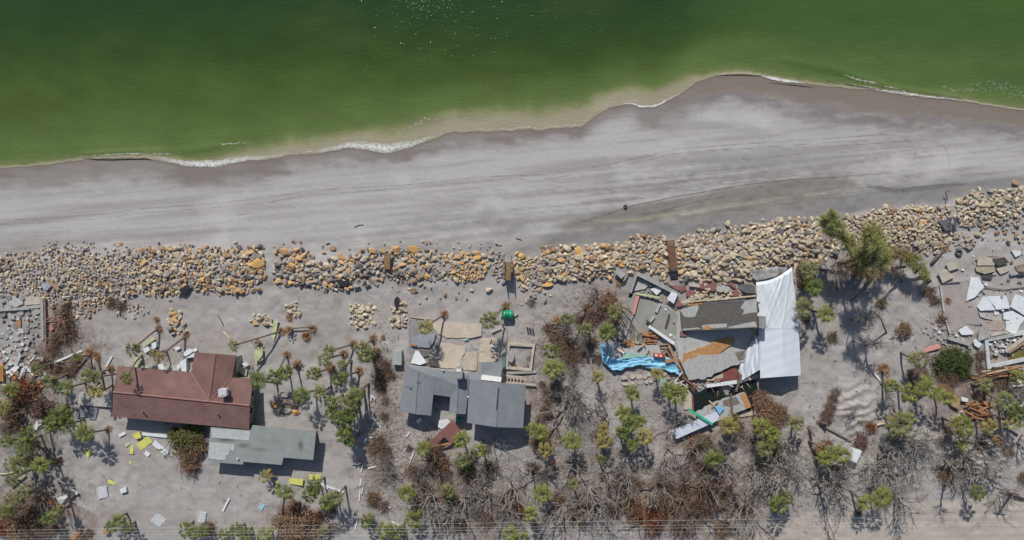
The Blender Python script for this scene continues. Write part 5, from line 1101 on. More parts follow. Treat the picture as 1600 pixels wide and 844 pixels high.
pineM = mat('pine_green', (162, 162, 102), rough=.7, var=.3, scale=3, rgb2=(124, 128, 72), bump=0); pineB = mat('pine_brown', (158, 138, 108), rough=.8, var=.3, scale=3, rgb2=(134, 126, 80), bump=0)
pine('pine_tree', [(1352, 430, 0), (1345, 415, 3), (1330, 395, 5.5), (1315, 375, 7), (1300, 352, 8.5)], [(1300, 345, 8.4, 13, 1.2), (1290, 352, 8, 11, 1), (1310, 352, 8.2, 12, 1), (1296, 360, 7.6, 12, 1), (1302, 337, 8.8, 9, .8), (1290, 340, 8.5, 8, .6), (1314, 366, 7.5, 11, 1), (1322, 374, 7, 12, 1), (1330, 386, 6.4, 11, .9), (1340, 395, 5.8, 12, 1)], 'feathery yellow green pine leaning up left over the rock band, topmost of the clump', pineM, 5)
pine('pine_tree', [(1310, 412, 0), (1326, 410, 4), (1342, 402, 8), (1360, 378, 12)], [(1364, 358, 12.5, 12, 1), (1358, 366, 12, 12, 1), (1368, 372, 11.5, 14, 1), (1376, 380, 10.5, 13, 1), (1360, 385, 10.5, 13, 1), (1350, 398, 9, 15, 1), (1372, 396, 9, 16, 1.2), (1360, 408, 8, 16, 1.2), (1346, 412, 7.5, 14, 1), (1378, 410, 7.5, 13, 1), (1374, 392, 14, 13, 1), (1386, 402, 12, 13, 1), (1366, 380, 15, 11, .8)], 'upright feathery green pine in the middle of the clump right of the rock gap', pineM, 6)
pine('pine_tree', [(1362, 440, 0), (1352, 430, 2), (1340, 420, 3)], [(1350, 424, 3.2, 14, 1.2), (1362, 430, 3, 13, 1.2), (1340, 415, 3.4, 11, 1), (1376, 428, 2.6, 11, 1), (1335, 405, 3.8, 10, .8)], 'low spreading pine with brownish foliage at the lower end of the clump', pineB, 7)
pine('pine_tree', [(1450, 432, 0), (1435, 415, 2), (1415, 402, 3), (1395, 395, 3.4)], [(1395, 395, 3.2, 12, 1), (1408, 398, 3.2, 12, 1), (1420, 404, 3, 12, 1), (1384, 400, 3, 11, 1)], 'brown dry pine branch sprawling right of the green pine clump', pineB, 8)
pine('pine_tree', [(1455, 440, 0), (1445, 428, 2), (1432, 415, 3.4)], [(1428, 408, 3.4, 11, 1), (1436, 418, 3, 12, 1.1), (1444, 428, 2.4, 9, 1), (1446, 434, 2, 6, .8), (1422, 402, 3.4, 10, .9)], 'low green pine nearest the beige slabs at the right', pineM, 9)
# leaning bare trunks throwing long shadows below the pines
for pts, lb in (([(1330, 470, 0), (1350, 452, 4), (1356, 432, 7)], 'thin leafless pole tree below the feathery pines'), ([(1385, 520, 0), (1376, 498, 3.5), (1366, 488, 5)], 'thin dead tree right of the shaded sand below the pines'), ([(1410, 440, 0), (1398, 425, 3), (1390, 412, 5.5)], 'thin dead tree between the pines and the pale fallen pole'), ([(1308, 452, 0), (1306, 430, 4), (1310, 418, 6)], 'thin dead tree by the bent concrete kerb')):
    b = PG(*pts[0][:2]); t = empty('bare_tree', b); tag(t, lb, 'bare tree')
    m = MB(); tp = [P(*q) for q in pts]; tp[0] = b; m.tube(tp, [.14, .1, .05], 6); m.build('trunk', brownB, t)
    m = MB()
    for i in range(16):
        a = tp[0].lerp(tp[2], random.uniform(.35, 1)); 
        a = tp[1].lerp(tp[2], random.random()); d = Vector((random.gauss(0, 1), random.gauss(0, 1), .6)).normalized() * random.uniform(.6, 1.6)
        m.tube([a, a + d * .5 + Vector((0, 0, .1)), a + d], [.04, .025, .01], 3, False)
        for j in range(3):
            d2 = Vector((random.gauss(0, 1), random.gauss(0, 1), .3)).normalized() * .5; m.tube([a + d * .6, a + d * .6 + d2], [.02, .008], 3, False)
    m.build('branches', brownB, t)

for pts, lb, k_ in (([(1476, 752, 0), (1484, 756, 3.5), (1492, 760, 6)], 'tall thin dead tree by the sandy road casting a long straight shadow', 10), ([(1525, 742, 0), (1532, 740, 2.5), (1542, 744, 4.2)], 'twisted dead tree above the small palm at the sandy road', 18), ([(1352, 540, 0), (1362, 538, 3), (1372, 536, 5)], 'dead tree with forked top above the drifted sand ridges', 22), ([(1330, 500, 0), (1345, 498, 4), (1356, 500, 6.5)], 'tall twiggy dead tree in the shaded sand right of the white tarpaulin', 30), ([(1290, 425, 0), (1300, 424, 3), (1312, 428, 5)], 'dead tree behind the white tarpaulin tip palms', 26)):
    b = PG(*pts[0][:2]); t = empty('bare_tree', b); tag(t, lb, 'bare tree')
    m = MB(); tp = [P(*q) for q in pts]; tp[0] = b; m.tube(tp, [.15, .11, .06], 6); m.build('trunk', brownB, t)
    m = MB()
    for i in range(k_):
        a = tp[0].lerp(tp[1], random.uniform(.6, 1)) if random.random() < .3 else tp[1].lerp(tp[2], random.random()); d = Vector((random.gauss(0, 1), random.gauss(0, 1), .5)).normalized() * random.uniform(.8, 2.2)
        m.tube([a, a + d * .5 + Vector((0, 0, .15)), a + d], [.055, .035, .012], 3, False)
        for j in range(5):
            d2 = Vector((random.gauss(0, 1), random.gauss(0, 1), .3)).normalized() * .7; m.tube([a + d * .6, a + d * .6 + d2], [.028, .01], 3, False)
    m.build('branches', greyB, t)
# ------------------------------------------------------------------ slabs, boards, beams
conc = mat('concrete', (168, 166, 162), var=.22, scale=1.5, bump=.4, rgb2=(146, 144, 140))
beige = mat('beige_slab', (196, 184, 166), var=.16, scale=1.2, bump=.25, rgb2=(180, 166, 148))
cream = mat('cream_slab', (190, 180, 164), var=.14, scale=1.2, bump=.25)
whitep = mat('white_panel', (218, 222, 224), rough=.6, var=.1, scale=1.5, bump=.1, rgb2=(204, 208, 210))
dkslab = mat('dark_slab', (84, 82, 80), var=.25, bump=.4); olive = mat('olive_slab', (168, 162, 140), var=.2, bump=.3)
maroon = mat('maroon_slab', (140, 98, 96), var=.2, bump=.3, rgb2=(126, 88, 86)); pink = mat('pink_paint', (212, 150, 142), var=.15, bump=.1)
yel = mat('yellow_board', (210, 208, 112), rough=.7, var=.12, bump=.1); palegr = mat('pale_green_board', (196, 202, 158), rough=.8, var=.2, bump=.1)
wood = mat('plank_wood', (176, 150, 116), var=.3, scale=3, bump=.3, rgb2=(140, 116, 90)); orangew = mat('orange_wood', (182, 132, 90), var=.3, scale=3, bump=.3, rgb2=(150, 104, 70)); paleW = mat('pale_timber', (206, 190, 160), var=.2)
darkw = mat('dark_wood', (96, 76, 66), var=.3, bump=.3); walkw = mat('walkway_wood', (140, 112, 78), var=.2, bump=.3, rgb2=(120, 96, 66)); redw = mat('redbrown_wood', (128, 92, 76), var=.2, bump=.3)
bluegrey = mat('blue_grey_sheet', (150, 156, 166), rough=.6, var=.12, bump=.1); teal = mat('teal', (60, 150, 120), rough=.5, var=.15, bump=0); mint = mat('mint', (158, 198, 178), rough=.6, var=.15, bump=.1); lblue = mat('light_blue', (130, 190, 222), rough=.5, var=.12, bump=.1)
metalG = mat('dull_metal', (110, 112, 116), rough=.5, var=.2, metal=.3); lgrey = mat('light_grey_floor', (178, 178, 176), var=.18, scale=1.2, bump=.15, rgb2=(164, 162, 158)); floorg = mat('worn_floor', (152, 150, 142), var=.2, scale=.7, bump=.2, rgb2=(134, 136, 128))
def rough_poly(pts, amp):
    out = []
    n = len(pts)
    for i in range(n):
        a = pts[i]; b = pts[(i + 1) % n]; out.append(a)
        L = math.hypot(b[0] - a[0], b[1] - a[1]); k = int(L / 5)
        for j in range(1, k):
            u = j / k; nx, ny = -(b[1] - a[1]) / L, (b[0] - a[0]) / L; q = random.gauss(0, amp)
            out.append((a[0] + (b[0] - a[0]) * u + nx * q, a[1] + (b[1] - a[1]) * u + ny * q))
    return out
def slab(name, pts, z, th, m, label, cat, group=None, rough=0, auto=False, tilt=(0, 0)):
    cx = sum(p[0] for p in pts) / len(pts); cy = sum(p[1] for p in pts) / len(pts)
    q = rough_poly(pts, rough) if rough else pts
    z0 = TZ(cx, cy); mb = MB(); top = [P(x, y, z0 + z + tilt[0] * (x - cx) * .1 + tilt[1] * (y - cy) * .1) for x, y in q]
    mb.prism(top, th); o = mb.origin_build(name, m)
    return tag(o, label, cat, group, at=(cx, cy) if auto else None)
def beam(name, a, b, w_, h_, m, label, cat, z=.15, z2=None, group=None, auto=False):
    za = TZ(*a); mb = MB(); mb.beam(P(a[0], a[1], za + z), P(b[0], b[1], TZ(*b) + (z if z2 is None else z2)), w_, h_); o = mb.origin_build(name, m)
    return tag(o, label, cat, group, at=((a[0] + b[0]) / 2, (a[1] + b[1]) / 2) if auto else None)
G_SL = 'broken slabs of the wrecked patios'
# patio of the grey house
for pts, m_, lb in [([(668, 501.6), (752.7, 507.4), (751.8, 524.8), (737.7, 528), (698, 528), (684.6, 521.5), (676, 511.5)], beige, 'long beige patio slab, farthest from the grey shingled house'),
  ([(684.6, 536.4), (698, 535.6), (726, 541.4), (727, 551), (719.5, 563), (721, 569.6), (713, 576), (688, 575), (679, 572), (690, 558)], beige, 'broad beige patio slab touching the grey shingled roof, in palm shade'),
  ([(728.5, 549.7), (745, 549.7), (746, 564.6), (744, 579), (724.8, 579), (722, 569.6)], cream, 'small cream slab between the chimney and the square patio slabs'),
  ([(750.5, 528.6), (777, 528.6), (778, 541), (775.4, 549), (748.7, 549.8)], beige, 'upper of two square beige slabs left of the square pool'),
  ([(748.7, 550.8), (775.4, 550.4), (776, 563), (768, 567), (747, 567)], beige, 'lower of two square beige slabs left of the square pool')]:
    slab('patio_slab', pts, .15, .25, m_, lb, 'slab', 'beige patio slabs', .5)
slab('floor_slab', [(640, 500), (668, 502), (686, 530), (690, 560), (660, 572), (640, 571), (638, 520)], .05, .1, mat('grey_floor', (150, 147, 145), var=.25), 'grey rubble covered floor left of the beige patio slabs', 'floor', None, .6)
slab('roof_sheet', [(644.8, 524.8), (681, 520.6), (678, 533), (671, 543), (643, 542)], .45, .08, mat('grey_sheet', (150, 155, 160), var=.15), 'flat blue grey sheet lying above the white torn panel', 'roof sheet', None, .4, tilt=(.02, 0))
slab('broken_panel', [(642, 567), (649, 548), (654, 549), (658, 554.6), (666.4, 566.3), (656.4, 570.4)], .5, .1, whitep, 'jagged white panel at the upper left corner of the grey shingled roof', 'panel', tilt=(.04, .05))
slab('broken_panel', [(670.5, 560.5), (679.7, 561.3), (687, 569.6), (678, 572), (668, 570.4)], .6, .1, dkslab, 'dark olive panel fragment against the grey shingled roof edge', 'panel', tilt=(.03, .1))
slab('broken_panel', [(655, 547), (668, 548), (670, 556), (660, 558)], .4, .08, mat('olive_sheet', (112, 110, 98)), 'small olive grey sheet between white panel and blue grey sheet', 'panel')
slab('plank', [(640.6, 537), (651.5, 539), (650.6, 541.4), (640.8, 539.5)], .6, .06, orangew, 'short orange plank by the blue grey sheet', 'plank')
slab('mint_lid', [(724, 530), (727, 528.6), (732, 530), (729, 532.4), (725, 532)], .3, .1, mint, 'small mint green lid on the patio rubble', 'lid')
slab('metal_cabinet', [(613.6, 548), (627.4, 548.6), (627.2, 570.6), (613, 569.8)], 1.0, 1.0, mat('cabinet_green', (160, 168, 162), var=.08, bump=0), 'pale grey green metal cabinet lying left of the grey house', 'cabinet')
slab('white_board', [(766.5, 538.5), (776, 541), (775, 543.5), (770, 543), (765.8, 540)], .5, .06, whitep, 'white board on the upper square beige slab', 'board')
beam('plank', (766, 537), (768, 531), .15, .1, darkw, 'thin dark plank leaning on the upper square slab', 'plank', .3)
slab('driftwood', [(640, 496), (668, 497), (680, 500), (660, 498.5)], .2, .15, cream, 'pale broken kerb piece above the long beige slab', 'kerb')
beam('wooden_frame', (768, 519), (783, 512.6), .3, .2, cream, 'pale pipe lying just below the big palm by the tank', 'pipe', .3)
# green tank with pipes
t = empty('tank', PG(793.5, 492)); tag(t, 'green plastic tank lying on the sand near the rock band', 'tank')
c = P(793.5, 491.5, .75); m = MB(); pts = [c + Vector((dx, 0, 0)) for dx in (-.9, -.82, -.6, -.2, -.18, .18, .2, .6, .82, .9)]
m.tube(pts, [.35, .58, .70, .70, .66, .66, .70, .70, .58, .35], 20); m.build('body', mat('tank_green', (30, 150, 110), rough=.35, var=.06, bump=0, spec=.5), t, True)
m = MB(); m.tube([c + Vector((0, 0, .6)), c + Vector((0, 0, .82))], .16, 10); m.build('lid', mat('tank_green_dark', (20, 120, 90), rough=.4, bump=0), t)
m = MB(); m.tube([P(785, 493, .3), P(781.8, 494, .3), P(783, 502, .25), P(787, 509, .25), P(791, 513, .2), P(791.3, 530, .2), P(791, 548, .2)], .14, 6)
o = m.origin_build('pipe', cream, True); tag(o, 'pale curved pipe running from the green tank down to the square pool', 'pipe')
m = MB(); m.tube([P(801, 493, .2), P(806, 493.5, .2), P(809, 490, .2)], .12, 6); o = m.origin_build('pipe', cream); tag(o, 'short pale pipe stub right of the green tank', 'pipe')
# square pool
def pool(name, outer, wall, zt_, lab, wm_, bed, waterm, wpoly, extras=()):
    t = empty(name, PG(*outer[0])); tag(t, lab, 'pool')
    W = [P(x, y, zt_) for x, y in outer]; I = inset(W, wall); n = len(W); m = MB()
    for i in range(n):
        j = (i + 1) % n; m.prism([W[i], W[j], I[j], I[i]], zt_ + .6)
    m.build('rim', wm_, t)
    m = MB(); m.prism([Vector((p.x, p.y, .02)) for p in inset(W, wall * .9)], .3); m.build('bed', bed, t)
    for nm, pts, mm, z in wpoly:
        m = MB(); m.prism([P(x, y, z) for x, y in pts], .04); m.build(nm, mm, t)
    return t
murky = mat('murky_water', (122, 112, 56), rough=.15, var=.25, scale=2, bump=.05, spec=.5, rgb2=(92, 88, 50)); bedm = mat('silty_bed', (112, 108, 102), var=.2, rough=.6, bump=.3)
pool('pool', [(793, 536.2), (836, 538.8), (830.5, 580.5), (789.5, 576.5)], .38, .55, 'small square pool with cream rim right of the grey house', cream, bedm, murky, [('water', [(796, 570.5), (806, 569), (818, 571), (822, 574.5), (797, 573.5)], murky, .06)])
m = MB(); c = P(798.6, 556.5, .62); m.tube([c, c + Vector((0, 0, .2))], 1, 28)
for v in m.v: v.x = c.x + (v.x - c.x) * .52; v.y = c.y + (v.y - c.y) * .95
o = m.origin_build('round_cover', conc); tag(o, 'round pale grey cover leaning on the inner left side of the square pool', 'cover')
# lattice pergola
t = empty('pergola', PG(800, 593)); tag(t, 'white pergola frame with cross slats lying right of the white flashing', 'pergola')
m = MB(); m.beam(P(784, 586, .9), P(816, 589.5, .9), .22, .15); m.beam(P(783, 597, .9), P(837, 601.5, .6), .25, .15); m.build('beam', cream, t)
for i in range(6):
    x = 787 + i * 5.2; m = MB(); m.beam(P(x, 587 + i * .5, 1.02), P(x + 1, 597.5 + i * .5, 1.02), .14, .1); m.build('slat', cream, t)
beam('beam', (793, 583), (838, 581), .35, .25, conc, 'grey kerb beam just below the square pool', 'beam', .3); beam('post', (788, 558), (787, 580), .5, .5, mat('teal_grey', (110, 140, 134)), 'teal grey post on the left rim of the square pool', 'post', .5)
slab('path_slab', [(829, 582), (840, 583), (838, 596), (827, 595)], .08, .15, conc, 'plain grey slab right below the square pool', 'slab')
for i, x in enumerate((824, 828, 832.5)):
    m = MB(); b = PG(x, 512 + i, 0); m.tube([b - Vector((0, 0, .2)), b + Vector((0, 0, 1.0))], .14, 7); o = m.origin_build('piling', darkw); tag(o, ('left', 'middle', 'right')[i] + ' of three dark pilings standing above the square pool', 'piling', 'three short pilings')
# fallen reddish roof piece and its lumber
slab('fallen_roof', [(669, 692.5), (704, 659), (707, 657.5), (719, 671), (716, 690), (705, 693), (694, 683), (682, 695), (674, 696.5)], 1.1, .15, mat('red_roof', (140, 98, 92), var=.15, bump=.3, rgb2=(126, 86, 80)), 'fallen reddish brown roof piece below the notch of the grey house', 'roof piece', tilt=(.05, -.1))
beam('rafter', (702, 655), (719, 673), .25, .2, orangew, 'orange rafter along the upper right edge of the fallen red roof', 'rafter', 1.2, .9)
beam('rafter', (671, 698), (705, 693), .3, .2, orangew, 'orange rafter along the lower edge of the fallen red roof', 'rafter', .8, .9); beam('rafter', (680, 702), (703, 694), .25, .2, orangew, 'second orange rafter lying just below the first one', 'rafter', .6); beam('rafter', (679, 699), (690, 710), .25, .2, orangew, 'short orange rafter pointing down to the right below the red roof', 'rafter', .5)
slab('white_door', [(686, 657), (698, 655), (705, 657), (702, 664), (690, 671), (684, 667)], .3, .12, whitep, 'broken white door piece in the notch of the grey house', 'door piece', None, .6)
slab('teal_bin', [(712.5, 654), (719.5, 654), (719, 660), (712, 659)], .9, .9, teal, 'teal bin in the shade under the grey house notch', 'bin')
m = MB(); p = P(655, 657, .4); m.box(p, 1.0, .6, .08, .7); m.box(p + Vector((-.3, .25, -.2)), .06, .06, .5, .7); m.box(p + Vector((.3, -.1, -.2)), .06, .06, .5, .7); o = m.origin_build('small_table', whitep); tag(o, 'small white table lying in the house shadow', 'table')
# pale green and yellow boards
G_Y = 'yellow insulation boards strewn around'
YB = [([(428, 499), (434.5, 501), (430.7, 522.6), (428, 533), (425.5, 530), (424, 525)], palegr, 'long pale green board beside the brown root mound of a palm', .3), ([(401, 542.6), (410, 543.5), (411, 561.5), (406, 566), (399, 563), (398, 550)], palegr, 'pale green slab board above the crown nearest the tiled roof', .7),
 ([(213, 694), (231, 681), (238.5, 691), (219.7, 704)], yel, 'largest yellow board, below the tiled roof', .15), ([(203, 697), (208.7, 697), (208, 710), (202, 709)], yel, 'upright narrow yellow board left of the largest yellow board', .12), ([(205, 679.5), (218, 673.7), (221, 684), (212.5, 686.7)], yel, 'crumpled yellow board next to the tiled roof shadow', .4), ([(131.5, 707), (138.8, 701), (146, 707), (137, 715.6)], yel, 'lone diamond shaped yellow board on open sand at the left', .12), ([(169, 749), (180.7, 754.7), (179, 759), (167.7, 754.7)], yel, 'small yellow board above the upper white lattice panel', .2),
 ([(452, 747.4), (473.8, 749), (472.4, 759), (451.5, 756)], yel, 'yellow board, left of two below the flat roofed annex', .3), ([(482.5, 741.7), (502, 742), (500.7, 749), (484, 749.8)], yel, 'yellow board, right of two below the flat roofed annex', .3), ([(430.5, 750), (434.8, 753), (435, 767.7), (429, 770.6)], yel, 'thin yellow board beside the yellowing palm below the annex', .2), ([(194, 695), (200, 691), (203, 694), (197, 699)], palegr, 'small pale yellow scrap left of the narrow yellow board', .12), ([(201, 723), (206, 721), (206.5, 724.5), (203, 725)], yel, 'tiny yellow scrap on open sand below the yellow boards', .1),
 ([(214, 556), (219, 555), (214, 577), (204, 577)], palegr, 'pale green board standing against the tiled roof edge', .8), ([(222, 538), (239, 527), (243, 530), (226, 542)], palegr, 'long pale board above the palm at the tiled roof corner', .5), ([(396.5, 551), (399, 549), (402, 567), (400, 570)], palegr, 'thin pale green strip left of the slab board', .4)]
for pts, m_, lb, z in YB: slab('insulation_board', pts, z, .1, m_, lb, 'board', G_Y)
slab('square_panel', [(407.3, 785), (413.7, 789.4), (409.6, 798), (403, 794.3)], .15, .1, mat('pale_blue', (160, 196, 206), rough=.5, var=.08, bump=0), 'pale blue square panel on the sand below the annex', 'panel')
# white lattice panels with slats
def lattice(c4, n1, n2, label):
    t = empty('lattice_panel', PG(*c4[0])); tag(t, label, 'lattice panel', 'white lattice panels on the sand')
    m = MB(); W = [P(x, y, .16) for x, y in c4]
    for i in range(4): m.beam(W[i], W[(i + 1) % 4], .14, .1)
    m.build('frame', whitep, t); m = MB()
    for i in range(1, n1): u = i / n1; m.beam(W[0].lerp(W[1], u), W[3].lerp(W[2], u), .1, .04)
    for i in range(1, n2): u = i / n2; m.beam(W[0].lerp(W[3], u) + Vector((0, 0, .03)), W[1].lerp(W[2], u) + Vector((0, 0, .03)), .16, .04)
    m.build('slats', whitep, t)
lattice([(151.8, 763), (166, 759.6), (168.5, 776), (154.7, 779)], 5, 7, 'white lattice panel, largest, on open sand at the lower left')
lattice([(235.6, 814), (245.7, 803.8), (258.7, 812.5), (248.6, 822.6)], 6, 5, 'diamond turned white lattice panel near the bottom edge')
lattice([(311, 800), (322, 801.5), (319.7, 816.8), (309, 815)], 4, 6, 'upright white lattice panel at the bottom below the annex')
slab('white_box', [(187, 765), (196.6, 762), (197.5, 769), (188.5, 771.4)], .45, .45, whitep, 'small white box between two lattice panels', 'box')
slab('appliance', [(1334, 702.6), (1347, 704.7), (1338.7, 724), (1329, 720)], 1.3, 1.3, whitep, 'white upright appliance standing alone on the sand at lower right', 'appliance')
for a, b, w_, lb in [((240, 691), (262, 710), .9, 'pale striped strip right of the largest yellow board'), ((498, 753), (512, 764), .4, 'white strip below the right yellow board, upper piece'), ((508, 759), (537, 769), .35, 'long white strip running right below the annex'), ((358, 779), (348, 799), .3, 'white batten on the sand between annex and bottom edge'), ((186, 681), (196, 676), .5, 'white strip below the tiled roof edge, leftmost'), ((222, 678), (262, 682), .5, 'long white gutter along the tiled roof shadow'), ((227, 706), (233, 712), .7, 'pale broken block below the largest yellow board'), ((175, 557), (166, 573), .3, 'white stick upright on sand left of the tiled roof'), ((126, 571), (96, 566), .3, 'white driftwood branch above the thicket'), ((84, 567), (128, 548), .35, 'pale bent board at the top of the left thicket')]:
    beam('strip', a, b, w_, .1, whitep, lb, 'strip', .15)
# front yard wreckage of the tiled house
slab('wall_remnant', [(279, 567), (304, 551), (303, 558), (291, 560), (291, 581), (284, 580)], .8, .8, whitep, 'white corner of a broken wall in the angle of the tiled roof', 'wall remnant'); slab('floor_slab', [(235, 572), (284, 572), (297, 580), (296, 588), (186, 577), (186, 573)], .25, .2, mat('pale_floor', (186, 184, 178), var=.2), 'pale floor strip along the upper edge of the tiled roof', 'floor', None, .5)
for pts, lb in [([(223, 546), (231, 541), (234, 547), (227, 552)], 'white broken chunk right of the palm at the tiled roof'), ([(236, 537), (245, 533), (247, 541), (239, 546)], 'white paper like sheet above the tiled roof'), ([(301, 546), (307, 543), (308.5, 548), (303, 550)], 'small white block at the corner of the tiled front wing'), ([(272, 543), (280, 541), (282, 545), (275, 548)], 'white fragment below the palm root mound'), ([(283, 553), (295, 545), (303, 548), (290, 557)], 'white bent sheet beside the broken white wall'), ([(246, 570), (255, 568), (257, 578), (248, 578)], 'white appliance lid against the tiled roof'), ([(276, 570), (284, 568), (286, 575), (277, 577)], 'white toilet like fixture by the tiled roof'), ([(310, 560), (312, 560), (312, 575), (310, 575)], 'x')][:-1]:
    slab('white_fragment', pts, .35, .2, whitep, lb, 'fragment', None, .3)
beam('post', (371, 556), (371, 580), .5, 1.8, conc, 'grey block wall beside the tiled front wing', 'wall', .9); slab('crate', [(375, 573), (386, 578), (384, 588), (373, 583)], .5, .5, cream, 'grey crate beside the grey block wall', 'crate'); slab('white_block', [(378, 568), (384, 566), (388, 571), (382, 574)], .6, .4, whitep, 'white block next to small orange rocks by the tiled roof', 'block')
# left terrace
slab('terrace', [(124, 614), (174.4, 616), (175.4, 636.7), (121.4, 633)], .5, .6, mat('white_terrace', (186, 184, 180), var=.25, scale=1, rgb2=(156, 148, 140)), 'pale terrace slab left of the tiled roof house', 'terrace')
for q, n_, lb in (([(119, 636), (136, 636), (136.5, 650), (119, 653)], 7, 'left bluish louvred panel below the terrace'), ([(141, 638), (152, 638), (149, 655), (139, 654)], 4, 'right bluish louvred panel below the terrace')):
    t = empty('louvred_panel', PG(*q[0])); tag(t, lb, 'louvred panel'); m = MB(); W = [P(x, y, .3) for x, y in q]
    for i in range(4): m.beam(W[i], W[(i + 1) % 4], .14, .12)
    m.build('frame', bluegrey, t); m = MB()
    for i in range(1, n_): u = i / n_; m.beam(W[0].lerp(W[1], u), W[3].lerp(W[2], u), .12, .05)
    m.build('slats', bluegrey, t)
slab('white_sheet', [(51, 669), (60.7, 650), (70, 653.8), (57, 672.7)], .3, .08, whitep, 'torn white sheet left of the dark green palm thicket', 'sheet', None, .8)
for pts, m_, lb, z in [([(88, 778), (102, 773), (108, 778), (100, 790), (92, 787)], whitep, 'white crumpled sheet at the lower left debris heap', .5), ([(54, 758), (60, 755), (64, 770), (60, 776), (53, 772)], bluegrey, 'bluish sheet at the left end of the lower left heap', .4), ([(98, 790), (106, 781), (109, 785), (104, 792)], bluegrey, 'pale blue panel at the right end of the lower left heap', .5), ([(18, 702), (26, 700), (29, 709), (22, 714)], bluegrey, 'small bluish panel between palms at the left edge', .5), ([(113, 836), (124, 829), (126, 832), (117, 844), (112, 844)], orangew, 'brown plywood piece at the bottom edge left', .3), ([(160, 830), (168, 828), (170, 834), (162, 836)], orangew, 'orange bin like box below the bottom left palms', .6), ([(26, 497), (31.5, 497), (32.3, 512), (26.8, 512.5)], orangew, 'orange board on the grey broken slabs at far left', .3), ([(77, 511), (88, 505), (86, 513), (79, 519)], pink, 'pinkish white brick piece beside the twisted roots', .3), ([(428, 830), (433, 828), (435, 836), (430, 838)], whitep, 'white scrap at the bottom edge below the annex', .3)]:
    slab('sheet', pts, z, .1, m_, lb, 'sheet', None, .4)
for a, b, lb in (((68, 775), (90, 788), 'upper orange plank in the lower left heap'), ((66, 778), (86, 791), 'lower orange plank in the lower left heap')): beam('plank', a, b, .25, .15, orangew, lb, 'plank', .5)
beam('beam', (95, 791), (116, 768), .4, .3, metalG, 'dark beam across the lower left heap', 'beam', .6); beam('beam', (113, 766), (121, 772), .35, .2, whitep, 'white end piece at the tip of the lower left heap', 'beam', .5)
t = empty('louvred_panel', PG(0, 568)); tag(t, 'orange louvred shutter at the far left edge', 'shutter'); m = MB()
for i in range(12): m.beam(P(-6, 570 + i * 2.3, .5), P(4.8, 569 + i * 2.3, .5), .14, .08)
m.build('slats', mat('orange_paint', (214, 156, 82)), t); m = MB(); m.beam(P(4.8, 567, .5), P(4.8, 597, .5), .12, .15); m.build('frame', mat('orange_paint', (214, 156, 82)), t)
# left ruin: kerb walls and broken slabs
for a, b, w_, lb in (((-20, 485.5), (47, 481.5), .45, 'long horizontal kerb wall of the far left ruin, left piece'), ((48, 480.8), (64, 479), .4, 'short horizontal kerb wall of the far left ruin, right piece'), ((66.5, 464), (68, 531), .5, 'pale vertical kerb wall of the far left ruin'), ((71, 466), (73, 547), .3, 'narrow brown vertical kerb just right of the pale kerb wall')):
    beam('kerb_wall', a, b, w_, .5, conc if w_ > .35 else mat('brown_conc', (140, 126, 114)), lb, 'kerb wall', .2)
slab('patio_slab', [(39.8, 463.7), (62.6, 463.7), (62.6, 475), (38.9, 477)], .2, .2, cream, 'beige rectangular slab in the far left ruin beside the kerb wall', 'slab')
def shard(x, y, r, m_, z, name, lb, cat, group, n=None, ang=None, asp=None):
    n = n or random.choice((4, 5, 5, 6)); a0 = ang if ang is not None else random.uniform(0, 6.28); asp = asp or random.uniform(.55, .95); rz = random.uniform(-.5, .5)
    pts = []
    for i in range(n):
        a = a0 + i * 6.2832 / n + random.uniform(-.25, .25); rr = r * random.uniform(.75, 1.15); u, v = math.cos(a) * rr, math.sin(a) * rr * asp
        pts.append((x + u * math.cos(rz) - v * math.sin(rz), y + u * math.sin(rz) + v * math.cos(rz)))
    return slab(name, pts, z, random.uniform(.12, .2), m_, lb, cat, group, 0, True, (random.uniform(-.12, .12), random.uniform(-.12, .12)))
cg = [conc, mat('concrete_pale', (186, 184, 180), var=.2, bump=.3), mat('concrete_green', (156, 160, 154), var=.2, bump=.3), mat('concrete_dark', (140, 138, 136), var=.2, bump=.3)]
cgn = ['grey', 'pale grey', 'greenish grey', 'dark grey']
def shards(poly, n, r0, r1, pal, names, base, sep=.8, z=(.1, .35), name='broken_slab', cat='slab', group=G_SL):
    xs = [p[0] for p in poly]; ys = [p[1] for p in poly]; got = []; k = 0
    while len(got) < n and k < n * 30:
        k += 1; x = random.uniform(min(xs), max(xs)); y = random.uniform(min(ys), max(ys)); r = random.uniform(r0, r1)
        if not inside(x, y, poly) or any(math.hypot(x - a, y - b) < (r + c) * sep for a, b, c in got): continue
        got.append((x, y, r)); i = random.randrange(len(pal)); shard(x, y, r, pal[i], random.uniform(*z), name, names[i] + ' ' + base, cat, group)
shards([(0, 490), (30, 486), (63, 484), (64, 530), (50, 530), (30, 545), (0, 540)], 30, 3, 9.5, cg, cgn, 'broken slab in the far left ruin', .6)
shards([(-10, 500), (64, 490), (66, 600), (0, 600)], 40, 1.3, 3, [cg[1], whitep, cg[0], orangew], ['pale', 'white', 'grey', 'orange'], 'chunk in the far left ruin', .7, (.15, .45), 'rubble_chunk', 'rubble chunk', 'rubble chunks of the far left ruin')
shards([(-6, 548), (60, 545), (72, 580), (60, 625), (0, 640)], 30, 2, 5, [cg[1], whitep, cg[2], orangew], ['pale', 'white', 'greenish', 'orange'], 'fragment in the far left debris', .7, (.2, .6), 'rubble_chunk', 'rubble chunk', 'rubble chunks of the far left ruin')
shards([(1500, 425), (1600, 420), (1600, 520), (1540, 520), (1500, 500)], 22, 1.6, 4.2, [cg[1], whitep, cg[0]], ['pale', 'white', 'grey'], 'fragment among the white slabs', .8, (.15, .3), 'rubble_chunk', 'rubble chunk', 'rubble chunks of the right hand ruin')
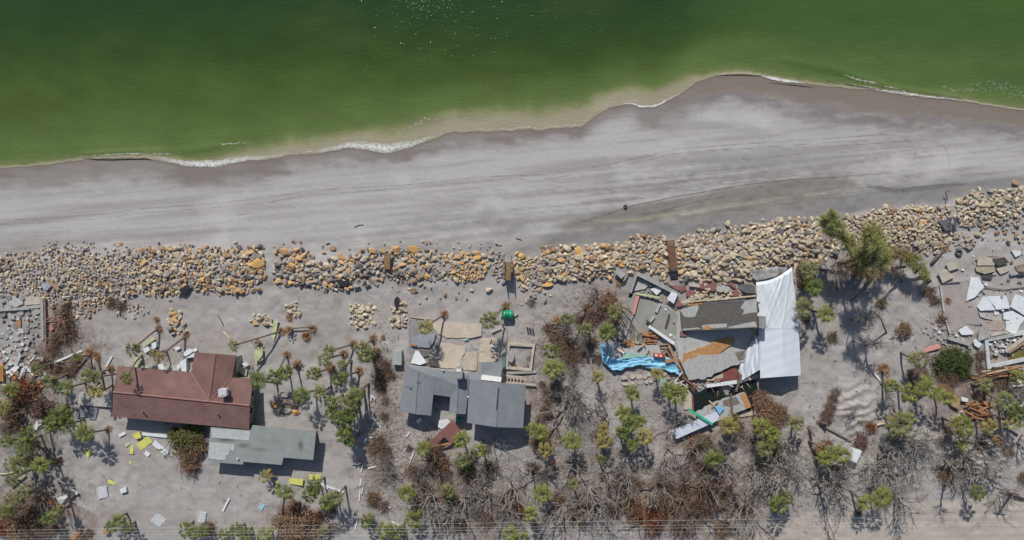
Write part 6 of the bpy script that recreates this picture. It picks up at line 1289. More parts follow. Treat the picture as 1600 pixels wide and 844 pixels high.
shards([(1440, 385), (1600, 375), (1600, 470), (1540, 455), (1500, 440), (1450, 470)], 26, 1.2, 3.2, [cg[1], whitep, cg[0], redw], ['pale', 'white', 'grey', 'brown'], 'chunk on the right hand sand', .8, (.1, .25), 'rubble_chunk', 'rubble chunk', 'rubble chunks of the right hand ruin')
shards([(1530, 465), (1600, 460), (1600, 530), (1530, 530)], 18, 1.2, 3, [cg[1], whitep, cg[0]], ['pale', 'white', 'grey'], 'chunk between the white slabs', .8, (.3, .5), 'rubble_chunk', 'rubble chunk', 'rubble chunks of the right hand ruin')
shards([(0, 462), (36, 462), (38, 478), (0, 482)], 9, 4, 8, cg, cgn, 'broken slab above the kerb wall', .8)
shards([(0, 540), (30, 545), (64, 545), (66, 560), (45, 580), (20, 590), (8, 585), (0, 565)], 16, 3.5, 7.5, [cg[1], cg[2]], ['pale', 'greenish'], 'broken slab at the foot of the far left ruin', .75)
slab('broken_slab', [(9, 570), (20, 556), (30, 548), (33, 557), (27, 571)], .4, .15, cg[1], 'largest pale slab at the foot of the far left ruin', 'slab'); slab('white_board', [(12, 580), (24, 571), (30, 574), (18, 588)], .5, .1, whitep, 'white narrow board among slabs at far left', 'board')
slab('broken_slab', [(14, 470), (30, 466), (36, 475), (22, 481)], .3, .15, cg[1], 'pale cracked slab left of the beige rectangular slab', 'slab'); slab('broken_slab', [(63, 444), (72, 441), (80, 447), (73, 454), (68, 452)], .5, .15, mat('bluish_slab', (170, 176, 184)), 'bluish pale slab lying on the left rocks', 'slab')
beam('beam', (77, 440), (92, 453), .45, .2, wood, 'brown plank lying across the left rocks', 'plank', .6)
# twisted roots
t = empty('uprooted_stump', PG(95, 498)); tag(t, 'uprooted stump with long twisting pale roots by the kerb wall', 'stump')
m = MB()
for i in range(16):
    a = random.uniform(-2.6, 1.2); p = P(93, 498, .5); pts = [p]; d = Vector((math.cos(a), math.sin(a), random.uniform(-.1, .3)))
    for j in range(5): d = (d + Vector((random.gauss(0, .3), random.gauss(0, .3), random.gauss(0, .1)))).normalized(); pts.append(pts[-1] + d * random.uniform(.3, .6)); pts[-1].z = max(.15, pts[-1].z)
    m.tube(pts, [.13, .11, .09, .07, .05, .02], 5)
m.tube([P(72, 500, .4), P(80, 496, .5), P(93, 495, .6)], [.1, .16, .2], 6); m.build('roots', mat('pale_root', (166, 128, 108), var=.25), t, True)
# fallen logs
def log(a, b, r, label, m_=None, z=.2):
    mb = MB(); p, q = PG(*a, z), PG(*b, z); mid = p.lerp(q, .5) + Vector((random.gauss(0, .12), random.gauss(0, .12), 0)); mb.tube([p, mid, q], [r, r * .9, r * .75], 7); o = mb.origin_build('fallen_log', m_ or barkM, True); return tag(o, label, 'log')
log((473, 386) if 0 else (1473, 390), (1455, 413), .3, 'fallen palm log with root end, left of the beige slabs at upper right'); log((1409.6, 428), (1382.6, 468), .12, 'thin pale fallen pole below the pine clump', paleW); log((1443.6, 441), (1441.4, 457), .3, 'short pale log standing left of the dark ruin floor', cream)
log((441, 516), (489, 511), .13, 'slender fallen palm trunk joining two root mounds', barkM, .5); log((349, 509), (340, 492), .06, 'bent dark wire upright on the open sand', darkw); log((349, 518), (363, 536), .12, 'pale stick leading to the small fallen palm crown', paleW)
log((135, 586), (164, 582), .16, 'fallen trunk linking the yellow root mound to the palm'); log((15, 638), (50, 632), .2, 'grey fallen log at the far left below the rubble'); log((20, 763), (41, 744), .18, 'grey log leaning through the lower left palms'); log((0, 741), (22, 738), .14, 'thin pale log at the left edge among palms', paleW); log((70, 569), (112, 567), .14, 'thin fallen branch in the left thicket'); log((105, 592), (135, 560), .14, 'diagonal fallen trunk in the upper left thicket'); log((152, 558), (164, 610), .13, 'dark leaning trunk left of the tiled roof', darkw)
log((77, 700), (70, 735), .16, 'dark trunk standing below the dark green thicket'); log((1370, 665), (1384, 662), .22, 'short pale log left of the big dull palm at lower right', paleW); log((1366, 583), (1377, 600), .16, 'white post leaning by the palm root mound at right', whitep); log((1572, 668), (1590, 680), .2, 'dark log right of the orange lumber pile', metalG); log((1492, 655), (1505, 640), .12, 'white stick left of the orange lumber pile', whitep); log((1542, 638), (1544, 655), .14, 'white post right of the orange lumber pile', whitep); log((1280, 664), (1330, 690), .12, 'long thin dead branch on the drifted sand', brownB); log((1210, 745), (1240, 790), .14, 'pale leaning trunk above the dark green palm', paleW); log((866, 718), (867, 735), .22, 'rust red short post among the bare trees', mat('rust', (150, 70, 48)))
for a, b, lb in (((585, 600), (584, 590), 1), ((579, 627), (581, 618), 2), ((581, 618), (586, 624), 3), ((577, 640), (579, 656), 4), ((586, 655), (595, 668), 5), ((571, 694), (573, 684), 6), ((573, 684), (589, 683), 7), ((549, 725), (562, 726), 8), ((564, 737), (567, 727), 9), ((575, 732), (587, 729), 10), ((562, 760), (565, 748), 11), ((561, 783), (563, 765), 12), ((565, 772), (567, 764), 13), ((555, 828), (559, 808), 14), ((592, 789), (611, 793), 15), ((594, 800), (602, 795), 16), ((640, 724), (647, 705), 17), ((612, 815), (625, 822), 18), ((633, 702), (637, 697), 19), ((635, 682), (640, 676), 20)):
    beam('fence_rail', a, b, .2, .14, whitep, 'broken white fence rail', 'fence rail', .15, group='broken white fence rails left of the grey house', auto=True)
# walkways over the rocks
def walkway(a, b, wd_, za, zb, m_, label, posts=(), rails=False, steps=None):
    t = empty('walkway', PG(*a)); tag(t, label, 'walkway', 'wooden walkways over the rock band')
    p, q = P(*a, za), P(*b, zb); d = (q - p).normalized(); r = d.cross(Vector((0, 0, 1))).normalized()
    m = MB(); n = int((q - p).length / .28)
    for i in range(n): c = p.lerp(q, (i + .5) / n); m.beam(c - r * wd_ / 2, c + r * wd_ / 2, .25, .06)
    m.build('deck', m_, t); m = MB()
    for s in (-1, 1): m.beam(p + r * s * wd_ / 2 - Vector((0, 0, .14)), q + r * s * wd_ / 2 - Vector((0, 0, .14)), .09, .22)
    m.build('stringers', darkw, t)
    for i in range(4):
        for s in (-1, 1):
            c = p.lerp(q, .05 + .3 * i) + r * s * (wd_ / 2 + .08); m = MB(); top_ = c.z + (1.0 if rails else .0); m.box(Vector((c.x, c.y, (top_ - .5) / 2)), .12, .12, top_ + .5); m.build('post', darkw, t)
    if rails:
        for s in (-1, 1):
            m = MB(); m.beam(p - d * 1.0 + r * s * (wd_ / 2 + .08) + Vector((0, 0, .9)), q + r * s * (wd_ / 2 + .08) + Vector((0, 0, .9)), .09, .09); m.build('rail', darkw, t)
    if steps:
        (sx, sy), (ex, ey), k = steps; m = MB(); e0 = P(sx, sy, zb); e1 = P(ex, ey, .3)
        for i in range(k): c = e0.lerp(e1, i / (k - 1)); m.beam(c - r * wd_ / 2, c + r * wd_ / 2, .12, .08)
        for s in (-1, 1): m.beam(e0 + r * s * wd_ / 2, e1 + r * s * wd_ / 2, .08, .15)
        m.build('steps', darkw, t)
walkway((605.5, 395.5), (604.5, 420.5), .95, 1.2, 1.2, walkw, 'short olive brown wooden walkway, leftmost of three over the rock band')
walkway((794, 409.7), (793.2, 438), .95, 1.5, 1.9, walkw, 'wooden walkway with dark side posts standing in a gap of the rock band', rails=True)
walkway((1047.5, 375.5), (1052.6, 421), 1.05, .9, 1.5, redw, 'long reddish brown wooden walkway with open steps, rightmost of three', steps=((1053, 423), (1053.5, 437), 6))
for i, (a, b) in enumerate((((1480, 341), (1496, 341)), ((1480, 352), (1498, 350)), ((1484, 342), (1486, 362)), ((1492, 341), (1493, 361)))):
    beam('frame_bar', a, b, .25, .2, metalG, ('top', 'middle', 'left', 'right')[i] + ' bar of a dark metal frame in the right rocks', 'bar', .8, group='bars of the dark frame')
slab('dark_sheet', [(1466, 345), (1481, 342), (1484, 360), (1478, 361)], .7, .08, mat('sheet_dark', (104, 106, 110), var=.2), 'dark grey sheet lying on the rocks left of the metal frame', 'sheet')
log((1477, 300), (1480, 314), .08, 'thin dark post standing on the beach right side', darkw, .6); log((1477, 300), (1485, 298), .05, 'thin dark arm at the top of the beach post', darkw, 1.0)
m = MB(); m.tube([PG(1498.3 + 4.2 * math.cos(a * .3927), 395 + 4.2 * math.sin(a * .3927), .2) for a in range(17)], .18, 6, False); o = m.origin_build('tyre', mat('rubber', (92, 88, 86))); tag(o, 'large dark tyre half buried near the right rocks', 'tyre')
m = MB(); m.tube([PG(977 + 2.2 * math.cos(a * .3927), 323 + 2.2 * math.sin(a * .3927), .12) for a in range(17)], .12, 6, False); o = m.origin_build('tyre', mat('rubber', (92, 88, 86))); tag(o, 'small dark tyre lying alone on the open beach', 'tyre')
log((554, 355), (568, 351), .06, 'thin stick alone on the open beach, left', darkw, .05); log((806, 372), (815, 375), .07, 'thin stick on the beach above the rocks, middle', darkw, .05)
for pts, lb in (([(617, 466), (621, 463), (625, 468), (624, 480), (619, 484), (616, 476)], 'black folded sheet standing above the narrow crate of pale rocks'), ([(280, 452), (288, 446), (297, 447), (295, 455), (287, 462), (280, 460)], 'black slab painting the shade among the rocks below the white boulder'), ([(528, 436), (540, 434), (548, 440), (540, 449), (530, 447)], 'black slab painting the shade at the lower edge of the middle rocks'), ([(262, 514), (270, 511), (273, 518), (265, 522)], 'small black slab beside the orange rock pile')):
    slab('black_sheet_and_shade', pts, .45, .1, mat('black_sheet_and_shade', (48, 48, 52), rough=.6), lb, 'sheet', None, 1.2)  # black slabs; those in the rock band paint the shade between boulders
# bent concrete kerb below the pines
for a, b, w_, lb in (((1276, 416), (1312, 421), .5, 'long arm of the bent concrete kerb left of the pine shade'), ((1312, 421), (1328, 422), .5, 'middle arm of the bent concrete kerb'), ((1325, 423), (1326.5, 439), .6, 'short end of the bent concrete kerb')): beam('kerb', a, b, w_, .5, conc, lb, 'kerb', .3)
slab('pale_board', [(1240, 428), (1241, 413), (1244, 411), (1246, 416)], 2.2, .1, paleW, 'pale board at the top right corner of the white tarpaulin', 'board')
# ruin left of the dark roof
slab('floor_slab', [(974, 479.6), (983.5, 456), (1001, 461), (1027, 474), (1044, 483), (1060, 492), (1056, 538), (1030, 540), (975, 535), (962, 528), (968, 505)], .3, .4, floorg, 'large tilted grey floor slab of the collapsed house left of the dark roof', 'floor slab', None, .4)
slab('floor_slab', [(985, 456), (996, 430), (1057, 462), (1048, 478), (1027, 472)], .1, .2, mat('rubble_floor', (150, 146, 140), var=.3), 'rubble strewn floor inside the grey frame wall', 'floor slab')
for a, b, w_, lb in (((984.7, 457), (994.7, 427), .4, 'left arm of the grey frame wall at the rock band'), ((994, 426.6), (1057.7, 458.5), .6, 'long upper arm of the grey frame wall')): beam('frame_wall', a, b, w_, .7, conc, lb, 'wall', .55)
for pts, m_, lb, z in [([(997, 433.5), (1016, 443), (1008, 451.5), (989.7, 455)], lgrey, 'smooth pale slab inside the corner of the grey frame wall', .3), ([(1016, 451.5), (1034.5, 447.3), (1033, 455), (1026, 461.4)], whitep, 'white jagged fragment in the middle of the frame wall', .5), ([(1049.4, 455.6), (1059.4, 459.7), (1052.7, 474.7), (1042, 467.2)], whitep, 'bright white panel leaning at the lower end of the frame wall', 1.0), ([(960, 425), (965, 419), (978, 428), (970.6, 436)], conc, 'square concrete block at the edge of the rocks', .9), ([(973, 439.5), (976, 434), (980, 427), (981.5, 428.5), (977, 438)], conc, 'narrow concrete strip right of the square block', .6),
  ([(984, 459), (988.6, 461.5), (986, 466), (981.5, 463.5)], mat('dark_gap', (30, 32, 40)), 'black square opening at the corner of the large floor slab', .34)]:
    slab('panel' if m_ is not conc else 'concrete_block', pts, z, .25 if m_ is conc else .12, m_, lb, 'panel' if m_ is not conc else 'block')
for a, b, w_, h_, m_, lb, z in [((993, 458.5), (1030, 465), .3, .25, palegr, 'pale yellowish beam along the upper edge of the floor slab', .7), ((996.4, 462), (989, 491), .5, .35, pink, 'pink painted beam on the large floor slab', .6), ((988, 492), (976.5, 524.4), .35, .3, lgrey, 'white beam continuing from the pink beam', .5), ((1031, 474.7), (1025, 488), .4, .3, lgrey, 'upper short white beam on the floor slab', .5), ((1022, 494.6), (1015.4, 503), .35, .3, lgrey, 'lower short white beam on the floor slab', .5), ((1013.8, 509.5), (1053.5, 537), .45, .3, whitep, 'long white board slanting beside the orange laths', 1.0), ((1010, 500), (1023, 514), .25, .25, darkw, 'dark plank above the orange laths', .8), ((1046, 491), (1040, 512), .25, .2, darkw, 'thin dark beam on the pale floor left of the dark roof', .5), ((1077, 445), (1093, 447), .45, .3, cream, 'tan block between maroon slabs', .5), ((1067, 471), (1099, 463), .3, .2, cream, 'pale beam between maroon slabs and the dark roof', .9), ((1141.7, 616), (1143.8, 646), .3, .3, barkM, 'brown log standing across the tilted grey roof piece', 1.1), ((1143.8, 646), (1156, 672), .12, .12, darkw, 'thin dark stick below the tilted grey roof piece', .8), ((1108, 626), (1118, 636), .16, .14, paleW, 'small plank crossing the tilted grey roof, left', 1.2), ((1122, 628), (1112, 637), .16, .14, wood, 'small plank crossing the tilted grey roof, right', 1.25), ((1076, 639.4), (1113, 663), .35, .2, mat('green_gutter', (60, 190, 140), rough=.4, bump=0), 'bright green gutter across the long white board', 1.3), ((1062, 580), (1085, 611), .5, .4, darkw, 'dark timber right end of the blue tarpaulin', .7), ((1066, 590), (1090, 606), .3, .3, redw, 'reddish timber next to the dark timber', .9), ((1045, 540), (1062, 575), .4, .3, wood, 'tan timber beside the orange and white crate', .7), ((1040, 545), (1064, 580), .25, .3, redw, 'reddish timber right of the orange and white crate', .8), ((1104, 603.5), (1151, 596.5), .5, .15, whitep, 'white fascia board above the dark pool', .9), ((1177, 627), (1178, 655), .1, .1, darkw, 'thin pole right of the tilted grey roof piece', .8), ((1158, 585), (1150, 612), .3, .3, barkM, 'trunk below the hanging tarpaulin flap', 1.0), ((1170, 592), (1186, 585), .5, .3, cream, 'pale timber under the tarpaulin corner', .7), ((1156, 597), (1172, 590), .3, .25, lgrey, 'grey timber under the tarpaulin corner', .6)]:
    beam('timber' if 'timber' in lb or 'plank' in lb else 'beam', a, b, w_, h_, m_, lb, 'beam', z)
for i in range(15):
    x = random.uniform(997, 1022); y = 519 + i * 1.3 + random.uniform(-.5, .5); L = random.uniform(10, 22); beam('lath', (x - L / 2 + 6, y + random.uniform(-1, 1)), (x + L / 2 + 4, y + random.uniform(-1, 1)), .14, .1, orangew, 'orange wooden lath', 'lath', random.uniform(.5, .9), group='orange laths heaped above the blue tarpaulin', auto=True)
for i in range(7):
    x = 985 + i * 6; beam('lath', (x, 523), (x + random.uniform(-2, 2), 533), .14, .14, redw, 'dark upright lath', 'lath', .5, group='dark laths beside the orange laths', auto=True)
for pts, lb in [([(1044, 444), (1057, 447), (1072, 445), (1066, 453), (1055, 452)], 'upper left maroon slab by the frame wall'), ([(1071.8, 455), (1084, 453), (1085, 460), (1078.4, 465), (1072.7, 462.5)], 'five sided maroon slab above the left end of the dark roof'), ([(1090.7, 441.7), (1101, 436), (1112.5, 438), (1117, 440), (1119, 449), (1116, 455), (1093.6, 451)], 'largest maroon slab below the rocks'), ([(1120, 438), (1139, 438), (1150.5, 447.4), (1148.6, 452), (1141, 446), (1132, 444), (1122, 443)], 'long maroon slab right of the largest one'), ([(1143, 457), (1152, 451), (1162, 458), (1160, 461.6), (1143, 462.5)], 'small maroon slab above the dark roof edge'), ([(1053, 476), (1059.5, 468), (1065, 472), (1068, 478), (1060, 480), (1055.7, 479.6)], 'maroon slab at the left tip of the dark roof'), ([(1061, 452), (1071, 447), (1073, 452), (1064, 457)], 'small maroon slab between frame wall and rocks')]:
    slab('maroon_slab', pts, .35, .2, maroon, lb, 'slab', 'maroon floor slabs', .5)
slab('stucco_slab', [(1121, 445), (1132, 445), (1141, 449), (1139, 456), (1120, 456)], .38, .1, lgrey, 'grey worn patch between two maroon slabs', 'slab', None, .6); slab('dark_sheet', [(1152, 446), (1170, 444), (1180, 448), (1180, 458), (1166, 458), (1155, 452)], .6, .1, mat('sheet_dark', (104, 106, 110)), 'dark torn sheet between the rocks and white tarpaulin', 'sheet', None, .8)
# floors and roof pieces below the dark roof
slab('floor_slab', [(1047, 492), (1062, 490), (1066, 518), (1186, 514), (1175, 540), (1160, 556), (1100, 575), (1068, 572), (1056, 545), (1040, 520)], .2, .5, lgrey, 'pale floor in the shade below the long dark roof', 'floor slab', None, .4)
slab('maroon_strip', [(1063, 517), (1075, 522), (1072, 526), (1062, 525)], .5, .25, maroon, 'dark maroon strip at the lower left corner of the dark roof', 'slab')
slab('plywood', [(1060.7, 557), (1080, 549), (1103, 541), (1120, 532), (1135, 527), (1148, 528), (1146, 536), (1124.6, 552), (1092.6, 560), (1065, 569)], .45, .2, om, 'curving orange brown plywood strip across the pale floor', 'plywood', None, .8)
slab('collapsed_ceiling', [(1065, 568), (1075, 561), (1088, 560), (1090.5, 552), (1100, 556), (1122.5, 554), (1148, 547.7), (1166, 547.7), (1163, 565), (1131, 577.6), (1101, 592.5), (1076, 594)], .8, .15, mat('ceiling_grey', (174, 174, 172), var=.25, scale=2.5, rgb2=(152, 150, 148), fine=7), 'pale grey spotted roof piece with scalloped upper edge', 'roof piece', None, .8)
slab('brown_patch', [(1148, 551), (1165, 547.5), (1163, 562), (1154, 564)], .84, .03, mat('brown_felt', (124, 116, 106)), 'brown felt patch on the right end of the pale spotted roof', 'patch')
slab('tan_floor', [(1108, 593), (1129, 581), (1148, 572.5), (1157.6, 586), (1150.5, 594), (1114, 596)], .25, .3, mat('red_edge', (130, 78, 70)), 'red edged border of the tan paved corner', 'paving'); slab('tan_floor', [(1112, 592.5), (1129.5, 582.5), (1129.5, 591)], .29, .03, cream, 'left tan paving triangle within the red edging', 'paving'); slab('tan_floor', [(1130.5, 582), (1147, 574.5), (1155, 586), (1149.5, 590.5), (1130.5, 591)], .29, .03, cream, 'right tan paving piece within the red edging', 'paving')
slab('dark_pool', [(1082, 620), (1103, 606), (1150, 600), (1181, 594), (1186, 615), (1178, 640), (1120, 648), (1084, 642)], .06, .12, mat('dark_water', (36, 42, 38), rough=.25, var=.2, bump=.02, spec=.5), 'dark pool between the spotted roof and the long white board', 'pool')
beam('kerb', (1082, 618), (1083, 642), .25, .3, mat('red_edge', (130, 78, 70)), 'reddish left rim of the dark pool', 'rim', .2); slab('tan_floor', [(1069, 606), (1081, 612), (1082, 640), (1068, 640)], .2, .2, cream, 'tan paved strip left of the dark pool', 'paving'); slab('tan_floor', [(1152, 652), (1160, 643), (1180, 641), (1182, 648), (1158, 652)], .25, .3, cream, 'tan paved strip right below the dark pool', 'paving')
slab('fallen_roof', [(1087, 644), (1120, 626.6), (1163, 612.7), (1173.7, 636), (1122.5, 658), (1090, 660)], .9, .15, mat('ceiling_grey', (174, 174, 172)), 'tilted pale grey roof piece over the dark pool', 'roof piece', None, .6)
slab('felt_patch', [(1130, 626), (1150, 620), (1157, 631), (1140, 636), (1130, 634)], .94, .03, mat('brown_felt', (124, 116, 106)), 'brown grey felt on the tilted roof piece', 'patch'); slab('plywood', [(1156.6, 618), (1165, 613.5), (1174, 636), (1166, 639)], .95, .04, om, 'bare orange plywood at the right end of the tilted roof piece', 'plywood', None, .5)
slab('white_board', [(1050, 672.5), (1085, 658), (1120, 643), (1127, 648), (1118, 659), (1056.4, 686.3)], 1.1, .12, mat('bluish_white', (204, 210, 224), rough=.45, var=.08, bump=0), 'long bluish white board at the lower edge of the collapsed house', 'board', tilt=(0, 0))
slab('blue_scrap', [(1117, 636), (1124.6, 634), (1132, 638.3), (1128, 643), (1124.6, 648)], 1.3, .08, lblue, 'light blue scrap on the end of the long white board', 'scrap')
# blue tarpaulin
bt = mat('blue_tarp', (150, 205, 230), rough=.5, var=.12, scale=1.5, bump=.2, spec=.3, rgb2=(116, 186, 220), bscale=2.5)
TP = [((937.5, 536), (941, 563)), ((944, 536), (950, 573)), ((946, 552), (960, 579)), ((956, 561.5), (972, 577.5)), ((975, 560.5), (985, 573)), ((994, 558), (1002, 571)), ((1020, 557), (1018, 577)), ((1040, 557.5), (1035, 577)), ((1052, 562), (1050, 582)), ((1060, 571), (1058, 584)), ((1067, 583), (1066, 585))]
V = []; F = []; nu, nv = 90, 16
for i in range(nu + 1):
    s_ = i / nu * (len(TP) - 1); k = min(int(s_), len(TP) - 2); f = s_ - k
    a = (TP[k][0][0] * (1 - f) + TP[k + 1][0][0] * f, TP[k][0][1] * (1 - f) + TP[k + 1][0][1] * f); b = (TP[k][1][0] * (1 - f) + TP[k + 1][1][0] * f, TP[k][1][1] * (1 - f) + TP[k + 1][1][1] * f)
    for j in range(nv + 1):
        v = j / nv; x = a[0] * (1 - v) + b[0] * v; y = a[1] * (1 - v) + b[1] * v + math.sin(i * .55) * v * .9
        n1 = float(fbm(np.array(x / 16.), np.array(y / 3.5), 3)); z = .95 + (n1 - .5) * .6 + .35 * (float(fbm(np.array(x / 5.), np.array(y / 2. + x / 9.), 2)) - .5) - .25 * v
        V.append(P(x, y, z))
for i in range(nu):
    for j in range(nv): q = i * (nv + 1) + j; F.append((q, q + 1, q + nv + 2, q + nv + 1))
c = sum(V, Vector()) / len(V); o = mesh_obj('tarpaulin', [v - c for v in V], F, bt, None, True, c)
if o.data.polygons[700].normal.z < 0: o.data.flip_normals()
tag(o, 'crumpled bright blue tarpaulin left of the collapsed house', 'tarpaulin')
for pts, m_, lb, z in [([(944, 536), (958, 534), (970, 540), (972, 560), (958, 566), (950, 560)], mat('milky_sheet', (186, 190, 196), rough=.5), 'milky grey sheet at the left end of the blue tarpaulin', .5), ([(970.5, 560.5), (979, 552), (1000, 553), (1019.6, 556), (1045, 558.4), (994, 561)], mint, 'mint green panel along the top of the blue tarpaulin', .75), ([(972.7, 545), (992, 540), (1030, 539), (1032.4, 553), (1019.6, 557), (979, 553)], lgrey, 'pale wall piece between orange laths and blue tarpaulin', .6), ([(975, 532), (985, 532), (993, 538), (990, 543), (976, 538)], om, 'orange plywood scrap left of the orange laths', .8), ([(962, 546), (972, 544), (972, 553), (964, 550)], om, 'small orange brown scrap below the dark green palm', .7), ([(1030, 590), (1040, 591.5), (1040, 603), (1032.4, 604)], mint, 'mint green panel below the right part of the blue tarpaulin', .3), ([(1039, 562), (1052, 561), (1056, 566), (1040, 567)], om, 'orange plywood at the right part of the blue tarpaulin', 1.3), ([(1058, 536), (1070, 540), (1066, 566), (1060, 560)], lgrey, 'grey wall piece right of the orange laths', .5)]:
    slab('panel', pts, z, .1, m_, lb, 'panel', None, .5)
t = empty('crate', PG(1030, 556)); tag(t, 'orange red and white crate on the blue tarpaulin', 'crate')
m = MB(); m.prism([P(1021.7, 552.5, 1.5), P(1040, 554, 1.5), P(1039.6, 559.5, 1.5), P(1021.5, 558, 1.5)], .7); m.build('box', mat('crate_orange', (190, 82, 48), rough=.6, bump=0), t)
m = MB(); m.prism([P(1023.5, 553.5, 1.54), P(1027.5, 553.8, 1.54), P(1027.3, 556.8, 1.54), P(1023.4, 556.5, 1.54)], .05); m.prism([P(1031, 554.2, 1.54), P(1034, 554.5, 1.54), P(1033.8, 558, 1.54), P(1030.8, 557.6, 1.54)], .05); m.build('white_panels', whitep, t)
shards([(970, 590), (1000, 588), (1010, 596), (1000, 602), (985, 606), (972, 606)], 6, 4, 6.5, [cream, lgrey], ['tan', 'pale grey'], 'slab below the blue tarpaulin', .8); shards([(1005, 580), (1060, 586), (1066, 604), (1050, 612), (1040, 600), (1010, 600)], 14, 2.5, 5, [cream, lgrey, cg[0]], ['tan', 'pale grey', 'grey'], 'chunk below the blue tarpaulin', .8)
shards([(1000, 440), (1040, 455), (1060, 470), (1066, 495), (1050, 500), (1035, 478), (1000, 458)], 26, 1.6, 3.4, [cg[0], lgrey, maroon, whitep], ['grey', 'pale grey', 'maroon', 'white'], 'chunk by the frame wall', .75, group='rubble chunks of the collapsed house'); shards([(1040, 500), (1060, 500), (1064, 545), (1040, 540)], 10, 1.6, 3.2, [cg[0], redw, whitep], ['grey', 'reddish', 'white'], 'chunk left of the dark roof', .75, group='rubble chunks of the collapsed house')
# right hand ruin
cg2 = mat('ruin_floor', (162, 154, 148), var=.18, scale=.9, bump=.2, rgb2=(150, 142, 136))
slab('floor_slab', [(1469, 445.4), (1480, 441), (1513, 438), (1512, 470), (1527, 482), (1531, 508), (1512, 506), (1500, 512), (1482, 521), (1472, 488)], .12, .3, cg2, 'brownish grey floor of the right hand ruin', 'floor slab', None, .3); slab('floor_slab', [(1533, 500), (1572, 500), (1574, 517), (1540, 516)], .12, .3, mat('tan_floor2', (172, 158, 148), var=.12), 'tan inner floor between the white broken slabs', 'floor slab', None, .4)
RS = [([(1465.6, 425.5), (1478.4, 420.5), (1491, 433), (1472.7, 442.6)], cream, 'square beige slab at the upper left corner of the right hand ruin', .6), ([(1478.4, 412.7), (1488.4, 407), (1500.4, 418.4), (1482.7, 424)], cream, 'beige slab just above the square beige slab', .5), ([(1529, 401.3), (1543.8, 402), (1556.6, 407), (1553.8, 414.8), (1526.8, 414.8)], cream, 'beige slab left of the black slab', .4), ([(1524, 417), (1553.8, 416.3), (1555, 424), (1539.6, 428.4), (1526, 424)], olive, 'olive stained slab below the beige one', .35), ([(1551, 405.6), (1570, 402), (1577, 410.6), (1558.8, 416)], dkslab, 'black tarred slab at the top of the right hand ruin', .5), ([(1533.9, 428.4), (1552.4, 428.4), (1549.5, 437), (1535.3, 435.5)], dkslab, 'small dark slab below the olive slab', .3), ([(1556.6, 419.8), (1575, 415.6), (1578, 422.7), (1563.7, 429)], cream, 'cracked pale slab below the black slab', .35), ([(1580, 390), (1587, 393), (1594.3, 392), (1595, 397.8), (1587, 402)], whitep, 'lone white slab near the right edge by the rocks', .35),
 ([(1516.8, 432.6), (1529, 434), (1538, 448.3), (1524, 464), (1509.7, 471)], whitep, 'tall triangular white slab in the right hand ruin', .4), ([(1526.8, 479.6), (1536.7, 464), (1541, 463.6), (1556.5, 484), (1532.4, 486)], whitep, 'left part of the broken white middle slab', .45), ([(1542, 463.4), (1572.3, 462), (1578, 481.7), (1557.5, 483.8)], whitep, 'right part of the broken white middle slab', .47), ([(1578.5, 479.4), (1586.5, 459.6), (1603, 465), (1603, 494)], whitep, 'white slab cut by the right edge of the picture', .5), ([(1568, 490), (1582, 485.7), (1603, 497), (1593.6, 508.4), (1586.5, 524), (1572, 515.6), (1571.5, 501), (1581, 502), (1568, 499)], whitep, 'large irregular white slab above the ruined pool', .4), ([(1498, 517), (1509.7, 509), (1521, 518.4), (1521, 522.7), (1503, 523.4)], whitep, 'white pentagon slab at the lower left of the right hand ruin', .4), ([(1531, 514), (1549.5, 518.4), (1545, 525.5), (1528, 531)], conc, 'grey slab leaning at the corner of the ruined pool', .7), ([(1521, 532.6), (1525, 529.8), (1534.6, 537.6), (1529.6, 544), (1522.5, 539.7)], whitep, 'small white slab left of the ruined pool rim', .6), ([(1441.4, 552.5), (1446, 546), (1454, 541), (1467.7, 537.6), (1469, 544), (1456, 548)], pink, 'curved pale pink slab above the dark green shrub', .4), ([(1473, 547), (1489, 544), (1488, 547), (1476, 549.6)], pink, 'short pinkish white slab right of the curved pink slab', .4), ([(1552, 484), (1560, 485), (1561, 491), (1555, 493)], whitep, 'round white fragment under the broken white middle slab', .2), ([(1529, 487), (1540, 494), (1552, 500), (1540, 498), (1532, 495)], lgrey, 'pale torn strip below the broken white middle slab', .3), ([(1586, 416), (1604, 412), (1604, 426), (1590, 424)], mat('tan_dark', (150, 136, 120)), 'brownish slab at the right edge below the lone white slab', .3)]
for pts, m_, lb, z in RS: slab('ruin_slab', pts, z, .16, m_, lb, 'slab', 'slabs of the right hand ruin', .25, False, (random.uniform(-.04, .04), random.uniform(-.05, .05)))
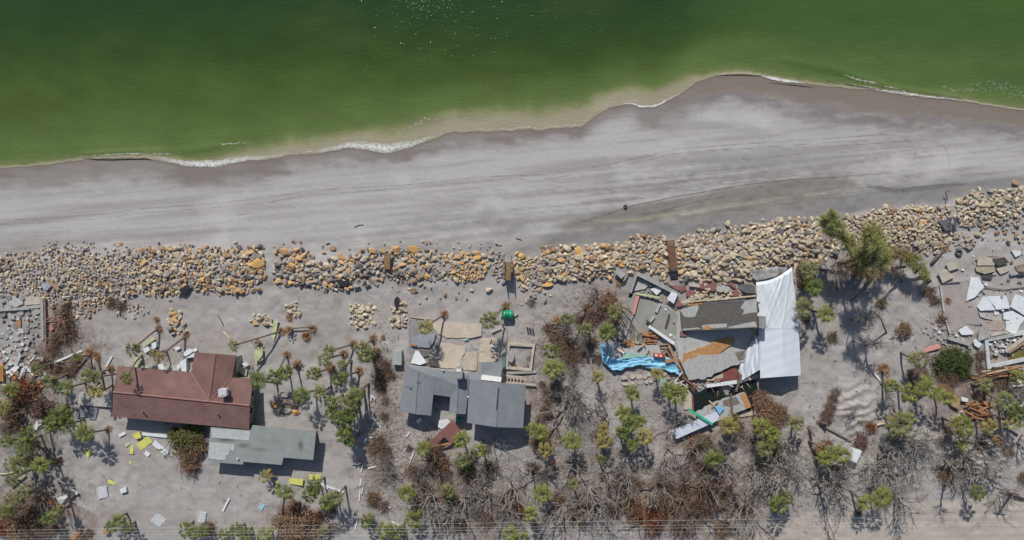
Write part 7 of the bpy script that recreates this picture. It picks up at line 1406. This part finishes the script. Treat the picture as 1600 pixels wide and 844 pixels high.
for a, b, w_, h_, m_, lb, z in [((1469, 446), (1474, 486), .25, .3, lgrey, 'thin pale kerb on the left side of the right hand ruin', .25), ((1470, 444), (1501, 441), .12, .1, metalG, 'dark thin bar at the top of the ruin floor', .3), ((1477.7, 500), (1484, 520.5), .25, .2, cream, 'pale plank standing on the rubble left of the ruin', .3), ((1481, 528), (1514, 538), .5, .3, conc, 'long grey beam below the white pentagon slab', .4), ((1528, 531), (1545, 525), .4, .3, conc, 'grey beam at the upper left corner of the ruined pool', .6), ((1547, 524), (1575, 518), .4, .25, cream, 'tan beam over the upper side of the ruined pool', .6), ((1545, 528), (1583, 522), .3, .3, lgrey, 'pale beam parallel below the tan beam', .4), ((1571, 549.7), (1604, 526), .4, .25, cream, 'left of two slanting beams in the ruined pool', .7), ((1575, 551), (1604, 533), .3, .25, wood, 'right of two slanting beams in the ruined pool', .6), ((1538, 449), (1570, 453), .1, .08, darkw, 'dark cable across the sand right of the triangular white slab, left part', .2), ((1570, 453), (1602, 449), .1, .08, darkw, 'dark cable across the sand, part at the right edge', .2), ((1578, 429), (1590, 427), .4, .2, conc, 'small grey beam right of the cracked pale slab', .3), ((1590, 429), (1602, 427), .4, .2, dkslab, 'dark beam at the right edge by the brownish slab', .3), ((1543.5, 401), (1559, 402), .15, .1, redw, 'thin reddish stick above the black slab', .3)]:
    beam('beam', a, b, w_, h_, m_, lb, 'beam', z)
t = pool('pool', [(1538.5, 529), (1603.5, 517), (1608, 563), (1543, 577)], .5, .5, 'ruined pool with pale rim, rubble and murky water at the right edge', mat('pool_rim_white', (196, 202, 200), var=.12, bump=.1), bedm, murky, [('water', [(1554, 557), (1575, 551), (1604, 546), (1604, 559), (1556, 568)], murky, .07)])
shards([(1546, 534), (1600, 524), (1600, 545), (1552, 556)], 30, 1.4, 3.4, [cg[0], cg[1], whitep], ['grey', 'pale grey', 'white'], 'chunk in the ruined pool', .7, (.2, .5), 'rubble_chunk', 'rubble chunk', 'rubble chunks in the ruined pool'); shards([(1474, 505), (1500, 525), (1530, 548), (1510, 556), (1480, 545), (1462, 530), (1440, 520), (1450, 500)], 46, 1.2, 3.2, [cg[0], cg[1], whitep], ['grey', 'pale grey', 'white'], 'chunk left of the ruined pool', .8, (.1, .3), 'rubble_chunk', 'rubble chunk', 'rubble chunks left of the ruined pool')
# corrugated shed roof and plywood
t = empty('shed_roof', PG(1435, 598)); tag(t, 'rusty brown corrugated shed roof tilted beneath two palms', 'shed roof'); m = MB(); a, b, c, d = P(1418, 578, .6), P(1446, 571, 1.3), P(1457, 600, 1.3), P(1436.8, 621, .6); n = 30; V = []
for i in range(n + 1):
    u = i / n; o_ = .09 * math.sin(i * 2.1); V += [a.lerp(b, u) + Vector((0, 0, o_)), d.lerp(c, u) + Vector((0, 0, o_))]
F = [(2 * i, 2 * i + 1, 2 * i + 3, 2 * i + 2) for i in range(n)]; child('sheet', V, F, mat('rusty_sheet', (142, 124, 116), rough=.7, var=.2, rgb2=(118, 98, 88)), t); m = MB(); m.beam(a - Vector((0, 0, .15)), d - Vector((0, 0, .15)), .1, .12); m.beam(b - Vector((0, 0, .15)), c - Vector((0, 0, .15)), .1, .12); m.build('frame', darkw, t)
slab('plywood', [(1486, 634), (1489, 616), (1501, 624), (1498.6, 640)], .6, .08, wood, 'tan plywood sheet left of the orange lumber pile', 'plywood'); slab('plywood', [(1464, 601), (1480, 600), (1492, 612), (1486, 632), (1470, 612)], .7, .1, mat('ply_dark', (130, 104, 76)), 'brown board under the palms beside the plywood sheet', 'board'); slab('white_sheet', [(1502, 620), (1513, 623), (1512, 628), (1503, 627)], .6, .1, whitep, 'white scrap at the top left of the orange lumber pile', 'scrap')
for i in range(26):
    a = random.uniform(-.9, .5); x = random.uniform(1512, 1544); y = 648 - abs(x - 1530) * .35 + random.uniform(-16, 8); L = random.uniform(12, 30); beam('plank', (x - L / 2 * math.cos(a), y + L / 2 * math.sin(a)), (x + L / 2 * math.cos(a), y - L / 2 * math.sin(a)), random.uniform(.12, .3), .1, random.choice((orangew, orangew, redw)), 'orange plank in the lumber pile', 'plank', random.uniform(.3, 1.0), random.uniform(.3, 1.0), 'planks of the orange lumber pile', True)
for i in range(20):
    x = random.uniform(1535, 1590); y = 588 - (x - 1535) * .16 + random.uniform(-8, 8); L = random.uniform(18, 48); a = random.gauss(.12, .12); beam('plank', (x - L / 2, y + L / 2 * a), (x + L / 2, y - L / 2 * a), random.uniform(.12, .3), .1, random.choice((orangew, wood, darkw, paleW)), 'long timber below the ruined pool', 'plank', random.uniform(.3, 1.0), None, 'timbers below the ruined pool', True)
for i in range(12):
    x = random.uniform(1572, 1600); y = random.uniform(600, 640); a = random.uniform(-1.2, 1.2); L = random.uniform(10, 24); beam('plank', (x - L / 2 * math.cos(a), y + L / 2 * math.sin(a)), (x + L / 2 * math.cos(a), y - L / 2 * math.sin(a)), .25, .12, random.choice((conc, paleW, whitep)), 'pale board at the right edge', 'board', random.uniform(.3, .8), None, 'pale boards at the right edge', True)
for i in range(14):
    x = random.uniform(5, 60); y = random.uniform(560, 625); a = random.uniform(-1.5, 1.5); L = random.uniform(8, 22); beam('plank', (x - L / 2 * math.cos(a), y + L / 2 * math.sin(a)), (x + L / 2 * math.cos(a), y - L / 2 * math.sin(a)), .22, .1, random.choice((orangew, paleW, whitep, redw)), 'loose board in the left rubble', 'board', random.uniform(.3, .8), None, 'loose boards in the left rubble', True)
# small rubble, stuff
def scatter(name, label, cat, specs, m_):
    V = []; F = []
    for (cx, cy, rx, ry, n, s0, s1) in specs:
        for i in range(n):
            x = random.gauss(cx, rx); y = random.gauss(cy, ry); 
            if y < 300: continue
            v, f = LOW[random.randrange(14)] ; s = random.uniform(s0, s1) * .1; p = PG(x, y, s * .3); a = random.uniform(0, 6.28); ca, sa = math.cos(a), math.sin(a); asp = random.uniform(.5, 1)
            k = len(V); V += [(p.x + (q[0] * ca - q[1] * sa * asp) * s, p.y + (q[0] * sa + q[1] * ca * asp) * s, p.z + q[2] * s * .6) for q in v]; F += [tuple(j + k for j in g) for g in f]
    o = mesh_obj(name, V, F, m_); return tag(o, label, cat, kind='stuff')
scatter('rubble_fragments', 'small white and pale grey rubble fragments strewn between the houses', 'rubble', [(1000, 630, 14, 14, 40, .8, 2), (1015, 645, 10, 14, 40, .8, 2), (250, 560, 30, 8, 30, .8, 2), (700, 535, 22, 6, 40, .8, 1.8), (735, 540, 10, 7, 30, .8, 2), (40, 590, 25, 18, 90, .8, 2.2), (60, 580, 20, 12, 40, .8, 2), (480, 742, 14, 4, 30, .6, 1.6), (120, 560, 14, 10, 20, .6, 1.6), (640, 685, 20, 14, 14, .7, 1.6), (220, 700, 24, 14, 16, .6, 1.4), (835, 630, 10, 8, 40, .7, 1.6), (1160, 600, 20, 6, 30, .8, 1.6), (90, 790, 14, 8, 26, .8, 1.8), (1050, 600, 14, 12, 50, .8, 1.8), (1500, 530, 30, 14, 70, .6, 1.4), (1590, 620, 12, 18, 30, .8, 1.8), (520, 762, 14, 5, 16, .6, 1.6), (255, 695, 8, 8, 14, .6, 1.4), (830, 590, 14, 10, 20, .6, 1.4), (1060, 455, 14, 10, 40, .8, 1.6), (1005, 600, 30, 12, 30, .8, 1.6), (995, 575 + 20, 20, 6, 20, .8, 1.6)], cg[1])
scatter('pebbles', 'scattered pebbles and dark bits on the sand', 'pebbles', [(500, 470, 120, 14, 60, .4, 1.1), (700, 465, 120, 14, 50, .4, 1.1), (900, 470, 60, 14, 60, .4, 1.2), (300, 470, 90, 14, 50, .4, 1.1), (1450, 500, 70, 40, 90, .4, 1.2), (1550, 380, 40, 14, 60, .5, 1.4), (1300, 560, 50, 60, 60, .3, 1), (330, 780, 120, 40, 80, .3, .9), (620, 640, 60, 50, 90, .3, 1), (900, 620, 60, 60, 90, .3, 1), (110, 395, 60, 8, 80, .5, 1.2), (400, 430, 300, 30, 140, .5, 1.1), (1100, 400, 100, 30, 120, .5, 1.1), (180, 480, 30, 14, 50, .4, 1)], mat('pebble_grey', (120, 114, 108), var=.3))
def twigs(name, label, specs, m_, w_=.018):
    V = []; F = []
    for (cx, cy, rx, ry, n, L0, L1) in specs:
        for i in range(int(n * .55)):
            x = random.gauss(cx, rx); y = random.gauss(cy, ry); 
            if y > 779 and x > 1380 and random.random() < .9: continue
            p = PG(x, y, random.uniform(.03, .14)); a = random.uniform(0, 3.14); L = random.uniform(L0, L1) * .5; d = Vector((math.cos(a) * L, math.sin(a) * L, random.uniform(-.03, .06))); s = Vector((-math.sin(a), math.cos(a), 0)) * w_ * random.uniform(.7, 1.6)
            mid = p + s * random.uniform(-6, 6); k = len(V); V += [p - d, mid - s, mid + s, p + d]; F += [(k, k + 1, k + 2), (k + 1, k + 3, k + 2)]
    o = mesh_obj(name, V, F, m_); return tag(o, label, 'twigs', kind='stuff')
TW = [(100, 550, 40, 30, 700, .4, 1.6), (40, 640, 40, 50, 900, .4, 1.6), (50, 790, 50, 40, 900, .4, 1.6), (600, 610, 20, 60, 700, .4, 1.4), (595, 720, 20, 50, 900, .5, 2), (680, 750, 45, 45, 1500, .4, 1.8), (760, 770, 40, 40, 900, .4, 1.6), (860, 640, 25, 70, 900, .4, 1.6), (930, 700, 60, 70, 1600, .4, 1.8), (1040, 770, 80, 45, 2400, .4, 1.8), (1150, 740, 60, 60, 1600, .4, 1.8), (1260, 740, 40, 40, 700, .4, 1.8), (1390, 720, 40, 50, 800, .5, 1.8), (1500, 710, 40, 50, 900, .4, 1.8), (900, 540, 40, 40, 800, .4, 1.6), (300, 740, 90, 50, 120, .2, .6), (1450, 520, 60, 40, 120, .2, .7), (940, 480, 30, 20, 500, .4, 1.4), (1540, 600, 50, 25, 600, .4, 1.4), (1180, 650, 30, 30, 400, .4, 1.4), (470, 800, 40, 25, 500, .4, 1.4), (850, 790, 60, 30, 700, .4, 1.6), (1480, 590, 40, 30, 400, .4, 1.4), (180, 476, 24, 8, 100, .3, .8), (520, 620, 40, 40, 300, .3, 1), (840, 560, 14, 30, 200, .3, 1), (1310, 430, 20, 12, 200, .4, 1.2), (1270, 600, 40, 60, 150, .3, 1)]
twigs('twig_litter', 'litter of dead twigs and fronds on the ground between the trees', TW, brownB); twigs('pale_twigs', 'bleached grey twigs lying between the leafless trees', [(a, b, c, d, n // 2, e, f) for a, b, c, d, n, e, f in TW], greyB, .016)
twigs('leaf_litter', 'reddish brown leaf litter under the dead brush', [(a, b, c * .8, d * .8, n // 2, .1, .3) for a, b, c, d, n, e, f in TW if n >= 600] + [(1020, 803, 18, 10, 600, .15, .4), (40, 607, 14, 9, 300, .15, .4)], LEAF2['reddish'], .09)
twigs('splinters', 'pale splintered laths and battens strewn over the collapsed house', [(1000, 565, 24, 10, 90, .5, 2.2), (1055, 500, 12, 30, 90, .5, 2.4), (1055, 590, 18, 14, 120, .5, 2.4), (1120, 600, 30, 10, 90, .5, 2.2), (1150, 655, 24, 12, 90, .5, 2.2), (1025, 470, 20, 12, 70, .4, 1.6), (270, 570, 24, 10, 60, .4, 1.6), (45, 585, 25, 25, 160, .5, 2), (1560, 590, 35, 12, 120, .5, 2.4), (1590, 625, 12, 20, 80, .5, 2), (95, 785, 12, 8, 60, .5, 1.8), (700, 700, 14, 8, 40, .5, 1.6), (490, 755, 20, 8, 40, .5, 1.5), (1010, 490, 30, 20, 90, .5, 2.4), (1110, 585, 40, 10, 70, .5, 2.2), (1070, 540, 14, 30, 80, .5, 2.4), (1530, 645, 16, 14, 80, .5, 2), (1490, 530, 30, 14, 80, .4, 1.6), (720, 535, 30, 10, 60, .4, 1.4), (820, 600, 20, 8, 40, .4, 1.4)], paleW, .045)
twigs('dark_splinters', 'dark broken sticks and battens strewn among the wreckage', [(1050, 560, 30, 40, 160, .5, 2.4), (1120, 600, 40, 30, 120, .5, 2.2), (45, 590, 25, 25, 140, .5, 2), (1560, 600, 40, 20, 160, .5, 2.6), (270, 560, 30, 14, 60, .4, 1.8), (330, 780, 130, 40, 60, .3, 1.2), (1450, 520, 60, 60, 80, .3, 1.4), (640, 690, 40, 40, 60, .3, 1.4), (700, 540, 40, 14, 50, .4, 1.4), (1300, 600, 50, 60, 40, .4, 1.4)], darkw, .04)
shards([(1060, 575), (1078, 590), (1100, 600), (1092, 612), (1070, 606), (1056, 590)], 12, 1.6, 3.6, [cg[0], whitep, orangew, maroon], ['grey', 'white', 'orange', 'maroon'], 'chunk at the blue tarpaulin end', .75, group='rubble chunks of the collapsed house')
for i in range(26):
    x = random.choice((random.gauss(1055, 12), random.gauss(1110, 24), random.gauss(1000, 18))); y = random.gauss(600, 8) if x > 1040 else random.gauss(545, 8); a = random.uniform(-1.5, 1.5); L = random.uniform(7, 20)
    beam('batten', (x - L / 2 * math.cos(a), y + L / 2 * math.sin(a)), (x + L / 2 * math.cos(a), y - L / 2 * math.sin(a)), random.uniform(.1, .22), .1, random.choice((paleW, whitep, wood, redw)), 'loose batten', 'batten', random.uniform(.7, 1.2), None, 'loose battens over the collapsed house', True)
# ------------------------------------------------------------------ wires and pole
wireM = mat('wire', (190, 190, 188), rough=.4, var=.05, bump=0)
for i, (y0, y1, z, lb) in enumerate(((829, 806, 9.2, 'uppermost of the thin overhead wires'), (834, 815, 8.6, 'second of the thin overhead wires from the top'), (838.5, 819, 8.2, 'third of the thin overhead wires from the top'), (843, 826, 7.6, 'lowest of the thin overhead wires'))):
    m = MB(); pts = []
    for k in range(25):
        u = k / 24; x = -120 + u * 1840; s_ = (u * 3) % 1; y = y0 + (y1 - y0) * (min(1, max(0, (x) / 1600))) ** .9; pts.append(P(x, y, z - 1.0 * 4 * s_ * (1 - s_) * .6))
    m.tube(pts, .011, 4, False); o = m.origin_build('overhead_wire', wireM); tag(o, lb, 'wire', 'overhead wires along the bottom edge')
t = empty('utility_pole', PG(1583, 773)); tag(t, 'short broken utility pole at the lower right by the sandy road', 'utility pole')
b = PG(1583, 773); m = MB(); m.tube([b - Vector((0, 0, .3)), P(1580, 771, 4.5)], [.18, .14], 8); m.build('pole', darkw, t); m = MB(); m.beam(P(1572, 769, 4.3), P(1592, 773, 4.3), .14, .14); m.build('crossarm', darkw, t)
log((1575, 770), (1601, 780), .22, 'dark broken trunk at the foot of the utility pole', darkw, .4)

# ------------------------------------------------------------------ labels
LM = [('brown tiled roof', 285, 612), ('flat roofed annex', 410, 695), ('grey shingled house', 722, 615), ('white tarpaulin roof', 1218, 510), ('blue tarpaulin', 1000, 567), ('long dark roof', 1120, 492), ('grey frame wall', 1018, 460), ('green tank', 793, 491), ('square pool', 811, 557), ('ruined pool', 1575, 548), ('kerb wall ruin', 40, 495), ('leftmost walkway', 605, 408), ('middle walkway', 793, 424), ('long brown walkway', 1050, 400), ('feathery pines', 1345, 390), ('sandy road', 1520, 805), ('largest yellow board', 225, 692), ('fallen red roof', 695, 680), ('orange lumber pile', 1527, 645), ('white appliance', 1338, 712), ('long white board', 1088, 665), ('blue square panel', 408, 791), ('triangular white slab', 1523, 452), ('lowest left lattice panel', 247, 813), ('large white lattice panel', 160, 769), ('beach post', 1478, 307), ('gap in the rocks', 418, 415), ('twisted roots', 95, 498), ('terrace slab', 148, 625), ('right edge', 1600, 330), ('beach tyre', 977, 323), ('upright lattice panel', 315, 808), ('dark tyre', 1498, 395), ('metal cabinet', 620, 559), ('white tarpaulin tip', 1230, 420)]
def where(x, y):
    n, lx, ly = min(LM, key=lambda q: math.hypot(q[1] - x, q[2] - y)); dx, dy = x - lx, y - ly
    d = math.hypot(dx, dy)
    if d < 9: return 'at the ' + n
    a = math.degrees(math.atan2(-dy, dx)) % 360
    w_ = ['right of', 'upper right of', 'above', 'upper left of', 'left of', 'lower left of', 'below', 'lower right of'][int((a + 22.5) // 45) % 8]
    if 'right' in n and w_ in ('right of',): w_ = 'by'
    return w_ + ' the ' + n
ORD = ['nearest', 'second nearest', 'third nearest', 'fourth nearest', 'fifth nearest', 'sixth nearest', 'seventh nearest', 'eighth nearest', 'ninth nearest', 'tenth nearest'] + [f'{k}th nearest' for k in range(11, 60)]
groups = {}
for (o, base, x, y) in AUTO:
    n, lx, ly = min(LM, key=lambda q: math.hypot(q[1] - x, q[2] - y)); groups.setdefault((base, where(x, y)), []).append((math.hypot(lx - x, ly - y), o))
for (base, wh), lst in groups.items():
    lst.sort(key=lambda q: q[0])
    for i, (d, o) in enumerate(lst):
        o['label'] = base + ' ' + wh + ('' if len(lst) == 1 else ', ' + ORD[i])
        if len(o['label'].split()) > 16: o['label'] = o['label'].replace(' roots', '').replace('on bared brown', 'on bare roots').replace('chunk left of the ruined pool', 'chunk').replace('chunk in the ruined pool', 'pool chunk').replace('chunk at the blue tarpaulin end', 'chunk')
bpy.context.view_layer.update()
